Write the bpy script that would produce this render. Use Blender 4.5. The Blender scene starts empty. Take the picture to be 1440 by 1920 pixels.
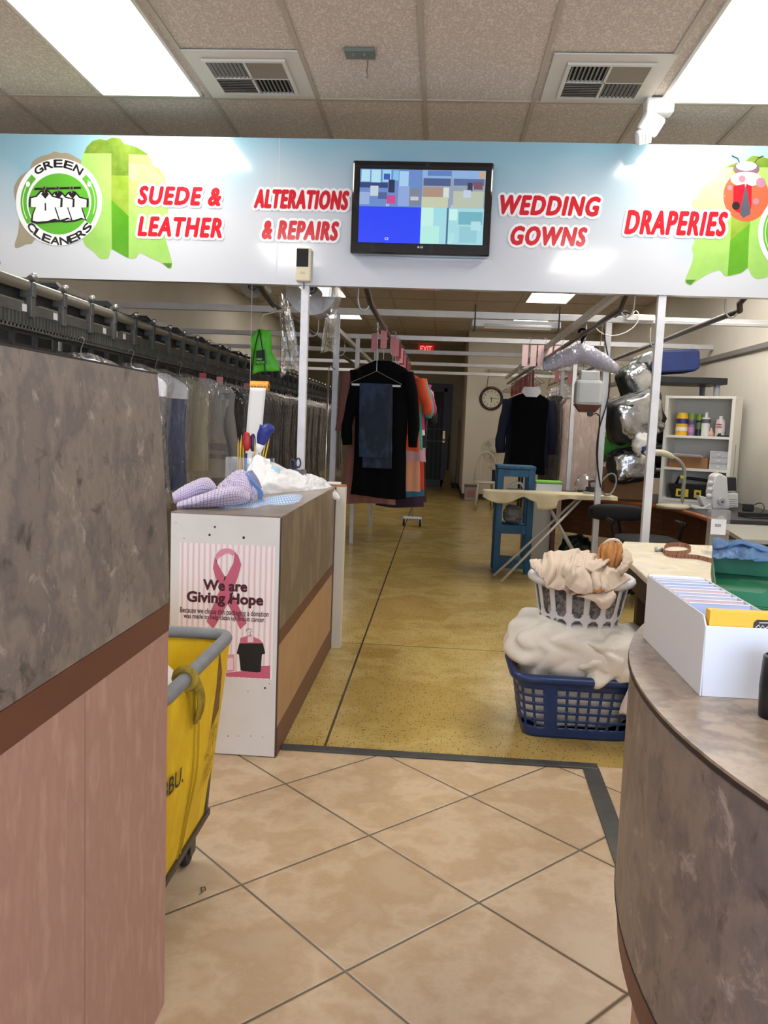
import bpy, math, random
from mathutils import Vector, Matrix, noise
random.seed(7)
PI = math.pi
sc = bpy.context.scene
col = sc.collection
# ------------------------------------------------------------------ camera, world, daylight, exposure
F, ROLL, VP, CH = 1550.0, math.radians(2.2), (826.0, 802.0), 1.35
def _cam():
    c, s = math.cos(ROLL), math.sin(ROLL)
    dx, dy = VP[0]-720, VP[1]-960
    v = Vector((c*dx+s*dy, -s*dx+c*dy, F)).normalized()
    y = math.asin(-v.x); p = math.asin(-v.y/math.cos(y))
    r = Vector((math.cos(y), -math.sin(y), 0))
    fw = Vector((math.sin(y)*math.cos(p), math.cos(y)*math.cos(p), -math.sin(p)))
    d = fw.cross(r)
    return c*r-s*d, s*r+c*d, fw
CR, CD, CF = _cam()
CO = Vector((0, 0, CH))
camd = bpy.data.cameras.new('camera'); cam = bpy.data.objects.new('camera', camd); col.objects.link(cam)
camd.sensor_fit = 'HORIZONTAL'; camd.sensor_width = 36.0; camd.lens = F/1440*36.0
camd.clip_start = 0.02; camd.clip_end = 100
M3 = Matrix((CR, -CD, -CF)).transposed()
cam.matrix_world = Matrix.Translation(CO) @ M3.to_4x4()
sc.camera = cam
sc.view_settings.view_transform = 'Standard'; sc.view_settings.look = 'None'
sc.view_settings.gamma = 1.0; sc.view_settings.use_curve_mapping = False
sc.view_settings.exposure = 0.18
LIGHT_FRONT, LIGHT_BACK, DAYLIGHT, WORLD = 16.5, 7.5, 270.0, 0.5
w = bpy.data.worlds.new('world'); sc.world = w; w.use_nodes = True
w.node_tree.nodes['Background'].inputs[0].default_value = (0.55, 0.68, 1.0, 1); w.node_tree.nodes['Background'].inputs[1].default_value = WORLD
ld = bpy.data.lights.new('storefront_daylight', 'AREA'); ld.shape = 'RECTANGLE'; ld.size = 5.4; ld.size_y = 2.2; ld.energy = DAYLIGHT; ld.color = (0.62, 0.76, 1.0)
lo = bpy.data.objects.new('storefront_daylight', ld); col.objects.link(lo); lo.location = (-0.1, -3.2, 1.5); lo.rotation_euler = (PI/2, 0, 0)
sc.cycles.max_bounces = 8; sc.cycles.transparent_max_bounces = 24; sc.cycles.use_denoising = True
sc.cycles.caustics_reflective = False; sc.cycles.caustics_refractive = False; sc.cycles.sample_clamp_indirect = 6.0

# ------------------------------------------------------------------ where a point of the room is
def ray(x, y): return (x-720)/F*CR + (y-960)/F*CD + CF
def at(x, y, Y): v = ray(x, y); return CO + v*(Y/v.y)
def atz(x, y, z): v = ray(x, y); return CO + v*((z-CH)/v.z)
def atx(x, y, X): v = ray(x, y); return CO + v*(X/v.x)

# ------------------------------------------------------------------ materials
def lin(h):
    if not isinstance(h, str): return tuple(h)+(1.0,) if len(h) == 3 else tuple(h)
    o = []
    for i in (0, 2, 4):
        c = int(h[i:i+2], 16)/255
        o.append(c/12.92 if c <= 0.04045 else ((c+0.055)/1.055)**2.4)
    return tuple(o)+(1.0,)
MATS = {}
def mat(name, color, rough=0.6, metal=0.0, var=None, scale=6.0, stretch=(1, 1, 1), bump=0.0, bscale=40.0, spec=0.5, detail=5.0, emit=None, alpha=None, coat=0.0, lo=0.35, hi=0.65):
    """procedural surface: base colour, optional second colour mixed by noise, optional noise bump"""
    if name in MATS: return MATS[name]
    m = bpy.data.materials.new(name); m.use_nodes = True; nt = m.node_tree; N = nt.nodes; L = nt.links
    b = N['Principled BSDF']
    b.inputs['Base Color'].default_value = lin(color); b.inputs['Roughness'].default_value = rough; b.inputs['Metallic'].default_value = metal
    b.inputs['Specular IOR Level'].default_value = spec; b.inputs['Coat Weight'].default_value = coat
    tc = None
    if var or bump:
        tc = N.new('ShaderNodeTexCoord'); mp = N.new('ShaderNodeMapping'); mp.inputs['Scale'].default_value = stretch
        L.new(tc.outputs['Object'], mp.inputs['Vector'])
    if var:
        nz = N.new('ShaderNodeTexNoise'); nz.inputs['Scale'].default_value = scale; nz.inputs['Detail'].default_value = detail; nz.inputs['Roughness'].default_value = 0.62
        L.new(mp.outputs[0], nz.inputs['Vector'])
        cr = N.new('ShaderNodeValToRGB'); el = cr.color_ramp.elements
        cols = [color]+(list(var) if isinstance(var, (list, tuple)) and isinstance(var[0], str) else [var])
        el[0].position = lo; el[0].color = lin(cols[0]); el[1].position = hi; el[1].color = lin(cols[-1])
        for i in range(1, len(cols)-1):
            e = el.new(lo+(hi-lo)*i/(len(cols)-1)); e.color = lin(cols[i])
        L.new(nz.outputs['Fac'], cr.inputs['Fac']); L.new(cr.outputs['Color'], b.inputs['Base Color'])
    if bump:
        n2 = N.new('ShaderNodeTexNoise'); n2.inputs['Scale'].default_value = bscale; n2.inputs['Detail'].default_value = 3
        L.new(mp.outputs[0], n2.inputs['Vector'])
        bp = N.new('ShaderNodeBump'); bp.inputs['Strength'].default_value = bump; bp.inputs['Distance'].default_value = 0.01
        L.new(n2.outputs['Fac'], bp.inputs['Height']); L.new(bp.outputs['Normal'], b.inputs['Normal'])
    if emit:
        b.inputs['Base Color'].default_value = (0, 0, 0, 1); b.inputs['Emission Color'].default_value = lin(color); b.inputs['Emission Strength'].default_value = emit
    if alpha is not None: b.inputs['Alpha'].default_value = alpha
    MATS[name] = m
    return m
def nodes(m): return m.node_tree.nodes, m.node_tree.links, m.node_tree.nodes['Principled BSDF']
def film(name, color='ffffff', gloss=0.25, rough=0.12, haze=0.1, bump=0.5, bscale=14.0):
    """clear polythene: mostly transparent, a milky share and wrinkled highlights"""
    if name in MATS: return MATS[name]
    m = bpy.data.materials.new(name); m.use_nodes = True; N = m.node_tree.nodes; L = m.node_tree.links; N.clear()
    out = N.new('ShaderNodeOutputMaterial'); tr = N.new('ShaderNodeBsdfTransparent'); gl = N.new('ShaderNodeBsdfGlossy'); df = N.new('ShaderNodeBsdfDiffuse')
    gl.inputs['Roughness'].default_value = rough; gl.inputs['Color'].default_value = (1, 1, 1, 1); df.inputs['Color'].default_value = lin(color)
    tc = N.new('ShaderNodeTexCoord'); mp = N.new('ShaderNodeMapping'); mp.inputs['Scale'].default_value = (1, 1, 0.35); nz = N.new('ShaderNodeTexNoise'); nz.inputs['Scale'].default_value = bscale; nz.inputs['Detail'].default_value = 4; nz.inputs['Distortion'].default_value = 1.2
    L.new(tc.outputs['Object'], mp.inputs[0]); L.new(mp.outputs[0], nz.inputs['Vector'])
    bp = N.new('ShaderNodeBump'); bp.inputs['Strength'].default_value = bump; bp.inputs['Distance'].default_value = 0.06; L.new(nz.outputs['Fac'], bp.inputs['Height'])
    L.new(bp.outputs[0], gl.inputs['Normal'])
    m1 = N.new('ShaderNodeMixShader'); m1.inputs[0].default_value = haze; L.new(tr.outputs[0], m1.inputs[1]); L.new(df.outputs[0], m1.inputs[2])
    fz = N.new('ShaderNodeLayerWeight'); fz.inputs['Blend'].default_value = .5; L.new(bp.outputs[0], fz.inputs['Normal'])
    pw = N.new('ShaderNodeMath'); pw.operation = 'POWER'; pw.inputs[1].default_value = 2.0; L.new(fz.outputs['Facing'], pw.inputs[0])
    fm = N.new('ShaderNodeMath'); fm.operation = 'MULTIPLY_ADD'; fm.use_clamp = True; fm.inputs[1].default_value = .55*gloss; fm.inputs[2].default_value = .06*gloss; L.new(pw.outputs[0], fm.inputs[0])
    m2 = N.new('ShaderNodeMixShader'); L.new(fm.outputs[0], m2.inputs[0]); L.new(m1.outputs[0], m2.inputs[1]); L.new(gl.outputs[0], m2.inputs[2])
    L.new(m2.outputs[0], out.inputs[0]); MATS[name] = m
    return m
def checked(name, base, line, cell=0.011, rough=0.8, width=0.16):
    """woven check: two sets of lines on a cloth, in the mesh's own UV"""
    m = mat(name, base, rough); N, L, b = nodes(m)
    uv = N.new('ShaderNodeUVMap'); sp = N.new('ShaderNodeSeparateXYZ'); L.new(uv.outputs[0], sp.inputs[0])
    outs = []
    for i in (0, 1):
        d = N.new('ShaderNodeMath'); d.operation = 'DIVIDE'; d.inputs[1].default_value = cell; L.new(sp.outputs[i], d.inputs[0])
        fr = N.new('ShaderNodeMath'); fr.operation = 'FRACT'; L.new(d.outputs[0], fr.inputs[0])
        lt = N.new('ShaderNodeMath'); lt.operation = 'LESS_THAN'; lt.inputs[1].default_value = width; L.new(fr.outputs[0], lt.inputs[0]); outs.append(lt)
    mx = N.new('ShaderNodeMath'); mx.operation = 'MAXIMUM'; L.new(outs[0].outputs[0], mx.inputs[0]); L.new(outs[1].outputs[0], mx.inputs[1])
    mc = N.new('ShaderNodeMix'); mc.data_type = 'RGBA'; mc.inputs['A'].default_value = lin(base); mc.inputs['B'].default_value = lin(line)
    L.new(mx.outputs[0], mc.inputs['Factor']); L.new(mc.outputs['Result'], b.inputs['Base Color'])
    return m

# ------------------------------------------------------------------ mesh building
def nvec(q): return Vector((noise.noise(q+Vector((9.3, 1.7, 4.1))), noise.noise(q+Vector((2.2, 7.9, 5.6))), noise.noise(q+Vector((6.4, 3.3, 8.8)))))
class MB:
    def __init__(s): s.v = []; s.f = []; s.mi = []; s.k = 0; s.uv = {}
    def _add(s, vs, fs):
        o = len(s.v); s.v += [Vector(v) for v in vs]
        for f in fs: s.f.append([i+o for i in f]); s.mi.append(s.k)
        return s
    def box(s, x0, x1, y0, y1, z0, z1, M=None):
        vs = [Vector((x, y, z)) for z in (z0, z1) for y in (y0, y1) for x in (x0, x1)]
        if M is not None: vs = [M @ v for v in vs]
        return s._add(vs, [(0, 2, 3, 1), (4, 5, 7, 6), (0, 1, 5, 4), (2, 6, 7, 3), (0, 4, 6, 2), (1, 3, 7, 5)])
    def bar(s, a, b, w, h=None, up=(0, 0, 1)):
        """square bar from a to b, w across and h along up"""
        a, b = Vector(a), Vector(b); h = h or w; d = (b-a); n = d.length; d.normalize(); u = Vector(up)
        if abs(d.dot(u)) > 0.95: u = Vector((0, 1, 0))
        r = d.cross(u).normalized(); u = r.cross(d)
        M = Matrix.Translation(a) @ Matrix((r, d, u)).transposed().to_4x4()
        return s.box(-w/2, w/2, 0, n, -h/2, h/2, M)
    def tube(s, path, r, n=10, cap=True, close=False):
        P = [Vector(p) for p in path]; m = len(P); vs = []; R = r if isinstance(r, (list, tuple)) else [r]*m
        t0 = (P[1]-P[0]).normalized(); ref = Vector((0, 0, 1)) if abs(t0.z) < 0.9 else Vector((0, 1, 0))
        nrm = t0.cross(ref).normalized()
        for i in range(m):
            if close: t = (P[(i+1) % m]-P[i-1])
            else: t = P[min(i+1, m-1)]-P[max(i-1, 0)]
            t.normalize(); nrm = (nrm-t*nrm.dot(t)).normalized(); bn = t.cross(nrm)
            for k in range(n):
                a = 2*PI*k/n; vs.append(P[i]+(nrm*math.cos(a)+bn*math.sin(a))*R[i])
        fs = []
        for i in range(m if close else m-1):
            j = (i+1) % m
            for k in range(n): fs.append((i*n+k, i*n+(k+1) % n, j*n+(k+1) % n, j*n+k))
        if cap and not close: fs += [tuple(range(n))[::-1], tuple(range((m-1)*n, m*n))]
        return s._add(vs, fs)
    def cyl(s, a, b, r, r2=None, n=20, cap=True): return s.tube([a, b], [r, r if r2 is None else r2], n, cap)
    def lathe(s, prof, c=(0, 0, 0), n=28, axis='z', sx=1, sy=1):
        vs = []; m = len(prof); c = Vector(c)
        for (r, z) in prof:
            for k in range(n):
                a = 2*PI*k/n; x, y = r*math.cos(a)*sx, r*math.sin(a)*sy
                vs.append(c+Vector({'z': (x, y, z), 'y': (x, z, y), 'x': (z, x, y)}[axis]))
        fs = [(i*n+k, i*n+(k+1) % n, (i+1)*n+(k+1) % n, (i+1)*n+k) for i in range(m-1) for k in range(n)]
        if prof[0][0] > 1e-5: fs.append(tuple(range(n))[::-1])
        if prof[-1][0] > 1e-5: fs.append(tuple(range((m-1)*n, m*n)))
        return s._add(vs, fs)
    def prism(s, pts, d):
        """polygon (3-D points in one plane) thickened by vector d"""
        P = [Vector(p) for p in pts]; n = len(P); d = Vector(d); vs = P+[p+d for p in P]
        fs = [tuple(range(n)), tuple(range(n, 2*n))[::-1]]+[(i, i+n, (i+1) % n+n, (i+1) % n) for i in range(n)]
        return s._add(vs, fs)
    def grid(s, fn, nu, nv, closeu=False, uv=None):
        vs = []; o = len(s.v); W = nu if closeu else nu+1
        for j in range(nv+1):
            for i in range(W):
                vs.append(fn(i/nu, j/nv))
                if uv: s.uv[o+j*W+i] = uv(i/nu, j/nv)
        fs = [(j*W+i, j*W+(i+1) % W, (j+1)*W+(i+1) % W, (j+1)*W+i) for j in range(nv) for i in range(nu)]
        return s._add(vs, fs)
    def build(s, name, m, parent=None, smooth=False, bevel=0, solid=0, sub=0, autosmooth=None):
        org = Vector(parent['_o']) if parent is not None and '_o' in parent.keys() else Vector((0, 0, 0))
        me = bpy.data.meshes.new(name); me.from_pydata([v-org for v in s.v], [], s.f)
        ms = m if isinstance(m, (list, tuple)) else [m]
        for x in ms: me.materials.append(x)
        if len(ms) > 1:
            for p, k in zip(me.polygons, s.mi): p.material_index = k
        if s.uv:
            ul = me.uv_layers.new(name='UVMap')
            for lp in me.loops: ul.data[lp.index].uv = s.uv.get(lp.vertex_index, (0, 0))
        if smooth: me.polygons.foreach_set('use_smooth', [True]*len(me.polygons))
        import bmesh
        bm = bmesh.new(); bm.from_mesh(me); bmesh.ops.recalc_face_normals(bm, faces=bm.faces[:]); bm.to_mesh(me); bm.free()
        o = bpy.data.objects.new(name, me); col.objects.link(o)
        if parent is not None:
            o.parent = parent; o['_o'] = tuple(org)
        if bevel:
            md = o.modifiers.new('bevel', 'BEVEL'); md.width = bevel; md.segments = 2; md.limit_method = 'ANGLE'
        if solid:
            md = o.modifiers.new('solid', 'SOLIDIFY'); md.thickness = solid; md.offset = 0
        if sub:
            md = o.modifiers.new('sub', 'SUBSURF'); md.levels = sub; md.render_levels = sub
        if autosmooth:
            me.polygons.foreach_set('use_smooth', [True]*len(me.polygons)); me.set_sharp_from_angle(angle=autosmooth)
        return o
def tag(o, label, cat, group=None):
    o['label'] = label; o['category'] = cat
    if group: o['group'] = group
    return o
def thing(name, label, cat, loc=(0, 0, 0), group=None):
    o = bpy.data.objects.new(name, None); col.objects.link(o); o.location = Vector(loc); o['_o'] = tuple(loc); o.empty_display_size = 0.1
    return tag(o, label, cat, group)
def struct(o): o['kind'] = 'structure'; return o
def dup(r, loc, rotz=0, label=None, group=None):
    c = r.copy(); col.objects.link(c); c.location = Vector(loc); c.rotation_euler = (0, 0, rotz)
    if label: c['label'] = label
    if group: c['group'] = group
    for ch in list(r.children):
        d = ch.copy(); col.objects.link(d); d.parent = c
        for g in list(ch.children):
            e = g.copy(); col.objects.link(e); e.parent = d
    return c
def blob(mb, c, rad, seed=0, amp=0.15, freq=2.0, nu=64, nv=36, power=0.8, ridge=True, flat=None, M=None):
    """soft crumpled mass: superellipsoid pushed in and out by creased noise"""
    c = Vector(c); rx, ry, rz = rad; sd = Vector((seed*13.1, seed*7.7, seed*3.3))
    def fn(u, v):
        a = 2*PI*u; b = PI*(v-0.5)
        cp = lambda t: math.copysign(abs(math.cos(t))**power, math.cos(t)); sp = lambda t: math.copysign(abs(math.sin(t))**power, math.sin(t))
        d = Vector((cp(b)*cp(a), cp(b)*sp(a), sp(b)))
        q = Vector((d.x*rx, d.y*ry, d.z*rz))/max(rad)*freq+sd
        q = q+0.5*nvec(q*0.9)
        n = noise.noise(q); h = (abs(n)*2-0.5) if ridge else n
        h += 0.12*noise.noise(q*2.7)
        if ridge: h += 0.2*(abs(noise.noise(q*1.7+sd))*2-0.5)
        k = 1+amp*h; p = Vector((d.x*rx*k, d.y*ry*k, d.z*rz*k))
        if flat is not None and p.z < flat: p.z = flat+0.08*(p.z-flat)
        return c+(M @ p if M is not None else p)
    mb.grid(fn, nu, nv, closeu=True)
    return mb
def arc(cx, cz, r, a0, a1, n): return [(cx+r*math.cos(a0+(a1-a0)*i/n), cz+r*math.sin(a0+(a1-a0)*i/n)) for i in range(n+1)]
def text_mesh(body, shear=0.0, offset=0.0, extrude=0.001, spacing=1.0, res=3):
    cu = bpy.data.curves.new('lettering', 'FONT'); cu.body = body; cu.shear = shear; cu.offset = offset; cu.extrude = extrude; cu.size = 1.0; cu.space_character = spacing; cu.resolution_u = res
    o = bpy.data.objects.new('lettering', cu); col.objects.link(o)
    dg = bpy.context.evaluated_depsgraph_get(); dg.update()
    me = bpy.data.meshes.new_from_object(o.evaluated_get(dg)); bpy.data.objects.remove(o); bpy.data.curves.remove(cu)
    return me
def lettering(name, body, m, parent, org, right, up, w=None, h=None, shear=0.0, bold=0.0, lift=0.0, center=False, pre=None, weight=8, space=1.0):
    """text laid in the plane through org; w, h are its drawn width and height in metres; bold thickens the strokes (metres)"""
    me = text_mesh(body, shear, 0.0, 0.0, space)
    xs = [v.co.x for v in me.vertices]; ys = [v.co.y for v in me.vertices]; ref = (min(xs), max(xs), min(ys), max(ys))
    grow = bold if not pre else pre
    sx = (w-2*grow)/(ref[1]-ref[0]) if w else None; sy = (h-2*grow)/(ref[3]-ref[2]) if h else None
    sx = sx or sy; sy = sy or sx
    right = Vector(right).normalized(); up = Vector(up).normalized(); nrm = right.cross(up)
    po = Vector(parent['_o']) if '_o' in parent.keys() else Vector()
    base = [(((v.co.x-(ref[0]+ref[1])/2) if center else (v.co.x-ref[0]))*sx+(0 if center else grow), (v.co.y-ref[2])*sy+grow) for v in me.vertices]
    fs = [tuple(p.vertices) for p in me.polygons]; bpy.data.meshes.remove(me)
    offs = [(0, 0)]+([(bold*math.cos(2*PI*k/weight), bold*math.sin(2*PI*k/weight)) for k in range(weight)] if bold else [])
    vs = []; ff = []
    for k, (ox, oy) in enumerate(offs):
        o0 = len(vs); vs += [Vector(org)+right*(x+ox)+up*(y+oy)+nrm*(lift+k*.00003)-po for x, y in base]; ff += [tuple(i+o0 for i in f) for f in fs]
    me = bpy.data.meshes.new(name); me.from_pydata(vs, [], ff); me.materials.append(m)
    o = bpy.data.objects.new(name, me); col.objects.link(o); o.parent = parent; o['_o'] = tuple(po)
    return o

# ================================================================== THE SETTING
XL, XR, YB, ZC = -3.05, 2.9, 19.0, 3.21
TILE = 0.4879; TY = 3.30
# --- floor: diagonal ceramic tiles in front
mt_tile = mat('ceramic_tile', 'cbb392', 0.36, var=['c2a682', 'd5be9d', 'c4a885'], scale=3.6, detail=7, lo=.36, hi=.64, bump=0.05, bscale=9)
def tile_nodes(m):
    N, L, b = nodes(m)
    tc = N.new('ShaderNodeTexCoord'); mp = N.new('ShaderNodeMapping'); mp.vector_type = 'TEXTURE'
    mp.inputs['Location'].default_value = (-0.175, 2.605, 0); mp.inputs['Rotation'].default_value = (0, 0, PI/4); mp.inputs['Scale'].default_value = (TILE, TILE, TILE)
    L.new(tc.outputs['Object'], mp.inputs['Vector']); sp = N.new('ShaderNodeSeparateXYZ'); L.new(mp.outputs[0], sp.inputs[0])
    dist = []; cells = []
    for i in (0, 1):
        fr = N.new('ShaderNodeMath'); fr.operation = 'FRACT'; L.new(sp.outputs[i], fr.inputs[0])
        pp = N.new('ShaderNodeMath'); pp.operation = 'PINGPONG'; pp.inputs[1].default_value = 0.5; L.new(fr.outputs[0], pp.inputs[0]); dist.append(pp)
        fl = N.new('ShaderNodeMath'); fl.operation = 'FLOOR'; L.new(sp.outputs[i], fl.inputs[0]); cells.append(fl)
    mn = N.new('ShaderNodeMath'); mn.operation = 'MINIMUM'; L.new(dist[0].outputs[0], mn.inputs[0]); L.new(dist[1].outputs[0], mn.inputs[1])
    lt = N.new('ShaderNodeMath'); lt.operation = 'LESS_THAN'; lt.inputs[1].default_value = 0.0075; L.new(mn.outputs[0], lt.inputs[0])
    cb = N.new('ShaderNodeCombineXYZ'); L.new(cells[0].outputs[0], cb.inputs[0]); L.new(cells[1].outputs[0], cb.inputs[1])
    wn = N.new('ShaderNodeTexWhiteNoise'); L.new(cb.outputs[0], wn.inputs[0])
    hs = N.new('ShaderNodeHueSaturation'); mr = N.new('ShaderNodeMapRange'); mr.inputs['To Min'].default_value = 0.92; mr.inputs['To Max'].default_value = 1.06
    L.new(wn.outputs['Value'], mr.inputs['Value']); L.new(mr.outputs[0], hs.inputs['Value'])
    src = b.inputs['Base Color'].links[0].from_socket; L.new(src, hs.inputs['Color'])
    mc = N.new('ShaderNodeMix'); mc.data_type = 'RGBA'; mc.inputs['B'].default_value = lin('6f6253'); L.new(hs.outputs[0], mc.inputs['A']); L.new(lt.outputs[0], mc.inputs['Factor'])
    L.new(mc.outputs['Result'], b.inputs['Base Color'])
    # grout sits lower
    bp = N.new('ShaderNodeBump'); bp.inputs['Distance'].default_value = 0.004; bp.inputs['Strength'].default_value = 0.6
    sm = N.new('ShaderNodeMapRange'); sm.inputs['From Max'].default_value = 0.014; L.new(mn.outputs[0], sm.inputs['Value']); L.new(sm.outputs[0], bp.inputs['Height'])
    old = b.inputs['Normal'].links[0].from_node; L.new(old.outputs[0], bp.inputs['Normal']); L.new(bp.outputs[0], b.inputs['Normal'])
tile_nodes(mt_tile)
struct(MB().box(XL, XR, -3.2, TY, -0.05, 0).build('floor', mt_tile))
# --- terrazzo floor behind with saw-cut joints
mt_ter = mat('yellow_terrazzo', 'b99e5b', 0.24, var=['b09450', 'c3aa67', 'aa8e4c'], scale=1.4, detail=7)
def ter_nodes(m):
    N, L, b = nodes(m)
    tc = N.new('ShaderNodeTexCoord'); src = b.inputs['Base Color'].links[0].from_socket
    vo = N.new('ShaderNodeTexVoronoi'); vo.inputs['Scale'].default_value = 80; nz = N.new('ShaderNodeTexNoise'); nz.inputs['Scale'].default_value = 30
    ad = N.new('ShaderNodeMixRGB'); ad.inputs[0].default_value = 0.06; L.new(tc.outputs['Object'], ad.inputs[1]); L.new(nz.outputs['Color'], ad.inputs[2]); L.new(ad.outputs[0], vo.inputs['Vector'])
    lt = N.new('ShaderNodeMath'); lt.operation = 'LESS_THAN'; lt.inputs[1].default_value = 0.24; L.new(vo.outputs['Distance'], lt.inputs[0])
    wv = N.new('ShaderNodeSeparateXYZ'); L.new(vo.outputs['Color'], wv.inputs[0])
    gt = N.new('ShaderNodeMath'); gt.operation = 'GREATER_THAN'; gt.inputs[1].default_value = 0.45; L.new(wv.outputs[0], gt.inputs[0])
    mu = N.new('ShaderNodeMath'); mu.operation = 'MULTIPLY'; L.new(lt.outputs[0], mu.inputs[0]); L.new(gt.outputs[0], mu.inputs[1])
    mc = N.new('ShaderNodeMix'); mc.data_type = 'RGBA'; mc.inputs['B'].default_value = lin('4d4126'); L.new(src, mc.inputs['A']); L.new(mu.outputs[0], mc.inputs['Factor'])
    # joints: one along the aisle at x=-0.425, cross joints every 3.05 m from y=5.0
    sp = N.new('ShaderNodeSeparateXYZ'); L.new(tc.outputs['Object'], sp.inputs[0]); ds = []
    for i, (off, per) in enumerate(((-0.425, 3.05), (5.0, 6.1))):
        a = N.new('ShaderNodeMath'); a.operation = 'SUBTRACT'; a.inputs[1].default_value = off; L.new(sp.outputs[i], a.inputs[0])
        p = N.new('ShaderNodeMath'); p.operation = 'PINGPONG'; p.inputs[1].default_value = per/2; L.new(a.outputs[0], p.inputs[0])
        l = N.new('ShaderNodeMath'); l.operation = 'LESS_THAN'; l.inputs[1].default_value = 0.0055 if i == 0 else 0.004; L.new(p.outputs[0], l.inputs[0]); ds.append(l)
    mx = N.new('ShaderNodeMath'); mx.operation = 'MAXIMUM'; L.new(ds[0].outputs[0], mx.inputs[0]); L.new(ds[1].outputs[0], mx.inputs[1])
    m2 = N.new('ShaderNodeMix'); m2.data_type = 'RGBA'; m2.inputs['B'].default_value = lin('3b3222'); L.new(mc.outputs['Result'], m2.inputs['A']); L.new(mx.outputs[0], m2.inputs['Factor'])
    L.new(m2.outputs['Result'], b.inputs['Base Color'])
ter_nodes(mt_ter)
struct(MB().box(XL, XR, TY, YB, -0.05, 0).build('floor', mt_ter))
m_strip = mat('dark_rubber', '3a3a38', 0.45, var='4a4a46', scale=12)
struct(MB().box(-0.6, 0.70, TY-0.035, TY+0.02, 0, 0.008).build('trim_1', m_strip, bevel=0.003))
struct(MB()._add([(0.635, TY-0.036, 0), (0.70, TY-0.036, 0), (0.655, 1.9, 0), (0.59, 1.9, 0), (0.635, TY-0.036, 0.008), (0.70, TY-0.036, 0.008), (0.655, 1.9, 0.008), (0.59, 1.9, 0.008)],
       [(0, 1, 2, 3), (4, 7, 6, 5), (0, 4, 5, 1), (1, 5, 6, 2), (2, 6, 7, 3), (3, 7, 4, 0)]).build('trim_2', m_strip))
# --- walls
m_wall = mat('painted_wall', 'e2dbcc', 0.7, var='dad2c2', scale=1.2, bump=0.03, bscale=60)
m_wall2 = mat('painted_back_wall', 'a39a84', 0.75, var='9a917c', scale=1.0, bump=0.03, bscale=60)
struct(MB().box(XL-0.12, XL, -3.2, YB, 0, ZC).build('wall_left', m_wall))
struct(MB().box(XR, XR+0.12, -3.2, YB, 0, ZC).build('wall_right', m_wall))
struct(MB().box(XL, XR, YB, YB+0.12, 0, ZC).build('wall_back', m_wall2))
WX = 0.47
struct(MB().box(WX, XR, 16.1, YB, 0, ZC).build('wall_inner', m_wall))
m_base = mat('dark_baseboard', '3a2a22', 0.5)
struct(MB().box(WX-0.012, XR, 16.088, 16.1, 0, 0.10).build('baseboard_inner', m_base))
struct(MB().box(WX-0.012, WX, 16.1, YB, 0, 0.10).build('baseboard_side', m_base))
struct(MB().box(0.16, WX-0.012, YB-0.012, YB, 0, 0.10).build('baseboard_back', m_base))
# --- ceiling: lay-in tiles on a white grid
m_ceil = mat('ceiling_tile', 'd3c8be', 0.85, var=['b9aca0', 'd0c5bb', 'dad0c6'], scale=70, detail=3, bump=0.35, bscale=110, stretch=(1, 0.6, 1), lo=0.38, hi=0.62)
m_grid = mat('ceiling_grid_paint', 'b0a595', 0.5)
struct(MB().box(XL-0.1, XR+0.1, -3.2, YB+0.1, ZC, ZC+0.05).build('ceiling', m_ceil))
g = MB(); gx0 = -0.175; i = -5
while gx0+0.6175*i < XR:
    x = gx0+0.6175*i
    if x > XL: g.box(x-0.012, x+0.012, -3.2, YB, ZC-0.008, ZC)
    i += 1
y = 4.95-1.235*6
while y < YB:
    if y > -3.2: g.box(XL, XR, y-0.012, y+0.012, ZC-0.007, ZC)
    y += 1.235
struct(g.build('trim_3', m_grid))
# --- back security door
m_dframe = mat('blue_grey_door_paint', '3c3f4c', 0.5); m_dmesh = mat('dark_screen', '17191c', 0.6); m_grille = mat('iron_grille', '3f434c', 0.45, 0.3)
d1 = thing('door_1', 'dark blue grey security door with barred screen at the far end', 'door', (-0.28, YB, 0)); struct(d1)
DX0, DX1, DZ = -0.70, 0.12, 2.24
f = MB(); f.box(DX0-0.10, DX0, YB-0.09, YB, 0, DZ+0.1); f.box(DX1, DX1+0.10, YB-0.09, YB, 0, DZ+0.1); f.box(DX0, DX1, YB-0.09, YB, DZ, DZ+0.1)
f.build('door_frame', m_dframe, d1, bevel=0.006)
f = MB(); f.box(DX0, DX1, YB-0.03, YB-0.01, 0.01, DZ); f.build('screen', m_dmesh, d1)
f = MB()
f.box(DX0, DX0+0.07, YB-0.07, YB-0.03, 0.01, DZ); f.box(DX1-0.07, DX1, YB-0.07, YB-0.03, 0.01, DZ); f.box(DX0, DX1, YB-0.07, YB-0.03, DZ-0.08, DZ); f.box(DX0, DX1, YB-0.07, YB-0.03, 0.01, 0.16); f.box(DX0, DX1, YB-0.06, YB-0.035, 1.02, 1.07); f.box(DX0, DX1, YB-0.06, YB-0.035, 1.30, 1.33)
f.build('leaf_frame', m_dframe, d1)
f = MB()
for k in range(6):
    x = DX0+0.15+k*0.105; f.box(x-0.006, x+0.006, YB-0.06, YB-0.045, 0.16, 1.85)
f.tube([(DX0+0.07+0.68*t, YB-0.05, 1.80+0.16*math.sin(PI*t)) for t in [k/16 for k in range(17)]], 0.01, 6)
f.tube([(DX0+0.07+0.68*t, YB-0.05, 0.40-0.10*math.sin(PI*t)) for t in [k/16 for k in range(17)]], 0.01, 6)
f.build('grille', m_grille, d1)
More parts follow.
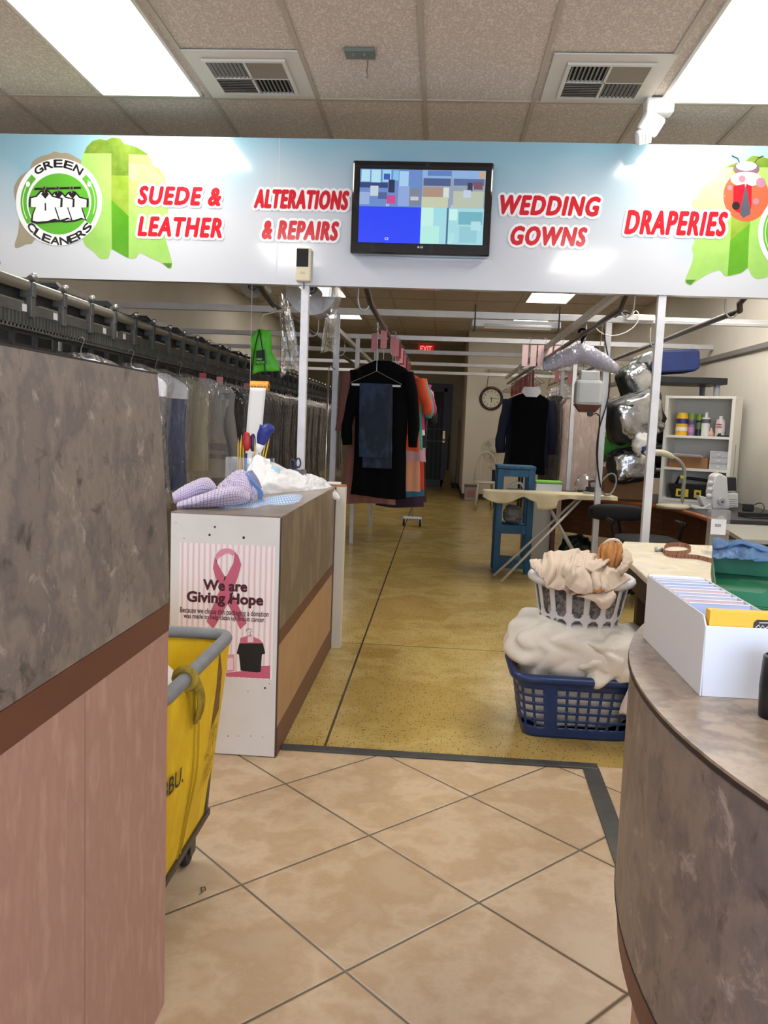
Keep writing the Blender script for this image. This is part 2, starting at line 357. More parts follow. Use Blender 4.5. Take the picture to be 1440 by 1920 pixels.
f = MB(); f.box(DX1-0.06, DX1-0.01, YB-0.085, YB-0.07, 1.02, 1.28); f.lathe([(0.001, -0.05), (0.028, -0.045), (0.03, -0.02), (0.012, 0)], (DX1-0.035, YB-0.085, 1.08), 14, 'y'); f.lathe([(0.001, -0.02), (0.022, -0.018), (0.022, 0)], (DX1-0.035, YB-0.085, 1.22), 14, 'y')
f.build('handle', mat('brass', 'b39a62', 0.3, 0.9), d1)

# ================================================================== CEILING FITTINGS
m_diff_f = mat('lit_diffuser_front', 'fffaf3', 0.5, emit=LIGHT_FRONT)
m_diff_b = mat('lit_diffuser_back', 'fff8ee', 0.5, emit=LIGHT_BACK)
m_lframe = mat('light_frame_white', 'd8d4cc', 0.4)
def light(xc, y0, m, label, group):
    t = thing('ceiling_light', label, 'ceiling light', (xc, y0, ZC), group)
    x0, x1, y1 = xc-0.288, xc+0.288, y0+1.2
    f = MB(); f.box(x0-0.015, x1+0.015, y0-0.01, y0+0.01, ZC-0.014, ZC); f.box(x0-0.015, x1+0.015, y1-0.01, y1+0.01, ZC-0.014, ZC); f.box(x0-0.015, x0+0.003, y0, y1, ZC-0.014, ZC); f.box(x1-0.003, x1+0.015, y0, y1, ZC-0.014, ZC)
    f.build('frame', m_lframe, t)
    MB().box(x0+0.003, x1-0.003, y0+0.01, y1-0.01, ZC-0.008, ZC-0.002).build('diffuser', m, t)
    return t
light(-1.755, 3.71, m_diff_f, 'bright white troffer ceiling light above the left end of the sign', 'lights over the customer area')
light(1.435, 3.71, m_diff_f, 'bright white troffer ceiling light above the right end of the sign', 'lights over the customer area')
for x in (-1.755, 1.435):
    light(x, 0.0, m_diff_f, 'troffer ceiling light over the front of the shop, out of view', 'lights over the shop front')
light(1.435, 11.12, m_diff_b, 'lit ceiling light over the right back rail, the nearer one', 'lights over the back room')
light(1.435, 13.6, m_diff_b, 'lit ceiling light over the right back rail, the farther sliver', 'lights over the back room')
light(-1.755, 11.12, m_diff_b, 'lit ceiling light seen beside the plastic film roll', 'lights over the back room')
light(-1.755, 13.6, m_diff_b, 'lit ceiling light on the left just beyond the first cross beam', 'lights over the back room')
for (x, y) in ((2.05, 6.15), (1.435, 7.4)): light(x, y, m_diff_f, 'added ceiling light, unseen behind the sign, brightening the sewing corner', 'added lights hidden by the sign')  # added fill fixtures, unseen behind the sign, to brighten shelf and right wall
m_vent = mat('vent_white', 'cfcac0', 0.5); m_slat = mat('vent_slat_metal', '8f8a82', 0.45, 0.4); m_dark = mat('duct_dark', '14120f', 0.9)
def vent(x0, x1, y0, y1, label):
    t = thing('ceiling_vent', label, 'vent', ((x0+x1)/2, (y0+y1)/2, ZC), 'air vents in the ceiling')
    MB().box(x0, x1, y0, y1, ZC-0.012, ZC-0.004).build('tile_plate', m_vent, t, bevel=0.003)
    cx, cy, r = (x0+x1)/2, (y0+y1)/2, 0.20
    MB().box(cx-r, cx+r, cy-r, cy+r, ZC-0.0135, ZC-0.0121).build('opening', m_dark, t)
    f = MB(); z0, z1 = ZC-0.026, ZC-0.0136
    for (a, b, c, d) in ((cx-r-.02, cx+r+.02, cy-r-.02, cy-r), (cx-r-.02, cx+r+.02, cy+r, cy+r+.02), (cx-r-.02, cx-r, cy-r, cy+r), (cx+r, cx+r+.02, cy-r, cy+r), (cx-.006, cx+.006, cy-r, cy+r), (cx-r, cx+r, cy-.006, cy+.006)): f.box(a, b, c, d, z0, z1)
    f.build('frame', m_vent, t)
    for qx in (0, 1):
        for qy in (0, 1):
            ax, ay = cx-r+qx*r, cy-r+qy*r; s = MB()
            for k in range(9):
                o = (k+0.5)*r/9; sg = 1 if (qx+qy) else -1
                if (qx+qy) % 2 == 1: M = Matrix.Translation((ax+r/2, ay+o, (z0+z1)/2)) @ Matrix.Rotation((0.7 if qy else -0.7), 4, 'X'); s.box(-r/2, r/2, -0.008, 0.008, -0.0012, 0.0012, M)
                else: M = Matrix.Translation((ax+o, ay+r/2, (z0+z1)/2)) @ Matrix.Rotation((0.7 if qx else -0.7), 4, 'Y'); s.box(-0.008, 0.008, -r/2, r/2, -0.0012, 0.0012, M)
            s.build('louvre', m_slat, t)
vent(-1.40, -0.80, 4.32, 4.93, 'square ceiling air vent beside the left bright ceiling light')
vent(0.475, 1.075, 4.32, 4.93, 'square ceiling air vent beside the right bright ceiling light')
p = atz(675, 96, ZC)
t = thing('ceiling_hook', 'small green grey plate with a hanging hook on the ceiling', 'hook', p)
f = MB(); f.box(p.x-.075, p.x+.075, p.y-.05, p.y+.05, ZC-0.02, ZC-0.0005); f.build('plate', mat('green_grey_plate', '6b7268', 0.5), t, bevel=0.003)
for s in (-.03, .025): MB().cyl((p.x+s, p.y-.02, ZC-.03), (p.x+s, p.y-.02, ZC-.0201), .008, n=8).build('bolt', m_slat, t)
MB().tube([(p.x+.04, p.y, ZC-.0201), (p.x+.04, p.y, ZC-.08), (p.x+.036, p.y, ZC-.10), (p.x+.044, p.y, ZC-.115), (p.x+.038, p.y, ZC-.13)], .004, 6).build('hook', mat('wire_steel', '8d8a84', 0.35, 0.8), t)
# emergency light
m_wplas = mat('white_plastic', 'e4e2dd', 0.4)
p = atz(1222, 205, ZC); p.y = 4.88
t = thing('emergency_light', 'white twin head emergency light on the ceiling by the sign', 'lamp', (p.x, p.y, ZC))
f = MB(); f.box(p.x-.075, p.x+.075, p.y-.05, p.y+.05, ZC-.09, ZC-.009); f.build('housing', m_wplas, t, bevel=.01)
for (px, py, sz, an) in ((1221, 232, .06, .5), (1206, 257, .042, -.2)):
    q = at(px, py, 4.83); R = Matrix.Translation(q) @ Matrix.Rotation(an, 4, 'Y') @ Matrix.Rotation(0.5, 4, 'X')
    f = MB(); f.box(-sz, sz, -.03, .035, -sz*.9, sz*.9, R); o = f.build('lamp_head', m_wplas, t, bevel=.018)
    g = MB(); g.box(-sz*.8, sz*.8, -.036, -.0305, -sz*.7, sz*.7, R)
    for k in range(4): g.box(-sz*.75+k*sz*.42, -sz*.75+k*sz*.42+sz*.1, -.04, -.0361, -sz*.6, sz*.6, R)
    g.build('lens', mat('frosted_lens', 'f4f3ee', 0.2), o)
    f = MB(); f.tube([q+Vector((0, .02, 0)), Vector((p.x, p.y, ZC-.06))], .012, 8); f.build('bracket', m_wplas, t)
# exit sign at the far end
q = at(799, 652, YB-0.06)
t = thing('exit_sign', 'red lit exit sign high on the far back wall', 'sign', (q.x, YB, q.z))
MB().box(q.x-.17, q.x+.17, YB-.06, YB, q.z-.12, q.z+.06).build('housing', mat('exit_red', 'e01822', 0.5, emit=0.55), t, bevel=.006)
lettering('lettering', 'EXIT', mat('exit_letter', 'ff6a6a', 0.5, emit=1.3), t, (q.x-.13, YB-.0612, q.z-.09), (1, 0, 0), (0, 0, 1), w=.26, h=.13, bold=.004)

# ================================================================== THE SIGN ACROSS THE SHOP
BY = 5.0; BZ0, BZ1 = 2.165, 3.005
sign = thing('sign_banner', 'long white overhead sign with red lettering, green leaves and round logos', 'sign', (0, BY, BZ0))
m_ban = mat('glossy_sign_panel', 'bcbec2', 0.12, spec=0.5, coat=0.2)
def ban_nodes(m):   # printed sky at the top of the panel: part of the artwork
    N, L, b = nodes(m); tc = N.new('ShaderNodeTexCoord'); sp = N.new('ShaderNodeSeparateXYZ'); L.new(tc.outputs['Object'], sp.inputs[0])
    nz = N.new('ShaderNodeTexNoise'); nz.inputs['Scale'].default_value = 1.1; L.new(tc.outputs['Object'], nz.inputs['Vector'])
    mu = N.new('ShaderNodeMath'); mu.operation = 'MULTIPLY_ADD'; mu.inputs[1].default_value = 0.9; L.new(nz.outputs['Fac'], mu.inputs[0]); L.new(sp.outputs[2], mu.inputs[2])
    cr = N.new('ShaderNodeValToRGB'); e = cr.color_ramp.elements; e[0].position = 0.75; e[0].color = lin('bec0c4'); e[1].position = 1.35; e[1].color = lin('86adbb'); 
    dv = N.new('ShaderNodeMapRange'); dv.inputs['From Min'].default_value = 0.0; dv.inputs['From Max'].default_value = 1.5; dv.inputs['To Max'].default_value = 1.5; dv.clamp = False
    L.new(mu.outputs[0], dv.inputs['Value'])
    e[0].position = 0.62; e[1].position = 1.0; s2 = N.new('ShaderNodeMath'); s2.operation = 'MULTIPLY'; s2.inputs[1].default_value = 0.8; L.new(mu.outputs[0], s2.inputs[0])
    L.new(s2.outputs[0], cr.inputs['Fac']); L.new(cr.outputs[0], b.inputs['Base Color'])
ban_nodes(m_ban)
MB().box(XL+.001, XR-.001, BY, BY+0.06, BZ0, BZ1).build('panel', m_ban, sign)
MB().box(-1.02, -1.016, BY-.0006, BY, BZ0, BZ1).build('seam', mat('seam_grey', 'b9bbc0', 0.4), sign)
def art(name, pts, m, lift, smooth_=0):
    """flat printed or cut shape on the sign face; pts are its outline points on the face"""
    P = [at(x, y, BY) for x, y in pts]; P = [Vector((p.x, BY-lift, p.z)) for p in P]
    if smooth_:
        Q = []
        n = len(P)
        for i in range(n):
            a, b, c, d = P[i-1], P[i], P[(i+1) % n], P[(i+2) % n]
            for k in range(smooth_):
                t = k/smooth_; Q.append(0.5*((2*b)+(c-a)*t+(2*a-5*b+4*c-d)*t*t+(3*b-a-3*c+d)*t**3))
        P = Q
    return MB().prism(P, (0, 0.0004, 0)), name, m
def put(a, parent): return a[0].build(a[1], a[2], parent)
S2 = lambda pts, ox, oy, sc_: [(ox+x/sc_, oy+y/sc_) for x, y in pts]
A1 = lambda pts: S2(pts, 0, 240, 4.235)
A4 = lambda pts: S2(pts, 1140, 270, 4.8)
pr = dict(rough=0.16, coat=0.1)
m_leaf = mat('leaf_pale', '86b355', var='9cbf66', scale=3, **pr); m_leafd = mat('leaf_dark', '468a18', var='5a9622', scale=5, **pr); m_leafo = mat('leaf_olive', '557322', var='768c36', scale=9, **pr); m_leafy = mat('leaf_yellow', '71922a', var='8a9f3c', scale=9, **pr); m_tan = mat('leaf_tan', '968a74', var='8d866c', scale=4, **pr)
m_white = mat('print_white', 'e2e2e0', **pr); m_black = mat('print_black', '15130f', 0.3); m_red = mat('print_red', 'c01826', **pr); m_lgreen = mat('logo_green', '55a22c', **pr)
leaf = [(650,260),(660,205),(690,150),(735,105),(790,88),(842,98),(895,74),(955,84),(985,125),(1080,150),(1150,192),(1200,245),(1210,290),(1270,330),(1305,390),(1310,440),(1338,520),(1335,660),(1318,760),(1312,860),(1335,950),(1366,1070),(1360,1112),(1335,1114),(1280,1070),(1190,1030),(1112,992),(1080,1030),(1015,1032),(890,964),(862,1030),(800,1038),(745,985),(665,910),(640,700),(640,450)]
shadow = mat('cut_shape_edge', '6f5f4c', 0.5)
put(art('leaf', A1(leaf), m_leaf, .0010, 4), sign)
put(art('leaf_patch', A1([(668,200),(690,150),(735,105),(790,88),(842,98),(895,76),(955,86),(985,125),(1080,150),(1150,192),(1178,214),(1022,208),(1022,380),(885,375),(885,202)]), m_leafo, .0016), sign)
put(art('leaf_patch', A1([(885,375),(1022,385),(1022,700),(885,572)]), m_leafy, .0016), sign)
put(art('leaf_patch', A1([(885,572),(1022,700),(1022,1028),(1008,1028),(890,962)]), m_leafd, .0016), sign)
put(art('leaf_patch', A1([(1022,280),(1200,300),(1290,400),(1300,440),(1100,440),(1022,395)]), mat('leaf_cream', 'bfcf85', var='a8c46c', scale=8, **pr), .0016), sign)
put(art('leaf_patch', A1([(1290,1074),(1364,1074),(1358,1110),(1335,1112)]), mat('leaf_tip', '4f7a2c', **pr), .0016), sign)
put(art('leaf', A1([(235,330),(258,270),(325,225),(400,205),(430,186),(485,200),(530,198),(600,230),(645,280),(500,400),(290,870),(205,925),(130,955),(118,920),(143,835),(152,700),(118,560),(110,490),(118,455),(160,385)]), m_tan, .0010, 3), sign)
right_leaf = [(752,560),(800,480),(850,390),(965,300),(1000,240),(1060,205),(1150,170),(1240,150),(1290,108),(1345,106),(1440,130),(1600,200),(1700,480),(1660,980),(1520,1150),(1420,1200),(1340,1214),(1290,1180),(1256,1116),(1200,1160),(1080,1190),(1040,1180),(1000,1136),(880,1180),(790,1240),(742,1272),(702,1252),(694,1218),(752,1080),(766,1000),(756,930),(782,840)]
put(art('leaf', A4(right_leaf), m_leaf, .0010, 3), sign)
put(art('leaf_patch', A4([(752,560),(800,480),(850,390),(965,300),(1000,240),(1060,215),(1115,215),(1110,600),(780,836)]), mat('leaf_lemon', 'ced38a', var='bccb7c', scale=4, **pr), .0016), sign)
put(art('leaf_patch', A4([(1060,208),(1150,172),(1240,152),(1290,110),(1345,108),(1440,132),(1600,202),(1600,212)]), m_leafo, .0016), sign)
put(art('leaf_patch', A4([(1110,650),(1285,650),(1270,820),(1100,870)]), m_leafy, .0016), sign)
put(art('leaf_patch', A4([(1100,868),(1272,720),(1256,1114),(1200,1158),(1075,1188)]), m_leafd, .0018), sign)
put(art('leaf_patch', A4([(700,1222),(790,1222),(742,1270),(704,1250)]), mat('leaf_tip', '4f7a2c', **pr), .0016), sign)
# ladybird
def ell(cx, cy, rx, ry, n=36, a0=0, a1=2*PI): return [(cx+rx*math.cos(a0+(a1-a0)*k/n), cy+ry*math.sin(a0+(a1-a0)*k/n)) for k in range(n if a1-a0 > 6.28 else n+1)]
m_lb = mat('ladybird_orange', 'd8583c', **pr)
ladyp = put(art('ladybird', A4(ell(1242, 470, 206, 228)), m_lb, .0022), sign)
put(art('wing_shine', A4(ell(1242, 318, 140, 68)), mat('ladybird_pale', 'e5aba4', **pr), .0025), ladyp)
put(art('wing', A4([(1128,380),(1230,360),(1232,420),(1185,622),(1140,600),(1126,520)]), m_red, .0028), ladyp)
put(art('wing', A4([(1245,360),(1292,380),(1290,560),(1270,622),(1240,440)]), m_red, .0028), ladyp)
put(art('wing_gap', A4([(1240,360),(1182,628),(1215,668),(1284,630)]), mat('ladybird_slate', '4a4c55', **pr), .0030), ladyp)
put(art('head', A4(ell(1244, 225, 118, 70)), mat('ladybird_head', '6c5560', **pr), .0024), ladyp)
put(art('head_shine', A4(ell(1244, 200, 92, 42)), mat('ladybird_pink', 'e7cdd3', **pr), .0027), ladyp)
for (x, y, r, k) in ((1205,315,30,0),(1375,350,44,0),(1094,395,22,0),(1330,518,28,0),(1150,556,36,1),(1048,470,9,0)):
    put(art('spot', A4(ell(x, y, r, r*1.05, 20)), m_black if k else mat('spot_plum', '9a6f7c', **pr), .0034), ladyp)
for pts in ([(1180,165),(1165,130),(1112,106)], [(1315,165),(1345,128),(1398,108)]):
    P = [at(x, y, BY) for x, y in A4(pts)]; MB().tube([Vector((p.x, BY-.004, p.z)) for p in P], .0022, 6).build('antenna', m_black, ladyp)
# round logo
def logo(cx, cy):
    """cx, cy: centre on the sign face; drawn radius 82"""
    L1 = lambda pts: [(cx+(x-470)/4.235, cy+(y-590)/4.235) for x, y in pts]
    o = put(art('round_logo', L1(ell(470, 590, 342, 345, 64)), m_white, .0030), sign)
    for a0, a1 in ((math.radians(145), math.radians(225)), (math.radians(-45), math.radians(35))):
        pts = ell(470, 590, 305, 308, 16, a0, a1)+ell(470, 590, 242, 246, 16, a1, a0) if a1 > a0 else []
        outer = [(470+305*math.cos(a0+(a1-a0)*k/16), 590+308*math.sin(a0+(a1-a0)*k/16)) for k in range(17)]
        inner = [(470+256*math.cos(a1-(a1-a0)*k/16), 590+259*math.sin(a1-(a1-a0)*k/16)) for k in range(17)]
        put(art('green_arc', L1(outer+inner), m_lgreen, .0036), o)
        mid = (a0+a1)/2
        sh = [(470+(290)*math.cos(a0+(a1-a0)*(.1+.7*k/12)), 590+292*math.sin(a0+(a1-a0)*(.1+.7*k/12))) for k in range(13)]+[(470+283*math.cos(a1-(a1-a0)*(.2+.7*k/12)), 590+285*math.sin(a1-(a1-a0)*(.2+.7*k/12))) for k in range(13)]
        put(art('arc_highlight', L1(sh), mat('arc_shine', 'b9dfa0', **pr), .0042), o)
    for x in (225, 712): put(art('arc_dot', L1(ell(x, 448, 16, 22, 16)), m_white, .0046), o)
    put(art('green_disc', L1(ell(470, 605, 243, 243, 56)), m_lgreen, .0036), o)
    put(art('rail_bar', L1([(275,478),(645,468),(645,486),(275,496)]), m_black, .0042), o)
    sh = [(252,562),(298,552),(330,515),(385,512),(420,552),(485,568),(482,632),(436,634),(470,735),(440,722),(380,742),(300,748),(265,738),(270,690),(292,634),(250,630)]
    c0 = (365, 630)
    for n, dx in ((0, 215), (1, 105), (2, 0)):
        k = 1 if n == 2 else 0.92
        big = [(c0[0]+(x-c0[0])*1.15*k+dx, c0[1]+(y-c0[1])*1.14*k) for x, y in sh]; sm_ = [(c0[0]+(x-c0[0])*k+dx, c0[1]+(y-c0[1])*k) for x, y in sh]
        l = .0046+n*.0014
        so = put(art('shirt', L1(big), m_black, l), o)
        put(art('shirt_fill', L1(sm_), m_white, l+.0005), so)
        put(art('neck', L1([(c0[0]+dx-34,530),(c0[0]+dx-15,505),(c0[0]+dx+12,505),(c0[0]+dx+30,530),(c0[0]+dx,566)]), m_black, l+.001), so)
        if n == 2:
            put(art('placket', L1([(360,600),(370,600),(372,660),(360,660)]), m_black, l+.001), so)
            put(art('collar', L1([(300,548),(318,530),(358,590),(340,604)]), m_white, l+.0012), so)
            put(art('collar', L1([(412,548),(396,530),(372,590),(396,598)]), m_white, l+.0012), so)
        P = [at(x, y, BY) for x, y in L1([(c0[0]+dx-22,486),(c0[0]+dx-14,468),(c0[0]+dx+6,470),(c0[0]+dx+4,488),(c0[0]+dx-8,500),(c0[0]+dx-6,520)])]
        MB().tube([Vector((p.x, BY-l-.003, p.z)) for p in P], .0028, 6).build('shirt_hanger', mat('grey_print', '77706a', 0.4), so)
    ctr = at(cx, cy, BY); R = (at(cx+72, cy, BY)-ctr).length
    ctr = Vector((ctr.x, BY, ctr.z))
    def ring(word, a0, a1, top):
        n = len(word)
        for k, ch in enumerate(word):
            a = math.radians(a0+(a1-a0)*k/(n-1)); d = Vector((math.cos(a), 0, math.sin(a)))
            up = d if top else -d; rt = Vector((math.sin(a), 0, -math.cos(a))) if top else Vector((-math.sin(a), 0, math.cos(a)))
            me = R*0.84 if top else R*1.06
            lettering('letter', ch, m_black, o, ctr+d*me, rt, up, h=R*.20, w=R*.24, bold=.0022, lift=.0034, center=True)
    ring('GREEN', 124, 58, True); ring('CLEANERS', 222, 320, False)
    return o
logo(111, 379); logo(1502, 437)
# red wording with a white surround
def words_(body, x0, x1, ytop, ybot, sh=0.22):
    a = at(x0, (ytop+ybot)/2, BY); b = at(x1, (ytop+ybot)/2, BY); H = (at(x0, ytop, BY)-at(x0, ybot, BY)).length
    kw = dict(w=(b.x-a.x), h=H, shear=sh, space=1.16)
    lettering('lettering', body, m_red, sign, (a.x, BY, a.z-H/2), (1, 0, 0), (0, 0, 1), bold=.0068, lift=.0040, **kw)
    lettering('lettering_outline', body, m_white, sign, (a.x, BY, a.z-H/2), (1, 0, 0), (0, 0, 1), bold=.021, pre=.0068, lift=.0030, weight=14, **kw)
words_('SUEDE &', 258, 416, 348, 384); words_('LEATHER', 258, 417, 405, 443); words_('ALTERATIONS', 476, 655, 354, 391); words_('& REPAIRS', 491, 636, 412, 449)
words_('WEDDING', 937, 1126, 365, 403); words_('GOWNS', 957, 1101, 423, 460); words_('DRAPERIES', 1171, 1364, 393, 440)
# --- monitor on the sign
TVY = 4.925
m_tvb = mat('tv_gloss_black', '0a0a0c', 0.06, coat=0.5)
q0, q1 = at(660, 300, TVY), at(922, 482, TVY)
tx0, tx1, tz1, tz0 = at(659, 390, TVY).x, at(922, 390, TVY).x, at(790, 302, TVY).z, at(790, 478, TVY).z
tv = thing('television', 'black wall television on the sign showing four camera views', 'television', ((tx0+tx1)/2, BY, tz0))
MB().box(tx0, tx1, TVY, BY-.008, tz0, tz1).build('cabinet', m_tvb, tv, bevel=.01)
MB().box(tx0+.2, tx1-.2, BY-.008, BY-.0005, tz0+.12, tz1-.12).build('wall_bracket', m_slat, tv)
sx0, sx1 = at(673.5, 388, TVY).x, at(908, 388, TVY).x; sz1, sz0 = at(792, 318.5, TVY).z, at(790, 457, TVY).z
smx, smz = at(790, 388, TVY).x, at(790, 389, TVY).z
MB().box(sx0-.004, sx1+.004, TVY-.001, TVY-.0002, sz0-.004, sz1+.004).build('screen', mat('screen_dark', '05060a', 0.1), tv)
em = lambda n, c, s=0.9: mat(n, c, 0.4, emit=s)
def feed(x0, x1, z0, z1, base, rects, labels):
    o = MB().box(x0, x1, TVY-.0016, TVY-.0011, z0, z1).build('camera_view', base, tv)
    byc = {}
    for (a, b, c, d, cc) in rects: byc.setdefault(cc, []).append((a, b, c, d))
    for k, (cc, rs) in enumerate(byc.items()):
        f = MB()
        for j, (a, b, c, d) in enumerate(rs):
            l = .0018+.00003*(k*8+j)
            f.box(x0+(x1-x0)*a, x0+(x1-x0)*c, TVY-l, TVY-l+.0001, z1-(z1-z0)*d, z1-(z1-z0)*b)
        f.build('picture_area', em('feed_'+cc, cc, 0.8), o)
    for (tx, u, v) in labels: lettering('lettering', tx, em('feed_text', 'dfe6f0', .9), o, (x0+(x1-x0)*u, TVY-.0024, z1-(z1-z0)*v), (1, 0, 0), (0, 0, 1), h=.014, bold=.0006)
feed(sx0, smx, smz, sz1, em('feed_hall', '6f95d8', .7), [(.02,.02,.16,.34,'b5e4f5'),(.18,.02,.33,.36,'b5e4f5'),(.36,.02,.5,.34,'9fd8f2'),(.53,.03,.62,.3,'86c4ee'),(.38,.12,.48,.28,'3556b8'),(.0,.36,.45,.5,'243a78'),(.63,.05,.78,.55,'a8d2f4'),(.46,.28,.56,.62,'16204a'),(.17,.45,.3,.72,'c8d6df'),(.0,.62,.16,.95,'9ab4e0'),(.3,.62,.44,.8,'4c5f96'),(.44,.7,.58,.92,'d03f90'),(.78,.5,.98,.95,'7f8494'),(.82,.72,.95,.82,'c3cce0'),(.62,.45,.8,.98,'8fa9e0')], [('C1', .43, .99)])
feed(smx, sx1, smz, sz1, em('feed_shop', 'a8b2c4', .65), [(0,0,1,.22,'8fb3e2'),(.02,.22,.46,.42,'4a5c8c'),(.5,.22,.98,.4,'566a9a'),(.72,.32,.8,.55,'2c2f4e'),(.82,.3,.96,.5,'7b4a5e'),(.02,.46,.33,.72,'b0907c'),(.34,.46,.43,.75,'d9e4d8'),(.0,.72,.42,1,'c9cfae'),(.45,.05,.47,1,'8fa4c8'),(.5,.55,.98,1,'bcc4b0'),(.66,.52,.78,.72,'c4d2ea'),(.9,.03,.99,.2,'d2a878'),(.08,.02,.46,.16,'5d7fc4')], [('C2', .47, .99)])
feed(sx0, smx, sz0, smz, em('feed_blue', '0a34f0', .9), [], [('C3', .43, .92)])
feed(smx, sx1, sz0, smz, em('feed_pale', 'a6dde6', .8), [(.0,.0,.2,.5,'c6f5ec'),(.0,.5,.3,1,'b8f2e4'),(.2,.02,.4,.3,'9fe0e8'),(.45,.03,.58,.34,'caf7f2'),(.41,0,.44,1,'3a6f8c'),(.6,.1,.98,.45,'6fb4c4'),(.62,.5,.9,.95,'93ccd6'),(.8,.36,.96,.6,'b4e2ea'),(.45,.7,.55,.92,'aee6e6')], [('C4', .44, .98)])
lx = at(785, 463, TVY)
MB().lathe([(.0055, -.0006), (.0055, 0)], (lx.x-.002, TVY-.0002, lx.z-.002), 16, 'y').build('logo_mark', mat('silver_print', 'c9ccd2', 0.3), tv)
lettering('lettering', 'LG', mat('silver_print', 'c9ccd2', 0.3), tv, (lx.x+.008, TVY-.0006, lx.z-.007), (1, 0, 0), (0, 0, 1), h=.011, bold=.0005)
# --- motion sensor under the sign
q = at(571, 498, BY); t = thing('motion_sensor', 'small beige and black sensor unit on the lower edge of the sign', 'sensor', (q.x, BY, q.z))
a, b = at(558, 467, BY), at(584, 530, BY)
MB().box(a.x, b.x, BY-.045, BY-.0005, b.z, a.z).build('housing', mat('sensor_beige', 'cbbf9f', 0.45), t, bevel=.008)
c = at(580, 503, BY); MB().box(a.x+.004, c.x, BY-.048, BY-.0452, c.z, a.z-.006).build('dark_window', mat('sensor_black', '100d0d', 0.35, spec=.2), t, bevel=.001)
e = at(571, 512, BY); MB().box(e.x-.018, e.x+.01, BY-.047, BY-.0452, e.z-.012, e.z).build('button', mat('sensor_button', 'b7a988', 0.5), t)
MB().tube([(q.x, BY-.02, b.z+.004), (q.x+.002, BY-.015, b.z-.02), (q.x-.006, BY+.03, b.z-.05), (q.x-.01, BY+.08, b.z-.06)], .003, 6).build('cable', m_black, t)

# ================================================================== COUNTERS
m_lam = mat('stone_laminate', '786c64', 0.42, var=['685f5c', '84766b', '726863', '8f8276'], scale=6.0, detail=11, stretch=(1, 1, 0.8), lo=0.36, hi=0.64)
def lam_veins(m):
    N, L, b = nodes(m); src = b.inputs['Base Color'].links[0].from_socket; tc = N.new('ShaderNodeTexCoord')
    n1 = N.new('ShaderNodeTexNoise'); n1.inputs['Scale'].default_value = 16; n1.inputs['Detail'].default_value = 10; n1.inputs['Roughness'].default_value = .7; n1.inputs['Distortion'].default_value = .5; L.new(tc.outputs['Object'], n1.inputs['Vector'])
    c1 = N.new('ShaderNodeValToRGB'); c1.color_ramp.elements[0].position = .57; c1.color_ramp.elements[1].position = .68; L.new(n1.outputs['Fac'], c1.inputs[0])
    c2 = N.new('ShaderNodeValToRGB'); c2.color_ramp.elements[0].position = .32; c2.color_ramp.elements[0].color = (1, 1, 1, 1); c2.color_ramp.elements[1].position = .43; c2.color_ramp.elements[1].color = (0, 0, 0, 1); L.new(n1.outputs['Fac'], c2.inputs[0])
    a = N.new('ShaderNodeMix'); a.data_type = 'RGBA'; a.inputs['B'].default_value = lin('a5968a'); L.new(src, a.inputs['A']); L.new(c1.outputs[0], a.inputs['Factor'])
    d = N.new('ShaderNodeMix'); d.data_type = 'RGBA'; d.inputs['B'].default_value = lin('4c4440'); L.new(a.outputs['Result'], d.inputs['A']); L.new(c2.outputs[0], d.inputs['Factor'])
    L.new(d.outputs['Result'], b.inputs['Base Color'])
lam_veins(m_lam)
m_band = mat('brown_band', '5e3526', 0.45, var='663b2b', scale=5)
m_pink = mat('pink_laminate', 'b08878', 0.5, var=['a98071', 'b99281'], scale=16, detail=6, stretch=(1, 1.6, 0.5), bump=0.04, bscale=30)
m_edge = mat('dark_edge', '2b211c', 0.6)
# left customer counter
c1 = thing('customer_counter', 'tall left counter with stone laminate top, brown band and pink front', 'counter', (-0.9, 0.6, 0))
LX, LY = -0.578, 1.75
def lx_(z): return LX-0.030*max(0, (z-1.0)/0.44)**1.3
n = 8; prof = [(lx_(0.945+(1.44-0.945)*k/n), 0.945+(1.44-0.945)*k/n) for k in range(n+1)]
f = MB(); f.prism([(x, LY, z) for x, z in prof]+[(-1.15, LY, 1.44), (-1.15, LY, 0.945)], (0, -3.6, 0)); f.build('upper_panel', m_lam, c1)
MB().box(-1.15, LX+.001, LY-3.6, LY, 0.884, 0.944).build('band', m_band, c1)
MB().box(-1.15, LX, LY-3.6, LY, 0, 0.883).build('front', m_pink, c1)
MB().box(LX-.0003, LX+.0004, 1.318, 1.320, 0.01, 0.88).build('panel_joint', mat('joint_line', '8c6858', 0.6), c1)
f = MB(); f.prism([(-1.15, LY, 1.4402), (lx_(1.44)+.001, LY, 1.4402), (lx_(1.44)+.001, LY, 1.443), (-1.15, LY, 1.443)], (0, -3.6, 0)); f.build('top_edge', m_edge, c1)
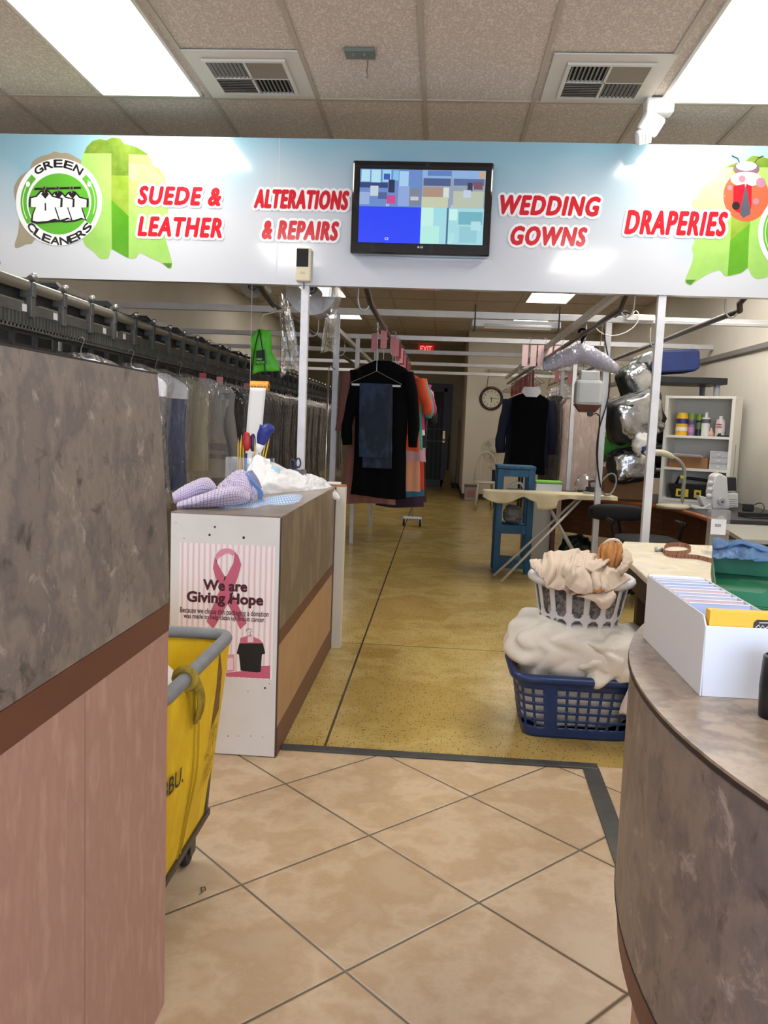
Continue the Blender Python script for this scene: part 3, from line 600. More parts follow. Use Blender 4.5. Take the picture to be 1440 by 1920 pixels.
# right curved counter
c2 = thing('curved_counter', 'curved right counter with stone laminate top and brown band', 'counter', (1.342, 1.09, 0))
def plan(R, x_off=0.0):
    pts = [(1.342+R*math.cos(a), 1.09+R*math.sin(a)) for a in [math.radians(270-k*3) for k in range(0, 41)]]
    # tip, then back edge out of sight behind the tub
    xa, ya = pts[-1]
    return [(2.0, pts[0][1])]+pts
def rc_pts(R): 
    a_end = math.radians(150.2)
    P = [(1.342+R*math.cos(a), 1.09+R*math.sin(a)) for a in [math.radians(262)+(a_end-math.radians(262))*k/44 for k in range(45)]]
    x, y = P[-1]
    P += [(x+.018, y+.012), (x+.06, y+.004), (0.56, 1.66), (0.64, 1.86), (0.75, 2.2), (2.1, 2.2), (2.1, P[0][1])]
    return P
f = MB(); f.prism([(x, y, 0.998) for x, y in rc_pts(1.05)], (0, 0, .004)); f.build('worktop', mat('worktop_laminate', '8e7d6d', 0.3, var=['79695c', '9f8b78', '857565', 'ab9782'], scale=7, detail=10, lo=.36, hi=.64), c2)
f = MB(); f.prism([(x, y, 0.992) for x, y in rc_pts(1.051)], (0, 0, .0058)); f.build('top_edge', m_edge, c2)
f = MB(); f.prism([(x, y, 0.625) for x, y in rc_pts(1.047)], (0, 0, .3668)); f.build('upper_panel', m_lam, c2)
f = MB(); f.prism([(x, y, 0.622) for x, y in rc_pts(1.048)], (0, 0, .003)); f.build('lower_edge', m_edge, c2)
f = MB(); f.prism([(x, y, 0.562) for x, y in rc_pts(1.04)], (0, 0, .060)); f.build('band', m_band, c2)
f = MB(); f.prism([(x, y, 0.0) for x, y in rc_pts(1.005)], (0, 0, .562)); f.build('front', m_pink, c2)
# white-ended service counter
c3 = thing('service_counter', 'low service counter with white end panel, laminate side and brown band', 'counter', (-0.82, 4.0, 0))
SX0, SX1, SY0, SY1, SZ = -1.045, -0.605, 3.18, 4.86, 0.976
m_wend = mat('white_painted_board', 'dcd8d3', 0.5, var='d3cec8', scale=3, bump=.02, bscale=70)
f = MB(); f.box(SX0, SX1-.004, SY0, SY0+.018, 0.004, SZ-.001); f.build('end_panel', m_wend, c3, bevel=.001)
f = MB(); f.box(SX1-.004, SX1, SY0, SY0+.018, 0, SZ-.001); f.build('end_edge', mat('chipped_edge', '4a3630', 0.7), c3)
MB().box(SX0, SX1, SY0+.0005, SY1, SZ-.001, SZ+.004).build('worktop', mat('counter_top_laminate', '8d7e70', 0.3, var=['7d6f63', '9a8a7b'], scale=5, detail=8), c3)
MB().box(SX0+.01, SX1, SY0+.018, SY1, 0.52, SZ-.001).build('upper_panel', mat('side_laminate', '7c6c58', 0.5, var=['6d5f4e', '8a7962', '7a6b58'], scale=5, detail=8, stretch=(1, 1, .45)), c3)
MB().box(SX0+.01, SX1+.001, SY0+.018, SY1, 0.462, 0.52).build('band', m_band, c3)
MB().box(SX0+.01, SX1, SY0+.018, SY1, 0.12, 0.462).build('front', mat('tan_laminate', 'b48f68', 0.5, var='ab8661', scale=8, detail=5), c3)
MB().box(SX0+.01, SX1+.003, SY0+.018, SY1, 0, 0.12).build('kickboard', mat('kick_brown', '6b4532', 0.5), c3)
MB().box(SX1-.02, SX1+.004, SY1-.02, SY1+.004, 0, SZ-.002).build('corner_trim', mat('trim_brown', '5f3d2e', 0.5), c3)
for (px, py, r) in ((403, 988, .007), (393, 1003, .008), (457, 1008, .009), (497, 1290, .007), (465, 1296, .003), (505, 1282, .003), (428, 1380, .004), (447, 1380, .003), (470, 1380, .003), (492, 1382, .003), (330, 980, .003), (345, 1009, .003)):
    q = at(px, py, SY0); MB().lathe([(r*.6, -.0012), (r*.6, 0)], (q.x, SY0, q.z), 12, 'y').build('screw_hole', mat('hole_dark', '3a302b', .8), c3)
t = thing('divider_panel', 'narrow white upright board at the far end of the service counter', 'panel', (-0.56, 4.93, 0))
a = at(637, 908, 4.93); pz = a.z
MB().box(-0.60, -0.548, 4.868, 4.955, 0, pz-.012).build('board', mat('cream_board', 'd6d0bd', 0.5), t)
MB().box(-0.80, -0.549, 4.868, 4.955, pz-.0118, pz).build('wood_edge', mat('orange_wood', 'b4743c', 0.45, var='a4662f', scale=20, stretch=(.3, 3, 3)), t)
# --- poster on the white end
PYF = SY0-.0012
def PP(u, v, l=0.0):
    # poster face point from photo-like position
    q = at(u, v, PYF); return Vector((q.x, PYF-l, q.z))
C6 = lambda x, y: (300+x/3.2, 840+y/3.2)
a, b = PP(*C6(118, 565)), PP(*C6(672, 1390))
x0, x1, z1, z0 = a.x, b.x, a.z, PP(*C6(400, 1375)).z
post = thing('poster', 'pink striped charity poster with ribbon on the white counter end', 'poster', ((x0+x1)/2, PYF, z0))
m_pp = mat('poster_paper', 'ecdedd', 0.35); N_, L_, b_ = nodes(m_pp)
tc = N_.new('ShaderNodeTexCoord'); wv = N_.new('ShaderNodeTexWave'); wv.bands_direction = 'X'; wv.inputs['Scale'].default_value = 14; wv.inputs['Distortion'].default_value = .6; L_.new(tc.outputs['Object'], wv.inputs[0])
cr = N_.new('ShaderNodeValToRGB'); cr.color_ramp.elements[0].color = lin('dfbfc0'); cr.color_ramp.elements[1].color = lin('efe4e2'); cr.color_ramp.elements[1].position = .55; L_.new(wv.outputs['Fac'], cr.inputs[0]); L_.new(cr.outputs[0], b_.inputs['Base Color'])
MB().box(x0, x1, PYF, SY0-.0001, z0, z1).build('sheet', m_pp, post)
m_rib = mat('ribbon_pink', 'c25f77', 0.4); m_ribl = mat('ribbon_light', 'd98a9c', 0.4)
def pshape(name, pts, m, l, parent=post, tr=C6, sm=0):
    P = [PP(*tr(x, y), l) for x, y in pts]; 
    return MB().prism(P, (0, .0002, 0)).build(name, m, parent)
pshape('ribbon_outline', [(325,640),(360,605),(405,596),(450,608),(478,640),(496,700),(478,770),(440,870),(410,945),(370,1020),(318,1094),(274,1040),(330,900),(390,770),(430,690),(440,650),(405,628),(345,655),(340,690),(395,770),(440,870),(490,990),(524,1050),(482,1094),(440,1010),(410,945),(350,800),(318,720)], m_white, .0005)
pshape('ribbon', [(448,622),(470,645),(488,700),(470,770),(432,870),(405,935),(362,1018),(318,1088),(280,1040),(335,905),(398,770),(440,690)], m_rib, .0008)
pshape('ribbon', [(330,650),(318,720),(330,770),(372,850),(388,770),(345,690)], m_rib, .0007)
pshape('ribbon', [(440,880),(412,945),(440,1005),(482,1088),(520,1050),(488,985)], m_rib, .0007)
pshape('ribbon_fold', [(332,640),(365,608),(405,600),(440,612),(452,625),(440,648),(405,630),(352,660),(338,690)], m_ribl, .0007)
m_plum = mat('poster_plum', '4a1226', 0.4)
def ptext(s, x0, x1, y0, y1, m, off=.0024, tr=C6):
    A, B = PP(*tr(x0, y1)), PP(*tr(x1, y1)); H = (PP(*tr(x0, y0))-A).length
    lettering('lettering', s, m, post, A, (1, 0, 0), (0, 0, 1), w=B.x-A.x, h=H, bold=off, lift=.0012)
ptext('We are', 258, 524, 786, 852, m_plum); ptext('Giving Hope', 160, 620, 855, 942, m_plum)
m_grey = mat('poster_ink', '4b2a33', 0.5)
ptext('Because we chose this packaging a donation', 120, 652, 952, 996, m_grey, .0003); ptext('was made to help clean up breast cancer.', 142, 632, 990, 1028, m_grey, .0003)
pshape('pink_floor', [(396,1348),(500,1338),(610,1308),(662,1306),(660,1384),(396,1372)], m_rib, .0004)
pshape('pink_card', [(398,1240),(446,1238),(448,1340),(398,1345)], mat('card_pink', 'd491a0', .4), .0006)
pshape('card_window', [(402,1260),(440,1258),(440,1330),(402,1333)], mat('card_pale', 'e7c9cd', .4), .0008)
pshape('cape', [(478,1172),(482,1140),(540,1122),(600,1150),(622,1178),(600,1182)], mat('cape_pink', 'c46a80', .4), .0006)
pshape('cape_emblem', [(526,1130),(560,1130),(560,1165),(526,1165)], mat('card_pale', 'e7c9cd', .4), .0008)
pshape('printed_shirt', [(476,1172),(618,1172),(632,1232),(612,1240),(604,1342),(584,1346),(500,1338),(484,1334),(474,1240),(460,1232)], mat('shirt_black', '0e0d0c', .5), .0010)
f = MB(); f.tube([PP(*C6(545, 1125), .0012), PP(*C6(540, 1108), .0012), PP(*C6(550, 1095), .0012), PP(*C6(545, 1085), .0012), PP(*C6(520, 1086), .0012), PP(*C6(518, 1100), .0012)], .0012, 6); f.build('printed_hook', mat('hook_grey', '7d7680', .4), post)

# ================================================================== WHITE RACK FRAME AND HANGING RAILS
m_wst = mat('white_painted_steel', 'd3d2d4', 0.4, var='c8c7c8', scale=8)
m_pipe = mat('dark_pipe', '4a4540', 0.35, 0.7, var='5c554c', scale=20); m_hookw = mat('galvanised_hook', 'b9b7b2', 0.35, 0.6); m_wire = mat('wire_steel', '8d8a84', 0.35, 0.8)
fr = thing('rack_frame', 'white steel frame of posts and overhead cross beams around the garment rails', 'frame', (0, 9, 0))
BZ = 2.325
for (x, y, z1, wd) in ((-0.845, 5.03, BZ0, .046), (1.254, 5.03, BZ0, .046), (1.392, 7.3, BZ-.03, .05), (-0.94, 7.3, BZ-.03, .05), (1.44, 9.3, BZ-.025, .045), (-0.96, 9.3, BZ-.025, .045), (1.55, 11.0, BZ-.025, .045), (-0.88, 11.0, BZ-.025, .045)):
    MB().box(x-wd/2, x+wd/2, y-wd/2, y+wd/2, 0, z1).build('post', m_wst, fr, bevel=.003)
for (y, hh) in ((7.3, .055), (9.3, .05), (11.0, .05), (13.0, .05), (15.0, .05)):
    MB().box(XL+.002, XR-.002, y-.025, y+.025, BZ-hh/2, BZ+hh/2).build('cross_beam', m_wst, fr, bevel=.003)
for (x, y0, y1) in ((1.12, 5.16, 14.9), (-1.06, 5.16, 14.9), (-2.86, 5.16, 15.1)):
    MB().box(x-.022, x+.022, y0, y1, BZ-.075, BZ-.029).build('long_beam', m_wst, fr, bevel=.003)
t = thing('wall_rail', 'grey channel rail fixed along the right wall', 'rail', (XR, 8, 2.2))
MB().box(XR-.035, XR-.0005, 4.2, 15.9, 2.175, 2.225).build('channel', mat('grey_channel', '8f8b85', .4, .4), t, bevel=.004)
RZ = 2.15
rails = {}
def hrail(key, X, y0, y1, side, label, lean):
    t = thing('hanging_rail', label, 'rail', (X, y0, RZ), 'dark pipe garment rails')
    P = [(X+lean*.6, 5.13, RZ+.075), (X+lean*.45, 5.20, RZ+.068), (X+lean*.2, 5.38, RZ+.04), (X, y0, RZ), (X, y0+.3, RZ), (X, y1, RZ)]
    p0 = MB(); p0.tube(P, .019, 12); p0.build('pipe', m_pipe, t, smooth=True)
    p1 = MB(); p1.lathe([(.012, 0), (.022, 0), (.022, .02), (.012, .02)], (P[0][0], 5.122, P[0][2]), 16, 'y'); p1.build('pipe_end', m_hookw, t)
    for k, y in enumerate((y0+.02, 7.3, 9.3, 11.0, 13.0)):
        if y > y1: continue
        top = 2.90 if k == 0 else BZ-.0255
        h = ([(X+side*.085, 5.061, 2.90), (X+side*.085, y-.03, 2.90)] if k == 0 else [])+[(X+side*.085, y, top-(.03 if k == 0 else 0)), (X+side*.085, y, RZ+.06)]+[(X+side*(.0425+.0425*math.cos(a)), y, RZ+.03-.075*math.sin(a)) for a in [PI*j/10*.93 for j in range(11)]]
        MB().tube(h, .006, 8).build('support_hook', m_hookw, t, smooth=True)
    return t
hrail('R1', -1.19, 5.75, 14.5, 1, 'dark pipe hanging rail on the left holding the green drawstring bag hook', 0.02)
hrail('R2', -0.50, 5.55, 14.5, -1, 'dark pipe hanging rail above the jeans and dark coat', -0.01)
hrail('R3', 1.12, 5.5, 14.5, 1, 'dark pipe hanging rail carrying the lavender padded hanger', -0.04)
hrail('R4', 1.83, 5.4, 14.5, -1, 'dark pipe hanging rail nearest the right wall', -0.06)

# ================================================================== GARMENTS
m_film = film('clear_garment_bag', gloss=1.0, haze=.012, bump=1.0, bscale=24, rough=.10); m_film2 = film('milky_garment_bag', gloss=1.2, haze=.25, bump=1.0, bscale=22, rough=.10)
m_cape = mat('paper_cape', 'dcdbe0', .6); m_tagp = mat('pink_tag', 'd98d92', .6); m_tagr = mat('red_tag', 'b0484a', .6); m_blackfab = mat('black_fabric', '070708', .95, bump=.15, bscale=60, spec=.12); m_hang = mat('white_hanger', 'd4d4d2', .4)
FAB = {}
def fab(h, v=None):
    if h not in FAB: FAB[h] = mat('fabric_'+h, h, .85, var=v or h, scale=14, bump=.25, bscale=30, stretch=(1, 1, .25))
    return FAB[h]
def body_fn(w, length, z0, th, flare, seed, grow=0.0, neck=.07):
    def prof(v):
        z = z0-length*v
        s = min(1, v*length/.11)
        hw = neck+(w/2-neck)*(math.sin(s*PI/2)) if v*length < .11 else w/2*(1-.10*math.sin(PI*min(1, (v*length-.11)/(length)))+flare*(v))
        t = th*(.35+.65*min(1, v*length/.16))
        return z, hw+grow, t+grow*.8
    def fn(u, v):
        z, hw, t = prof(v); a = 2*PI*u; c, s = math.cos(a), math.sin(a)
        x = math.copysign(abs(c)**.8, c)*hw; y = math.copysign(abs(s)**.7, s)*t
        fold = math.sin(x*46+seed*3+2*noise.noise(Vector((x*4, z*2, seed))))*.012*v+.03*noise.noise(Vector((x*5, z*3.2, seed+5)))*v
        x += .012*noise.noise(Vector((z*4, seed, a)))*v; 
        return Vector((x, y+fold, z+.012*math.sin(x*9+seed)*v))
    return fn
def sleeve(mb, side, w, z0, ln, seed, r=.062, spread=.16):
    P = []; R = []
    for k in range(9):
        t = k/8; P.append((side*(w/2-.03+spread*min(1, t*1.3)*.45+.01*math.sin(t*7+seed)), .01*math.sin(t*5+seed), z0-.09-ln*t)); R.append(r*(1-.35*t)*(1+.1*math.sin(t*13+seed)))
    mb.tube(P, R, 12)
    return mb
def hanger(t, w=.40, m=None, hang=.10, hook=True, long=0.0, name='hanger'):
    f = MB(); ox = Vector(t['_o']); m = m or m_wire
    top = [(.0, 0, -.012)]
    hk = [(.018*math.cos(a), 0, -.005+.018*math.sin(a)) for a in [PI*1.05-PI*1.25*k/10 for k in range(11)]]
    hk += [(0, 0, -.05), (0, 0, -hang-long)]
    f.tube([ox+Vector(p) for p in hk], .0028, 6)
    tri = [(0, 0, -hang-long), (w/2, 0, -hang-.10-long), (w/2-.01, 0, -hang-.115-long), (-w/2+.01, 0, -hang-.115-long), (-w/2, 0, -hang-.10-long)]
    f.tube([ox+Vector(p) for p in tri], .003 if m is m_wire else .007, 6, close=True)
    return f.build(name, m, t)
def garment(label, loc, m, w=.44, length=.75, th=.035, flare=.05, sl=0.0, seed=None, bag=None, bagl=None, tagm=None, cape=None, rotz=0, hang=.10, group=None, long=0.0, name='garment', cat='garment', stripes=None, slr=.062, hm=None, collar=None):
    seed = random.random()*50 if seed is None else seed
    t = thing(name, label, cat, loc, group); o = Vector(loc)
    hanger(t, w*.92, hang=hang, long=long, m=hm)
    z0 = -hang-.012-long
    fn = body_fn(w, length, z0, th, flare, seed)
    MB().grid(lambda u, v: o+fn(u, v), 40, 22, closeu=True).build('body', m, t, smooth=True)
    if sl:
        for s in (-1, 1): MB().__class__; sm = MB(); sleeve(sm, s, w, z0, sl, seed+s, slr); [setattr(sm, 'v', [o+v for v in sm.v])]; sm.build('sleeve', m, t, smooth=True)
    if stripes:
        for (za, zb, mm) in stripes:
            f2 = body_fn(w, length, z0, th, flare, seed, .004); va, vb = za/length, zb/length
            MB().grid(lambda u, v: o+f2(u, va+(vb-va)*v), 40, 3, closeu=True).build('stripe', mm, t, smooth=True)
    if cape:
        f2 = body_fn(w, length, z0, th, flare, seed, .005); vb = .17/length
        MB().grid(lambda u, v: o+f2(u, vb*v), 40, 8, closeu=True).build('paper_cape', cape, t, smooth=True)
    if bag:
        L = bagl or length+.10; f3 = body_fn(w+.05, L, z0+.03, th+.02, .02, seed+9, .012, .05)
        MB().grid(lambda u, v: o+f3(u, v), 36, 24, closeu=True).build('plastic_cover', bag, t, smooth=True)
    if tagm:
        f = MB(); f.box(-.028, .028, -.012, -.010, -.18, -.03, Matrix.Translation(o) @ Matrix.Rotation(.5*random.uniform(-1, 1), 4, 'Z')); f.build('tag', tagm, t)
    t.rotation_euler = (0, 0, rotz)
    return t
def folded_pants(label, loc, m, w=.25, length=.62, hang=.14, group=None, rotz=0, bag=None, long=0.0, second=True):
    t = thing('folded_trousers', label, 'trousers', loc, group); o = Vector(loc)
    hanger(t, .42, hang=hang, m=None, long=long)
    zb = -hang-.115-long
    MB().cyl(o+Vector((-.20, 0, zb)), o+Vector((.20, 0, zb)), .009, n=10).build('hanger_bar', m_hang, t)
    for k, (dy, ln, x) in enumerate(((-.022, length, 0.0), (.024, length+.09, .03))):
        def fn(u, v, dy=dy, ln=ln, x=x, k=k):
            a = 2*PI*u; c, s = math.cos(a), math.sin(a)
            X = math.copysign(abs(c)**.5, c)*w/2*(1-.10*v)+x*v; Y = math.copysign(abs(s)**.6, s)*.018
            return o+Vector((X+.008*noise.noise(Vector((v*6, k, 3)))*v, Y+dy*(.3+.7*min(1, v*6))+.018*noise.noise(Vector((X*9, v*6, k+loc[1])))*v, zb+.014-ln*v))
        f = MB(); f.grid(fn, 28, 18, closeu=True); f.build('leg', m, t, smooth=True)
    t.rotation_euler = (0, 0, rotz)
    return t

# --- rail with the jeans and the dark coat (seen end on, colours showing at the right edges)
X2 = -0.50
m_den = mat('denim', '182234', .85, var=['131c2c', '24344e', '182336'], scale=5, bump=.2, bscale=90, stretch=(1, 1, .6))
folded_pants('dark blue jeans folded over a white bar hanger in front of the black coat', (X2-.04, 6.80, RZ+.019), m_den, w=.27, length=.60, long=.24)
garment('long black dress coat with sleeves hanging right behind the jeans', (X2+.0, 6.98, RZ+.019), m_blackfab, w=.48, length=1.14, sl=.62, th=.05, flare=.02, long=.17, cat='coat', name='black_coat', tagm=m_tagp)
garment('dusty pink long dress hanging left behind the black coat', (X2-.10, 7.25, RZ+.019), fab('8a5a50', '7a4d45'), w=.46, length=1.22, sl=.5, th=.05, long=.18, cat='dress', name='dress', tagm=m_tagp)
R2 = [('orange long shirt edge showing right of the black coat', 'd4532c', .50, .72, .3), ('teal green short sleeve top behind the orange shirt', '4a9a8c', .52, .70, .32), ('magenta blouse behind the teal top', 'b03768', .54, .50, .28), ('white blouse peeking out behind the magenta blouse', 'd8d2cc', .55, .55, .2), ('black jacket behind the white blouse', '17171a', .58, .66, .34), ('pale pink top hanging low behind the black jacket', 'c99aa4', .55, .82, .3), ('salmon long dress hem showing below the black coat', 'cf9070', .46, 1.15, 0), ('red orange long dress below the salmon hem', 'c9402c', .52, 1.12, 0), ('teal blue long skirt with low hem behind the red dress', '2f6f8a', .50, 1.22, 0), ('dark purple long dress with the lowest hem of the rail', '3c2840', .52, 1.36, 0), ('brown black patterned dress near the rail far end', '4a3028', .55, 1.30, 0), ('crimson skirt at the far end of the jeans rail', '9a2f4a', .5, 1.0, 0)]
for k, (lb, h, wd, ln, sl) in enumerate(R2):
    garment(lb, (X2+.05+.008*(k % 3), 7.45+.27*k, RZ+.019), fab(h), w=wd+.05, length=ln, sl=sl, th=.045, long=.20+.012*k, tagm=m_tagp if k % 3 != 2 else m_tagr, group=None, cat='garment')
# --- rail on the right: lavender hanger, tagged wire hangers, shirts
X3 = 1.12
t = thing('padded_hanger', 'large lavender padded hanger wrapped in clear film on the right rail', 'hanger', (X3, 6.95, RZ+.02)); o = Vector((X3, 6.95, RZ+.02))
f = MB(); f.tube([o+Vector((.03*math.cos(a), 0, -.005+.03*math.sin(a))) for a in [PI*1.0-PI*1.2*k/10 for k in range(11)]]+[o+Vector((0, 0, -.06)), o+Vector((0, 0, -.12))], .011, 8); f.build('hook', m_blackfab, t, smooth=True)
def lav(u, v):
    x = (u-.5)*.60; k = abs(u-.5)*2; zc = -.17-.10*k**1.25; r = .085*(1-.55*k**3); a = 2*PI*v
    return o+Vector((x, r*.62*math.cos(a), zc+r*(math.sin(a)*.95)-.02*k))
MB().grid(lav, 30, 16).build('padding', mat('lavender_cloth', 'a8a4b4', .7, bump=.2, bscale=18), t, smooth=True)
def lav2(u, v): 
    p = lav(u, v)-o; return o+Vector((p.x*1.03, p.y*1.15, p.z*1.06+.012+.006*math.sin(u*40)))
MB().grid(lav2, 40, 16).build('film_wrap', m_film, t, smooth=True)
base = None
for k in range(14):
    y = 10.6+.24*k; loc = (X3, y, RZ+.019); lb = 'empty wire hanger with a red paper tag on the right rail'
    if base is None:
        base = thing('tagged_hanger', lb, 'hanger', loc, 'tagged wire hangers on the right rail'); hanger(base, .38, hang=.10)
        f = MB(); q = Vector(loc); f.box(-.05, .05, -.012, -.010, -.27, -.06, Matrix.Translation(q) @ Matrix.Rotation(1.2, 4, 'Z')); f.build('paper_tag', m_tagr, base)
        base.rotation_euler = (0, 0, .5)
    else: dup(base, loc, .5+.12*math.sin(k*2.1))
garment('black sleeveless top on a white hanger below the red tags', (X3-.05, 10.2, RZ+.019), m_blackfab, w=.46, length=.98, th=.06, flare=.0, long=.24, cape=None, cat='top', name='sleeveless_top', hm=m_hang)
garment('dark navy long sleeve shirt hanging behind the black top', (X3-.04, 10.42, RZ+.019), fab('1a2036', '141a2c'), w=.56, length=.92, sl=.66, th=.06, long=.24, cat='shirt', name='navy_shirt', slr=.085)
# collar gap of the black top shows its white hanger card
q = Vector((X3-.05, 10.13, RZ-.33)); t = thing('collar_card', 'white card in the neck opening of the black top', 'card', q)
MB().prism([q+Vector(p) for p in ((-.09, 0, .06), (.09, 0, .06), (.12, 0, 0), (.07, 0, -.06), (-.06, 0, -.06), (-.12, 0, 0))], (0, .003, 0)).build('card', m_cape, t)
X4 = 1.83
m_dress = mat('blush_dress', 'e6cdbf', .8, var=['dcbfb0', 'efdace'], scale=18, bump=.5, bscale=40, stretch=(1, 1, .3))
garment('long blush pink ruffled dress in clear plastic behind the water tank', (X4-.13, 9.75, RZ+.019), m_dress, w=.60, length=1.46, th=.07, flare=.12, bag=m_film, long=.26, cat='dress', name='ruffled_dress')
garment('dark grey garment bag hanging right beside the blush dress', (X4+.28, 10.1, RZ+.019), fab('34363c', '2a2c31'), w=.34, length=.95, th=.07, bag=m_film, long=.28, cat='garment', name='dark_garment')
garment('black coat in clear plastic left of the blush dress', (X4-.36, 10.9, RZ+.019), fab('26272b', '1c1d20'), w=.36, length=1.2, th=.06, bag=m_film, long=.24, cat='coat', name='coat', tagm=m_tagp)
garment('white blouse in plastic at the top behind the blush dress', (X4-.15, 11.2, RZ+.019), fab('cfc9c2'), w=.5, length=.8, th=.06, bag=m_film, long=.10, cat='blouse', name='blouse', tagm=m_tagp)
garment('green top in plastic on the rail beyond the white blouse', (X4-.12, 11.8, RZ+.019), fab('4c7a34'), w=.5, length=.8, th=.06, bag=m_film, long=.12, cat='top', name='green_shirt')
# three pink capes on the cross beam
base = None
for k, x in enumerate((.93, 1.10, 1.28)):
    loc = (x, 9.27, BZ+.03)
    if base is None:
        base = thing('caped_hanger', 'wire hanger with a folded pink and white paper cape on the cross beam', 'hanger', loc, 'pink caped hangers on the cross beam'); hanger(base, .26, hang=.12, long=.10)
        q = Vector(loc)
        for s in (-1, 1): MB().box(q.x+s*.045-.032, q.x+s*.045+.032, q.y-.035, q.y-.033, q.z-.30, q.z-.07).build('paper_flap', mat('cape_pale_pink', 'd9b8b8', .6), base)
    else: dup(base, loc)

# ================================================================== GARMENT CONVEYOR ON THE LEFT
m_cv = mat('conveyor_grey', '4b4b48', .5, .2, var='5a5a55', scale=10); m_cvd = mat('conveyor_black', '17181a', .5); m_cvt = mat('conveyor_tube', '7d7a70', .35, .6); m_chr = mat('chrome_knob', 'c9c9c6', .2, .9)
CX, C0, C1 = -2.0, 2.9, 15.2
cv = thing('garment_conveyor', 'long dark garment conveyor track with brackets running along the left wall', 'conveyor', (CX, C0, 1.95))
MB().cyl((CX, C0, 1.95), (CX, C1, 1.95), .026, n=14).build('track_tube', m_cvt, cv, smooth=True)
MB().cyl((CX-.62, C0, 1.95), (CX-.62, C1, 1.95), .026, n=14).build('track_tube', m_cvt, cv, smooth=True)
MB().box(CX-.05, CX-.03, C0, C1, 1.885, 1.93).build('drive_channel', m_cvd, cv)
MB().box(CX+.0, CX+.014, C0, C1, 1.815, 1.862).build('number_plate', m_cv, cv)
f = MB(); y = C0
while y < C1:
    f.box(CX, CX+.012, y, y+.014, 1.745, 1.815); y += .034
f.box(CX, CX+.012, C0, C1, 1.738, 1.757); f.build('slot_comb', m_cv, cv)
f = MB(); f.box(CX-.02, CX-.008, C0, C1, 1.655, 1.672); f.box(CX-.02, CX-.008, C0, C1, 1.722, 1.738); y = C0
while y < C1:
    f.box(CX-.022, CX-.006, y, y+.03, 1.655, 1.738); y += .22
f.build('lower_ladder', m_cvd, cv)
f = MB(); f.box(CX-.64, CX-.628, C0, C1, 1.655, 1.862); f.build('rear_plate', m_cvd, cv)
y = 3.92-.335*3; k = 0
while y < C1-.2:
    if y > C0:
        f = MB(); f.box(CX+.0, CX+.03, y-.022, y+.022, 1.80, 1.90); f.box(CX-.035, CX+.035, y-.018, y+.018, 1.895, 1.965); f.tube([(CX+.0, y, 1.965), (CX+.01, y, 1.98), (CX+.03, y, 1.99)], [.02, .018, .02], 10)
        o = f.build('carrier', m_cv, cv, bevel=.004)
        MB().lathe([(.0, .016), (.014, .012), (.018, 0), (.014, -.012), (0, -.016)], (CX+.03, y, 1.995), 12).build('knob', m_chr, o, smooth=True)
        if k % 2 == 0:
            f = MB(); f.tube([(CX-.04, y+.1, 1.90), (CX-.04, y+.1, 2.00), (CX-.06, y+.1, 2.02), (CX-.56, y+.1, 2.02), (CX-.58, y+.1, 2.00), (CX-.58, y+.1, 1.90)], .022, 6); f.build('yoke', m_cvd, cv)
    y += .335; k += 1
for (px, py) in ((46, 592), (104, 607), (196, 631), (217, 636), (233, 641)):
    q = atx(px, py, CX+.0145); MB().box(CX+.0142, CX+.0152, q.y-.022, q.y+.022, 1.822, 1.856).build('number_card', m_cape, cv)
base = None
for y in (4.9, 8.2, 11.5, 14.6):
    loc = (CX-.32, y, 0); lb = 'round grey post with a bracket carrying the garment conveyor track'
    if base is None:
        base = thing('conveyor_support', lb, 'support post', loc, 'conveyor support posts')
        MB().cyl((CX-.32, y, 0), (CX-.32, y, 1.90), .03, n=12).build('post', m_cv, base, smooth=True); MB().box(CX-.60, CX-.055, y-.02, y+.02, 1.90, 1.925).build('bracket', m_cv, base)
    else: dup(base, loc)
# garments on it
CG = [('2f3f66', .80, 'pale blue shirt under a white paper cape nearest the counter on the conveyor', 'w'), ('a99f88', .70, 'beige jacket in clear plastic behind the white caped shirt', ''), ('8f8c8a', .95, 'grey jersey with black stripes and a red tag in a milky bag', 's'),
      ('141416', 1.05, 'black suit in shiny plastic behind the striped jersey', ''), ('2a3c5e', 1.0, 'blue denim trousers in plastic behind the black suit', ''), ('1a1a1c', 1.1, '', ''), ('33302f', 1.1, '', ''), ('57534c', 1.0, 'taupe garment with a pink tag left of the white post', 't'), ('3d4146', 1.1, '', ''), ('1d1e22', 1.1, '', '')]
greys = ['1d1e22', '2b2b2d', '3b3d42', '4a4842', '24262c', '55514a', '303438', '5f5a50', '1a1c1f', '3f3b36']
gl = 'dark garment in clear plastic packed on the far conveyor'
CG = [('b9b4a8', .8, 'white caped garment peeking above the left counter on the conveyor', 'w'), ('6f6a60', .8, 'grey garment with a white cape hanging between the left counter and the blue shirt', 'w')]+CG
gy = 4.45
for k in range(46):
    if k < len(CG): h, ln, lb, fl = CG[k]
    else: h, ln, lb, fl = greys[k % 10], random.uniform(.95, 1.2), '', ''
    st = None
    if fl == 's': st = [(.50, .56, m_blackfab), (.59, .63, m_blackfab), (.85, .91, m_blackfab)]
    grp = 'bagged garments on the conveyor' if not lb else None
    garment(lb or gl, (CX+.03+random.uniform(-.02, .02), gy, 1.752), fab(h), w=.46, length=ln, sl=(.62 if fl == 's' else 0), th=.045 if k > 6 else .05, bag=m_film2 if fl == 's' else m_film, bagl=(.8 if fl == 's' else ln+.12), cape=m_cape if fl == 'w' else None, tagm=m_tagr if fl in 's' and fl else (m_tagp if fl == 't' or k % 9 == 5 else None), group=grp, stripes=st, hang=.09, name='bagged_garment')
    gy += (.72, .48, .48, .62, .50, .32, .28, .25)[k] if k < 8 else .18

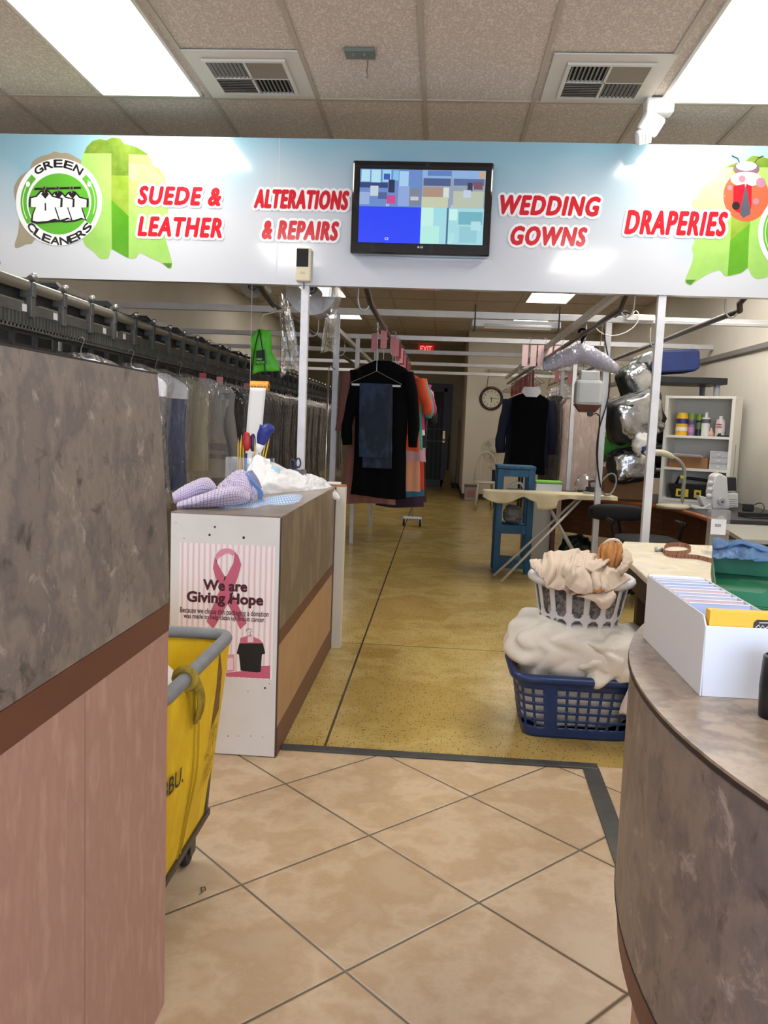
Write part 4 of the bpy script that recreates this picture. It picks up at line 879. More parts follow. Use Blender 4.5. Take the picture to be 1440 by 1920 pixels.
# ================================================================== YELLOW LAUNDRY CART
m_can = mat('yellow_canvas', 'e6c00c', .7, var=['dcb308', 'edca18'], scale=7, bump=.25, bscale=25, stretch=(1, 1, .5)); m_rim = mat('grey_padded_rim', '83868a', .55, var='777a7e', scale=25)
m_rust = mat('caster_steel', '4a443c', .5, .5, var='5c5040', scale=40); m_rubber = mat('black_rubber', '15151a', .6)
CA = [(-0.628, 2.50), (-1.45, 2.50), (-1.45, 1.84), (-0.628, 1.84)]; CB = [(-0.675, 2.43), (-1.38, 2.43), (-1.38, 1.92), (-0.675, 1.92)]
cart = thing('laundry_cart', 'yellow canvas laundry cart on casters behind the left counter', 'laundry cart', (-1.03, 2.3, 0))
CZ1, CZ0 = 0.675, 0.14
def cartwall(u, v):
    k = u*4; i = int(k) % 4; t = k-int(k); a, b = CA[i], CA[(i+1) % 4]; c, d = CB[i], CB[(i+1) % 4]
    x1, y1 = a[0]+(b[0]-a[0])*t, a[1]+(b[1]-a[1])*t; x0, y0 = c[0]+(d[0]-c[0])*t, c[1]+(d[1]-c[1])*t
    e = math.sin(PI*v)*math.sin(PI*t); bul = .022*e; n = .012*noise.noise(Vector((u*14, v*3, 2)))*e
    x, y = x0+(x1-x0)*v, y0+(y1-y0)*v; cx, cy = -1.03, 2.17; L = math.hypot(x-cx, y-cy); k2 = (L+bul+n)/L
    return Vector((cx+(x-cx)*k2, cy+(y-cy)*k2, CZ0+(CZ1-CZ0)*v))
f = MB(); f.grid(cartwall, 48, 14, closeu=True); f._add([(x, y, CZ0+.002) for x, y in CB], [(0, 1, 2, 3)]); f.build('canvas_body', m_can, cart, smooth=False, solid=.004)
def rrect(pts, z, r=.06, n=5):
    out = []
    for i in range(len(pts)):
        p, a, b = Vector(pts[i]+(z,)), Vector(pts[i-1]+(z,)), Vector(pts[(i+1) % len(pts)]+(z,))
        d0 = (a-p).normalized()*r; d1 = (b-p).normalized()*r
        for k in range(n+1):
            t = k/n; out.append(p+d0*(1-t)**2+d1*t**2)
    return out
f = MB(); f.tube(rrect(CA, CZ1+.005), .019, 12, close=True); f.build('rim', m_rim, cart, smooth=True)
# seams, torn flap and strap on the aisle side
def side(t, v, l=.004):
    p = cartwall(.75+.25*t, v); return p+Vector((l, 0, 0))
for tt in (.40, .45):
    MB().tube([side(tt+.01*math.sin(k), k/10, .003) for k in range(11)], .004, 6).build('seam', mat('canvas_seam', 'b08f0c', .8), cart)
f = MB(); f.grid(lambda u, v: side(.29+.08*u+.06*v, 1.02-.26*v, .012+.018*math.sin(PI*v)+.006*math.sin(u*9)), 6, 10); f.build('strap', mat('stained_strap', 'a98f2a', .8, var='7f6a1c', scale=40), cart, smooth=True, solid=.004)
f = MB(); f.tube([Vector((-.628, 2.04, CZ1+.005))+Vector((.026*math.cos(a), .0, .026*math.sin(a))) for a in [2*PI*k/12 for k in range(12)]], .011, 8, close=True); f.build('strap_loop', mat('stained_strap', 'a98f2a', .8), cart, smooth=True)
f = MB(); f.prism([side(t, v, .0045) for t, v in ((.80, .97), (.86, .84), (.88, .62), (.70, .58), (.74, .74))], (-.001, 0, 0)); f.build('torn_patch', mat('torn_brown', '8a6418', .9, var='5e4312', scale=60), cart)
m_ink = mat('faded_black_ink', '3a3016', .8)
def cart_text(s, t0, t1, v, h, m):
    A, B = side(t0, v), side(t1, v); up = side(t0, v+.2)-A
    lettering('lettering', s, m, cart, A+Vector((.003, 0, 0)), B-A, up, w=(B-A).length, h=h, bold=.0008, lift=.001)
fi = mat('faint_ink', '9c8416', .8)
cart_text('BBU.', .05, .27, .50, .050, m_ink)
for (tx, a0, a1, vv, hh) in (('BUR', .66, .84, .53, .022), ('NTY S', .56, .86, .46, .024), ('PAGE', .58, .84, .36, .022), ('TRUC', .60, .84, .30, .022)): cart_text(tx, a0, a1, vv, hh, fi)
f = MB(); bx = [(x, y, 0.125) for x, y in CB]; f.prism([(x+(.012 if x > -1 else -.012), y, z) for x, y, z in bx], (0, 0, .018)); f.build('base_board', m_rust, cart)
for (x, y) in ((-.715, 2.36), (-1.33, 2.36), (-.715, 2.02), (-1.33, 2.02)):
    f = MB(); f.box(x-.03, x+.03, y-.035, y+.035, .112, .1245); f.box(x-.022, x-.018, y-.03, y+.02, .03, .112); f.box(x+.018, x+.022, y-.03, y+.02, .03, .112); o = f.build('caster', m_rust, cart)
    MB().lathe([(.018, -.014), (.042, -.014), (.047, -.006), (.047, .006), (.042, .014), (.018, .014)], (x, y-.012, .047), 20, 'x').build('wheel', m_rubber, o, smooth=False)
f = MB(); f.bar((-.665, 2.41, .27), (-.672, 2.40, .13), .010, .024); f.build('corner_bracket', m_rust, cart)
m_linen = mat('white_linen', 'e6e4e0', .85, bump=.3, bscale=12)
f = MB(); blob(f, (-.98, 2.16, .56), (.305, .225, .13), 4, .08, 1.8); tag(f.build('linen', m_linen, None, smooth=True), 'white linen heaped inside the yellow canvas cart', 'linen')

# ================================================================== LAUNDRY BASKETS
def basket(name, label, c, rx, ry, h, z0, m, p=6.0, taper=.80, holes=None, group=None, nu=96, nv=24, rim=.016, th=.004):
    t = thing(name, label, 'laundry basket', (c[0], c[1], z0)); ox = Vector((c[0], c[1], z0))
    def pos(a, v, grow=0.0):
        cs, sn = math.cos(a), math.sin(a); q = (abs(cs)**p+abs(sn)**p)**(-1/p); k = taper+(1-taper)*v
        return ox+Vector((cs*q*(rx*k+grow), sn*q*(ry*k+grow), h*v))
    # even spacing along the perimeter
    S = [pos(2*PI*i/720, 1) for i in range(721)]; d = [0]
    for i in range(720): d.append(d[-1]+(S[i+1]-S[i]).length)
    A = []; j = 0
    for i in range(nu):
        tgt = d[-1]*i/nu
        while d[j+1] < tgt: j += 1
        A.append(2*PI*(j+(tgt-d[j])/(d[j+1]-d[j]))/720)
    vs = [pos(A[i], v/nv) for v in range(nv+1) for i in range(nu)]; fs = []
    for v in range(nv):
        for i in range(nu):
            if holes and holes(i, v, A[i]): continue
            fs.append((v*nu+i, v*nu+(i+1) % nu, (v+1)*nu+(i+1) % nu, (v+1)*nu+i))
    f = MB(); f._add(vs, fs); f._add([pos(a, 0)+Vector((0, 0, .002)) for a in A], [tuple(range(nu))]); f.build('body', m, t, solid=th, smooth=False, autosmooth=.8)
    f = MB(); f.tube([pos(a, 1, .008) for a in A], rim, 10, close=True); f.build('rim', m, t, smooth=True)
    return t
m_blue = mat('navy_plastic', '1c3566', .35, var='203c70', scale=6); m_wbask = mat('white_basket_plastic', 'd9d9dc', .35)
BX, BYY = .662, 3.78
def bh(i, v, a):
    dg = math.degrees(a) % 90; dg = min(dg, 90-dg); front = abs(math.cos(a)) < .8 or abs(math.sin(a)) < .55
    return 4 <= v <= 18 and (v-4) % 3 != 2 and i % 4 in (0, 1, 2) and (i//4) % 8 not in (0,) and dg > -1 and (i//4) % 12 not in (0,)
basket('laundry_basket', 'navy blue rectangular laundry basket on the floor heaped with a white comforter', (BX, BYY), .278, .22, .275, 0.0, m_blue, p=7, taper=.84, holes=bh, nu=144, nv=22, rim=.02)
f = MB(); blob(f, (BX, BYY, .155), (.245, .175, .135), 2, .07, 2.2, power=.5); blob(f, (BX-.03, BYY+.01, .38), (.285, .235, .14), 5, .16, 1.7, nu=120, nv=64, power=.75); blob(f, (BX+.16, BYY-.05, .36), (.19, .21, .13), 9, .19, 2.1, nu=100, nv=50, power=.75)
m_comf = mat('white_comforter', 'ebe7de', .85, var='e3ddd2', scale=4, bump=.3, bscale=16)
comf = f.build('comforter', m_comf, None, smooth=True); tag(comf, 'puffy off white comforter bulging out of the navy basket', 'comforter'); comf['_o'] = (0, 0, 0)
f = MB(); f.grid(lambda u, v: Vector((.845+.11*u+.015*math.sin(v*5), 3.545-.02*math.sin(v*3)-.012*math.sin(u*6+v*4)-.02*u, .40-.26*v-.07*u+.02*math.sin(u*5))), 16, 20); tag(f.build('pillowcase', mat('white_cotton', 'e2dee0', .85), None, smooth=True, solid=.004), 'white cotton corner hanging over the right end of the navy basket', 'pillowcase')
# white basket on top
WXC, WYC, WZ = .675, 3.80, .455
def wh(i, v, a):
    c = (i % 12)-5.5
    if 14 <= v <= 36: return abs(c) < 4.2*math.sqrt(max(0, 1-max(0, (20-v)/6.5)**2))
    if 3 <= v <= 11: return (c/4.4)**2+((v-7)/4.6)**2 < 1
    return False
basket('laundry_basket', 'round white slotted laundry basket standing on the white comforter', (WXC, WYC), .215, .205, .235, WZ, m_wbask, p=2.2, taper=.78, holes=wh, nu=192, nv=40, rim=.019)
f = MB(); blob(f, (WXC, WYC, WZ+.115), (.16, .155, .10), 11, .10, 3.2, power=.6); tag(f.build('mixed_laundry', mat('grey_laundry', '8d8782', .9, var=['5f5b59', 'a7a099', '7a746f'], scale=18, bump=.5, bscale=30), None, smooth=True), 'grey crumpled laundry inside the white slotted basket', 'laundry')
# cream throw with tan lining piled in the white basket
m_cream = mat('cream_fleece', 'd9c7b4', .9, var='d2bfab', scale=5, bump=.2, bscale=90); m_tan2 = mat('tan_lining', 'b67e45', .95, var='a9713c', scale=40, bump=.4, bscale=120)
thr = thing('throw_blanket', 'cream fleece throw with tan lining piled in the white basket', 'blanket', (WXC, WYC, WZ+.2))
def throw_top(u, v):
    a = 2*PI*u; r = v**.85; x = r*.205*math.cos(a)-.008; y = r*.195*math.sin(a)
    return Vector((WXC+x, WYC+y, WZ+.205+.085*(1-r**2.4)+.012*noise.noise(Vector((x*9, y*9, 3)))))
MB().grid(throw_top, 60, 20, closeu=True).build('fleece', m_cream, thr, smooth=True)
THROW_LATER = True

# ================================================================== CREAM WORK TABLE, BIN, TUB
m_padt = mat('cream_table_cover', 'd9cfb6', .7, var=['d2c6aa', 'ddd4bf', 'cfc4ae'], scale=3, detail=6)
def stain(m):
    N, L, b = nodes(m); src = b.inputs['Base Color'].links[0].from_socket; tc = N.new('ShaderNodeTexCoord'); nz = N.new('ShaderNodeTexNoise'); nz.inputs['Scale'].default_value = 5.5; nz.inputs['Detail'].default_value = 4; L.new(tc.outputs['Object'], nz.inputs[0])
    cr = N.new('ShaderNodeValToRGB'); cr.color_ramp.elements[0].position = .58; cr.color_ramp.elements[1].position = .72; L.new(nz.outputs['Fac'], cr.inputs[0])
    mx = N.new('ShaderNodeMix'); mx.data_type = 'RGBA'; mx.inputs['B'].default_value = lin('9b968c'); L.new(src, mx.inputs['A']); sc2 = N.new('ShaderNodeMath'); sc2.operation = 'MULTIPLY'; sc2.inputs[1].default_value = .6; L.new(cr.outputs[0], sc2.inputs[0]); L.new(sc2.outputs[0], mx.inputs['Factor']); L.new(mx.outputs['Result'], b.inputs['Base Color'])
stain(m_padt)
TZ = .73
tb = thing('work_table', 'cream covered work table with a chamfered corner beside the baskets', 'table', (1.6, 4.2, 0))
tp = [(.925, 3.53), (2.3, 3.56), (2.3, 4.88), (1.10, 4.88), (.985, 4.5), (.955, 4.1)]
MB().prism([(x, y, TZ-.03) for x, y in tp], (0, 0, .03)).build('table_top', m_padt, tb, bevel=.006)
MB().prism([(x+(.05 if x < 2 else -.02), y+(.02 if y < 4 else -.03), .56) for x, y in tp], (0, 0, .138)).build('apron', mat('dark_apron', '3a2a20', .7), tb)
for (x, y) in ((1.06, 3.66), (2.2, 3.66), (1.2, 4.78), (2.2, 4.78)): MB().box(x-.03, x+.03, y-.03, y+.03, 0, .56).build('leg', mat('dark_wood_leg', '3a261b', .6), tb)
# measuring tape
m_tape = mat('tape_brown', '9a6a56', .6); tt = thing('measuring_tape', 'brown measuring tape with black figures curled on the cream table', 'measuring tape', atz(1255, 1035, TZ))
path = [atz(x, y, TZ) for x, y in ((1243, 1035), (1246, 1040), (1262, 1042), (1285, 1040), (1295, 1034), (1285, 1027), (1262, 1025), (1246, 1030), (1248, 1042), (1268, 1047), (1290, 1048), (1310, 1050), (1335, 1056), (1360, 1060))]
sm = []
for i in range(len(path)-1):
    a, b, c, d = path[max(i-1, 0)], path[i], path[i+1], path[min(i+2, len(path)-1)]
    for k in range(6):
        t_ = k/6; sm.append(.5*((2*b)+(c-a)*t_+(2*a-5*b+4*c-d)*t_*t_+(3*b-a-3*c+d)*t_**3))
f = MB(); n = len(sm); f.grid(lambda u, v: sm[min(int(round(u*(n-1))), n-1)]+Vector((0, 0, .001+.024*v)), n-1, 1); f.build('ribbon', m_tape, tt, solid=.0012)
f = MB()
for i in range(2, n-2, 2):
    p = sm[i]; d = (sm[i+1]-sm[i-1]).normalized(); nn = Vector((d.y, -d.x, 0)); nn = nn if nn.y < 0 else -nn
    f.prism([p+nn*.0012+d*s+Vector((0, 0, z)) for s, z in ((-.0022, .008), (.0022, .008), (.0022, .018 if i % 4 else .013), (-.0022, .018 if i % 4 else .013))], nn*.0004)
o = f.build('tape_figures', m_black, tt); o['kind'] = 'stuff'
p = atz(1232, 1034, TZ); MB().cyl(p+Vector((-.012, 0, .012)), p+Vector((.03, 0, .012)), .012, n=14).build('metal_end', m_hookw, tt, smooth=True)
# green tray of denim
m_green = mat('green_plastic', '0f6b45', .4, var='12744b', scale=5)
gt = thing('green_bin', 'green plastic scoop front bin on the right counter', 'bin', (.70, 2.14, 1.002))
GM = Matrix.Translation((.712, 2.16, 1.002)) @ Matrix.Rotation(-.29, 4, 'Z')     # local x along the back, y towards the back
G = lambda x, y, z: GM @ Vector((x, y, z))
f = MB(); f.prism([G(0, 0, 0), G(.34, 0, 0), G(.34, -.42, 0), G(0, -.42, 0)], (0, 0, .004)); f.prism([G(0, 0, .004), G(.34, 0, .004), G(.34, 0, .058), G(0, 0, .058)], G(0, -.004, 0)-G(0, 0, 0))
for x in (0, .336): f.prism([G(x, 0, .004), G(x, -.42, .004), G(x, -.42, .034), G(x, -.34, .030), G(x, -.20, .033), G(x, -.09, .044), G(x, -.04, .054), G(x, 0, .058)], G(.004, 0, 0)-G(0, 0, 0))
f.prism([G(0, -.42, .004), G(.34, -.42, .004), G(.34, -.42, .056), G(.13, -.42, .055), G(.09, -.42, .034), G(0, -.42, .034)], G(0, .004, 0)-G(0, 0, 0)); f.build('tray', m_green, gt, bevel=.0015)
f = MB(); f.tube([G(0, 0, .059), G(.34, 0, .059)], .004, 8); f.build('rim', m_green, gt)
m_ltden = mat('light_denim', '5f7d9f', .9, var=['536f90', '7390b0'], scale=14, bump=.4, bscale=80)
DENIM_AT = True
# white tub of card sleeves
m_tub = mat('white_tub_plastic', 'dcdcdf', .3); m_sleeve = mat('clear_white_sleeve', 'bdb9cc', .35); m_sleevep = mat('pinkish_sleeve', 'd2b3b6', .35); m_sleeveb = mat('bluish_sleeve', 'a3b3d8', .35)
tq = thing('storage_tub', 'long white plastic tub of card sleeves on the curved counter', 'tub', (.42, 1.25, 1.002))
ux0, ux1, uy0, uy1, uz0, uz1 = .366, .462, 1.115, 1.43, 1.002, 1.112
f = MB(); f.box(ux0+.004, ux1-.004, uy0+.002, uy1-.002, uz0, uz0+.003)
f.prism([(ux0+.003, uy0, uz0), (ux1-.003, uy0, uz0), (ux1, uy0-.002, uz1-.012), (ux0, uy0-.002, uz1-.012)], (0, .0025, 0)); f.box(ux0, ux1, uy1-.0025, uy1, uz0, uz1)
f.prism([(ux0, uy0, uz0), (ux0, uy1, uz0), (ux0, uy1, uz1), (ux0, uy0+.012, uz1), (ux0, uy0, uz1-.012)], (.0025, 0, 0)); f.prism([(ux1-.0025, uy0, uz0), (ux1-.0025, uy1, uz0), (ux1-.0025, uy1, uz1), (ux1-.0025, uy0+.012, uz1), (ux1-.0025, uy0, uz1-.012)], (.0025, 0, 0)); f.build('tub_shell', m_tub, tq, bevel=.001)
base = None
for k in range(11):
    y = uy0+.036+k*.0265; m = m_sleevep if k in (1, 4) else (m_sleeveb if k in (0, 6) else m_sleeve)
    kind = {m_sleeve: ('thin white plastic card sleeve leaning back in the white tub', 'white card sleeves in the tub'), m_sleevep: ('pinkish card sleeve leaning among the white sleeves in the tub', 'pinkish card sleeves in the tub'), m_sleeveb: ('pale blue card sleeve leaning among the white sleeves in the tub', 'bluish card sleeves in the tub')}[m]
    t = thing('card_sleeve', kind[0], 'card sleeve', (.414, y, uz0+.0035), kind[1])
    an = -.50 if k < 9 else -.22
    M = Matrix.Translation((.414, y, uz0+.0035)) @ Matrix.Rotation(an, 4, 'X'); H = .106/math.cos(an)
    MB().box(-.0435, .0435, -.0012, .0012, 0.0, H, M).build('sleeve', m, t)
    MB().box(-.0435, .0435, -.0020, .0016, H-.0014, H, M).build('edge_fold', m_white, t)
m_yel = mat('yellow_card', 'e8b324', .45); yb = thing('label_box', 'yellow card box with a dark oval emblem standing in the front of the tub', 'box', (.414, 1.13, uz0+.004))
MB().box(ux0+.006, ux1-.004, uy0+.003, uy0+.021, uz0+.0035, uz1+.008).build('carton', m_yel, yb, bevel=.001)
ex = at(1427, 1174, uy0+.0025); f = MB(); f.prism([(ex.x-.010, uy0+.0024, ex.z-.004), (ex.x-.008, uy0+.0024, ex.z-.0085), (ex.x+.012, uy0+.0024, ex.z-.0085), (ex.x+.012, uy0+.0024, ex.z+.0085), (ex.x-.006, uy0+.0024, ex.z+.0085), (ex.x-.010, uy0+.0024, ex.z+.004)], (0, .0004, 0)); o = f.build('emblem', mat('emblem_dark', '2a1a14', .5), yb)
f = MB(); f.tube([(ex.x-.011, uy0+.0022, ex.z-.004), (ex.x-.008, uy0+.0022, ex.z-.0092), (ex.x+.012, uy0+.0022, ex.z-.0092)], .0005, 6); f.build('emblem_rim', mat('emblem_red', '8a2020', .5), yb)
f = MB(); f.tube([(ex.x-.007, uy0+.0021, ex.z-.002), (ex.x-.003, uy0+.0021, ex.z+.0015), (ex.x-.001, uy0+.0021, ex.z-.003), (ex.x+.002, uy0+.0021, ex.z+.001), (ex.x+.005, uy0+.0021, ex.z-.003), (ex.x+.011, uy0+.0021, ex.z+.001)], .0007, 5); f.tube([(ex.x-.003, uy0+.0021, ex.z+.0045), (ex.x+.011, uy0+.0021, ex.z+.005)], .0005, 5); f.build('emblem_scroll', m_white, yb)
p = atz(1455, 1345, 1.002); t = thing('pen_holder', 'black holder at the right edge of the curved counter beside the tub', 'holder', p)
f = MB(); f.lathe([(.001, 0), (.021, 0), (.023, .04), (.021, .078), (.018, .08), (.017, .01), (.001, .01)], p, 24); f.build('cup', mat('holder_black', '17181c', .35), t, smooth=True)
# acrylic stand with a price card on the cream table
p = atz(1348, 1040, TZ); p = Vector((1.545, 4.55, TZ)); t = thing('acrylic_stand', 'clear acrylic stand holding a small white card on the cream table', 'stand', p)
m_acr = film('clear_acrylic', gloss=1.0, rough=.05, haze=.06, bump=0.0)
a, b = at(1331, 955, 4.55), at(1361, 1030, 4.55)
MB().box(a.x, b.x, 4.52, 4.58, TZ+.001, a.z).build('tube_body', m_acr, t); MB().box(a.x-.02, b.x+.09, 4.515, 4.585, TZ, TZ+.008).build('foot', m_acr, t)
c0_, c1_ = at(1334, 973, 4.515), at(1360, 1003, 4.515); cd = MB().box(c0_.x, c1_.x, 4.514, 4.516, c1_.z, c0_.z).build('card', m_cape, t)
f = MB(); zc = (c0_.z+c1_.z)/2+.012
for k in range(7): f.box(c0_.x+.022+k*.0045, c0_.x+.0242+k*.0045, 4.5132, 4.5138, zc-.012, zc+.004)
f.build('barcode', m_black, cd)
f = MB(); f.lathe([(.012, -.004), (.018, 0), (.012, .004)], ((a.x+b.x)/2, 4.512, a.z-.045), 18, 'y'); f.build('disc', m_acr, t)

# ================================================================== SHIRTS ON THE SERVICE COUNTER
def patch(rows, m, parent, name, nu=40, nv=20, amp=.006, fr=9, seed=1, uvs=(.5, .3), solid=.003, sub=0, dirn=(0, -1, .6)):
    R = [[at(*p) for p in r] for r in rows]; d = Vector(dirn)
    def cr(P, t):
        n = len(P)-1; x = min(max(t, 0), 1)*n; i = min(int(x), n-1); t = x-i
        a, b, c, e = P[max(i-1, 0)], P[i], P[i+1], P[min(i+2, n)]
        return .5*((2*b)+(c-a)*t+(2*a-5*b+4*c-e)*t*t+(3*b-a-3*c+e)*t**3)
    def fn(u, v):
        p = cr([cr(r, u) for r in R], v); q = Vector((u*fr*1.6, v*fr*.7, seed)); q = q+.6*nvec(q)
        return p+d*amp*(1-2*abs(noise.noise(q)))+d*amp*.5*noise.noise(q*2.3)
    f = MB(); f.grid(fn, nu, nv, uv=lambda u, v: (u*uvs[0], v*uvs[1])); return f.build(name, m, parent, smooth=True, solid=solid)
C = lambda x, y, Y: (300+x/4, 840+y/4, Y)
m_pchk = checked('purple_check_cotton', 'd9cfe2', '8f78a8', .0125, width=.15); m_pchk2 = checked('blue_check_cotton', 'cfdcec', '8fabd4', .012, width=.4); m_wht = mat('white_shirt_cotton', 'e6e6e8', .85, bump=.15, bscale=60); m_dchk = checked('dark_check_cotton', '8f95b8', '5f6a98', .012, width=.25); m_blus = mat('blue_placket', '6f93c8', .8)
sh = thing('checked_shirt', 'purple checked shirt with blue collar crumpled on the near end of the service counter', 'shirt', (-.95, 3.4, SZ+.004))
patch([[C(108, 420, 3.36), C(200, 400, 3.40), C(300, 390, 3.45), C(400, 360, 3.5)], [C(98, 380, 3.34), C(205, 330, 3.38), C(320, 280, 3.42), C(415, 320, 3.48)], [C(92, 345, 3.37), C(220, 268, 3.42), C(350, 226, 3.47), C(425, 292, 3.52)], [C(100, 350, 3.45), C(230, 285, 3.52), C(355, 245, 3.58), C(425, 300, 3.6)]], m_pchk, sh, 'sleeve', amp=.004, seed=3, uvs=(.26, .16))
patch([[C(130, 460, 3.31), C(300, 452, 3.34), C(450, 440, 3.38), C(600, 425, 3.45), C(680, 400, 3.5)], [C(126, 440, 3.28), C(300, 400, 3.29), C(455, 360, 3.33), C(580, 345, 3.40), C(675, 385, 3.48)], [C(130, 415, 3.31), C(300, 358, 3.33), C(470, 303, 3.38), C(600, 300, 3.45), C(672, 345, 3.52)], [C(140, 425, 3.38), C(300, 365, 3.42), C(470, 312, 3.46), C(600, 310, 3.52), C(670, 350, 3.58)]], m_pchk, sh, 'sleeve', amp=.005, seed=5, uvs=(.30, .16))
patch([[C(430, 330, 3.5), C(520, 340, 3.5), C(620, 370, 3.52), C(700, 395, 3.58)], [C(430, 300, 3.55), C(540, 260, 3.54), C(640, 270, 3.56), C(735, 340, 3.62)], [C(440, 290, 3.62), C(555, 192, 3.62), C(640, 182, 3.66), C(745, 300, 3.7)], [C(440, 300, 3.72), C(560, 215, 3.75), C(650, 200, 3.8), C(745, 310, 3.82)]], m_pchk, sh, 'body', amp=.012, seed=8, uvs=(.26, .2))
patch([[C(632, 190, 3.62), C(680, 262, 3.60), C(728, 318, 3.59), C(735, 385, 3.6)], [C(655, 188, 3.62), C(705, 252, 3.58), C(770, 330, 3.58), C(765, 385, 3.6)]], m_blus, sh, 'collar_band', nv=6, amp=.002, solid=.004)
patch([[C(640, 186, 3.66), C(690, 240, 3.64), C(750, 310, 3.66)], [C(690, 168, 3.72), C(730, 225, 3.70), C(762, 300, 3.7)]], m_dchk, sh, 'collar', nv=6, amp=.003, uvs=(.16, .06))
patch([[C(380, 440, 3.42), C(500, 455, 3.40), C(600, 460, 3.42), C(700, 462, 3.45), C(800, 448, 3.6), C(900, 450, 3.62), C(1040, 440, 3.75), C(1085, 405, 4.05)], [C(420, 420, 3.55), C(520, 425, 3.55), C(620, 405, 3.58), C(720, 420, 3.56), C(800, 395, 3.68), C(880, 372, 3.75), C(985, 357, 3.85), C(1065, 362, 4.1)], [C(450, 400, 3.7), C(550, 400, 3.7), C(640, 385, 3.75), C(740, 385, 3.8), C(820, 370, 3.9), C(900, 358, 4.0), C(990, 350, 4.1), C(1060, 352, 4.2)]], m_pchk2, sh, 'shirt_tail', amp=.004, seed=2, uvs=(.5, .14))
patch([[C(1065, 430, 4.0), C(1120, 410, 4.15), C(1165, 395, 4.25)], [C(1070, 370, 4.15), C(1110, 362, 4.25), C(1170, 360, 4.35)]], m_pchk, sh, 'cuff', nv=8, amp=.003, uvs=(.12, .08))
wsh = thing('white_shirt', 'white shirt with pale blue patch heaped behind the purple checked shirt', 'shirt', (-.8, 4.4, SZ+.004))
patch([[C(640, 330, 4.12), C(760, 362, 4.12), C(900, 357, 4.25), C(1050, 345, 4.45), C(1180, 352, 4.6), C(1250, 360, 4.72), C(1338, 408, 4.80)], [C(650, 250, 4.15), C(750, 265, 4.14), C(890, 265, 4.25), C(1040, 290, 4.45), C(1170, 305, 4.6), C(1260, 318, 4.72), C(1350, 375, 4.80)], [C(655, 185, 4.3), C(740, 150, 4.3), C(880, 190, 4.4), C(1010, 215, 4.55), C(1120, 262, 4.68), C(1230, 280, 4.78), C(1320, 330, 4.84)], [C(690, 92, 4.42), C(742, 66, 4.45), C(850, 116, 4.55), C(960, 168, 4.65), C(1070, 192, 4.74), C(1215, 234, 4.82), C(1290, 300, 4.86)], [C(690, 130, 4.6), C(750, 110, 4.65), C(860, 160, 4.72), C(970, 210, 4.78), C(1080, 230, 4.82), C(1215, 260, 4.86), C(1290, 320, 4.88)]], m_wht, wsh, 'body', nu=90, nv=50, amp=.016, fr=8, seed=4)
patch([[C(822, 190, 4.33), C(850, 212, 4.33), C(880, 218, 4.35)], [C(840, 135, 4.40), C(880, 145, 4.42), C(905, 160, 4.44)]], mat('pale_blue_cloth', 'a9cde0', .85), wsh, 'blue_patch', nv=10, nu=12, amp=.003, dirn=(0, -1, 1))
patch([[C(1060, 330, 4.45), C(1130, 345, 4.5), C(1180, 350, 4.6)], [C(1110, 250, 4.6), C(1140, 262, 4.62), C(1200, 290, 4.68)], [C(1130, 232, 4.72), C(1190, 226, 4.75), C(1240, 260, 4.78)]], m_wht, wsh, 'sleeve', amp=.012, seed=11)
q = at(630, 905, 4.9); t = thing('paper_slip', 'white folded paper slip lying on the orange edge of the divider panel', 'paper', (q.x, 4.9, pz))
MB().box(q.x-.05, q.x+.03, 4.885, 4.925, pz+.0005, pz+.014).build('paper', m_wht, t, bevel=.002)
# --- pencil tub and the things standing in it
m_clr = film('clear_tub', gloss=1.0, rough=.06, haze=.05, bump=.0)
px0, px1 = at(428, 880, 4.5).x, at(510, 880, 4.5).x
pt = thing('pencil_tub', 'clear plastic tub of pencils at the back of the service counter', 'container', (px0, 4.5, SZ+.004))
f = MB(); z0 = SZ+.004; z1 = SZ+.17
f.box(px0, px1, 4.44, 4.443, z0, z1); f.box(px0, px1, 4.557, 4.56, z0, z1); f.box(px0, px0+.003, 4.443, 4.557, z0, z1); f.box(px1-.003, px1, 4.443, 4.557, z0, z1); f.box(px0+.003, px1-.003, 4.443, 4.557, z0, z0+.003); f.build('tub_walls', m_clr, pt)
def pencil(label, m, a, b, r=.004, name='pencil', cat='pencil', group=None):
    t = thing(name, label, cat, a, group); a, b = Vector(a), Vector(b)
    MB().tube([a, a.lerp(b, .88)], r, 6).build('shaft', m, t); MB().tube([a.lerp(b, .88), b], [r, r*.3], 6).build('tip', mat('pencil_tip', 'c9a878', .6), t)
def inn(x, y): return Vector((px0+.01+x*(px1-px0-.02), 4.46+y*.08, z0+.006))
for k, (fx, fy, pxx, pyy) in enumerate(((.25, .2, 453, 815), (.3, .6, 450, 826), (.35, .4, 456, 818), (.2, .5, 447, 822), (.72, .5, 505, 822), (.66, .3, 498, 832), (.6, .7, 478, 820))):
    pencil('yellow pencil fanned out of the clear tub on the service counter', mat('pencil_yellow', 'e0b81e', .5), inn(fx, fy), at(pxx, pyy, 4.5), group='yellow pencils in the clear tub')
m_redp = mat('red_handle', 'b01a1c', .4); m_bluep = mat('blue_plastic_bag', '20307e', .45, bump=.4, bscale=30)
t = thing('red_tool', 'red oval handled tool standing in the pencil tub beside the yellow pencils', 'tool', inn(.38, .3))
f = MB(); f.tube([inn(.38, .3), at(462, 850, 4.49)], .006, 8); f.build('shaft', m_bluep, t); f = MB(); blob(f, at(463, 828, 4.49), (.024, .014, .052), 2, .02, 1, 20, 14, .9); f.build('handle', m_redp, t, smooth=True)
t = thing('blue_tool', 'dark blue flat tool right beside the red handle in the pencil tub', 'tool', inn(.46, .4))
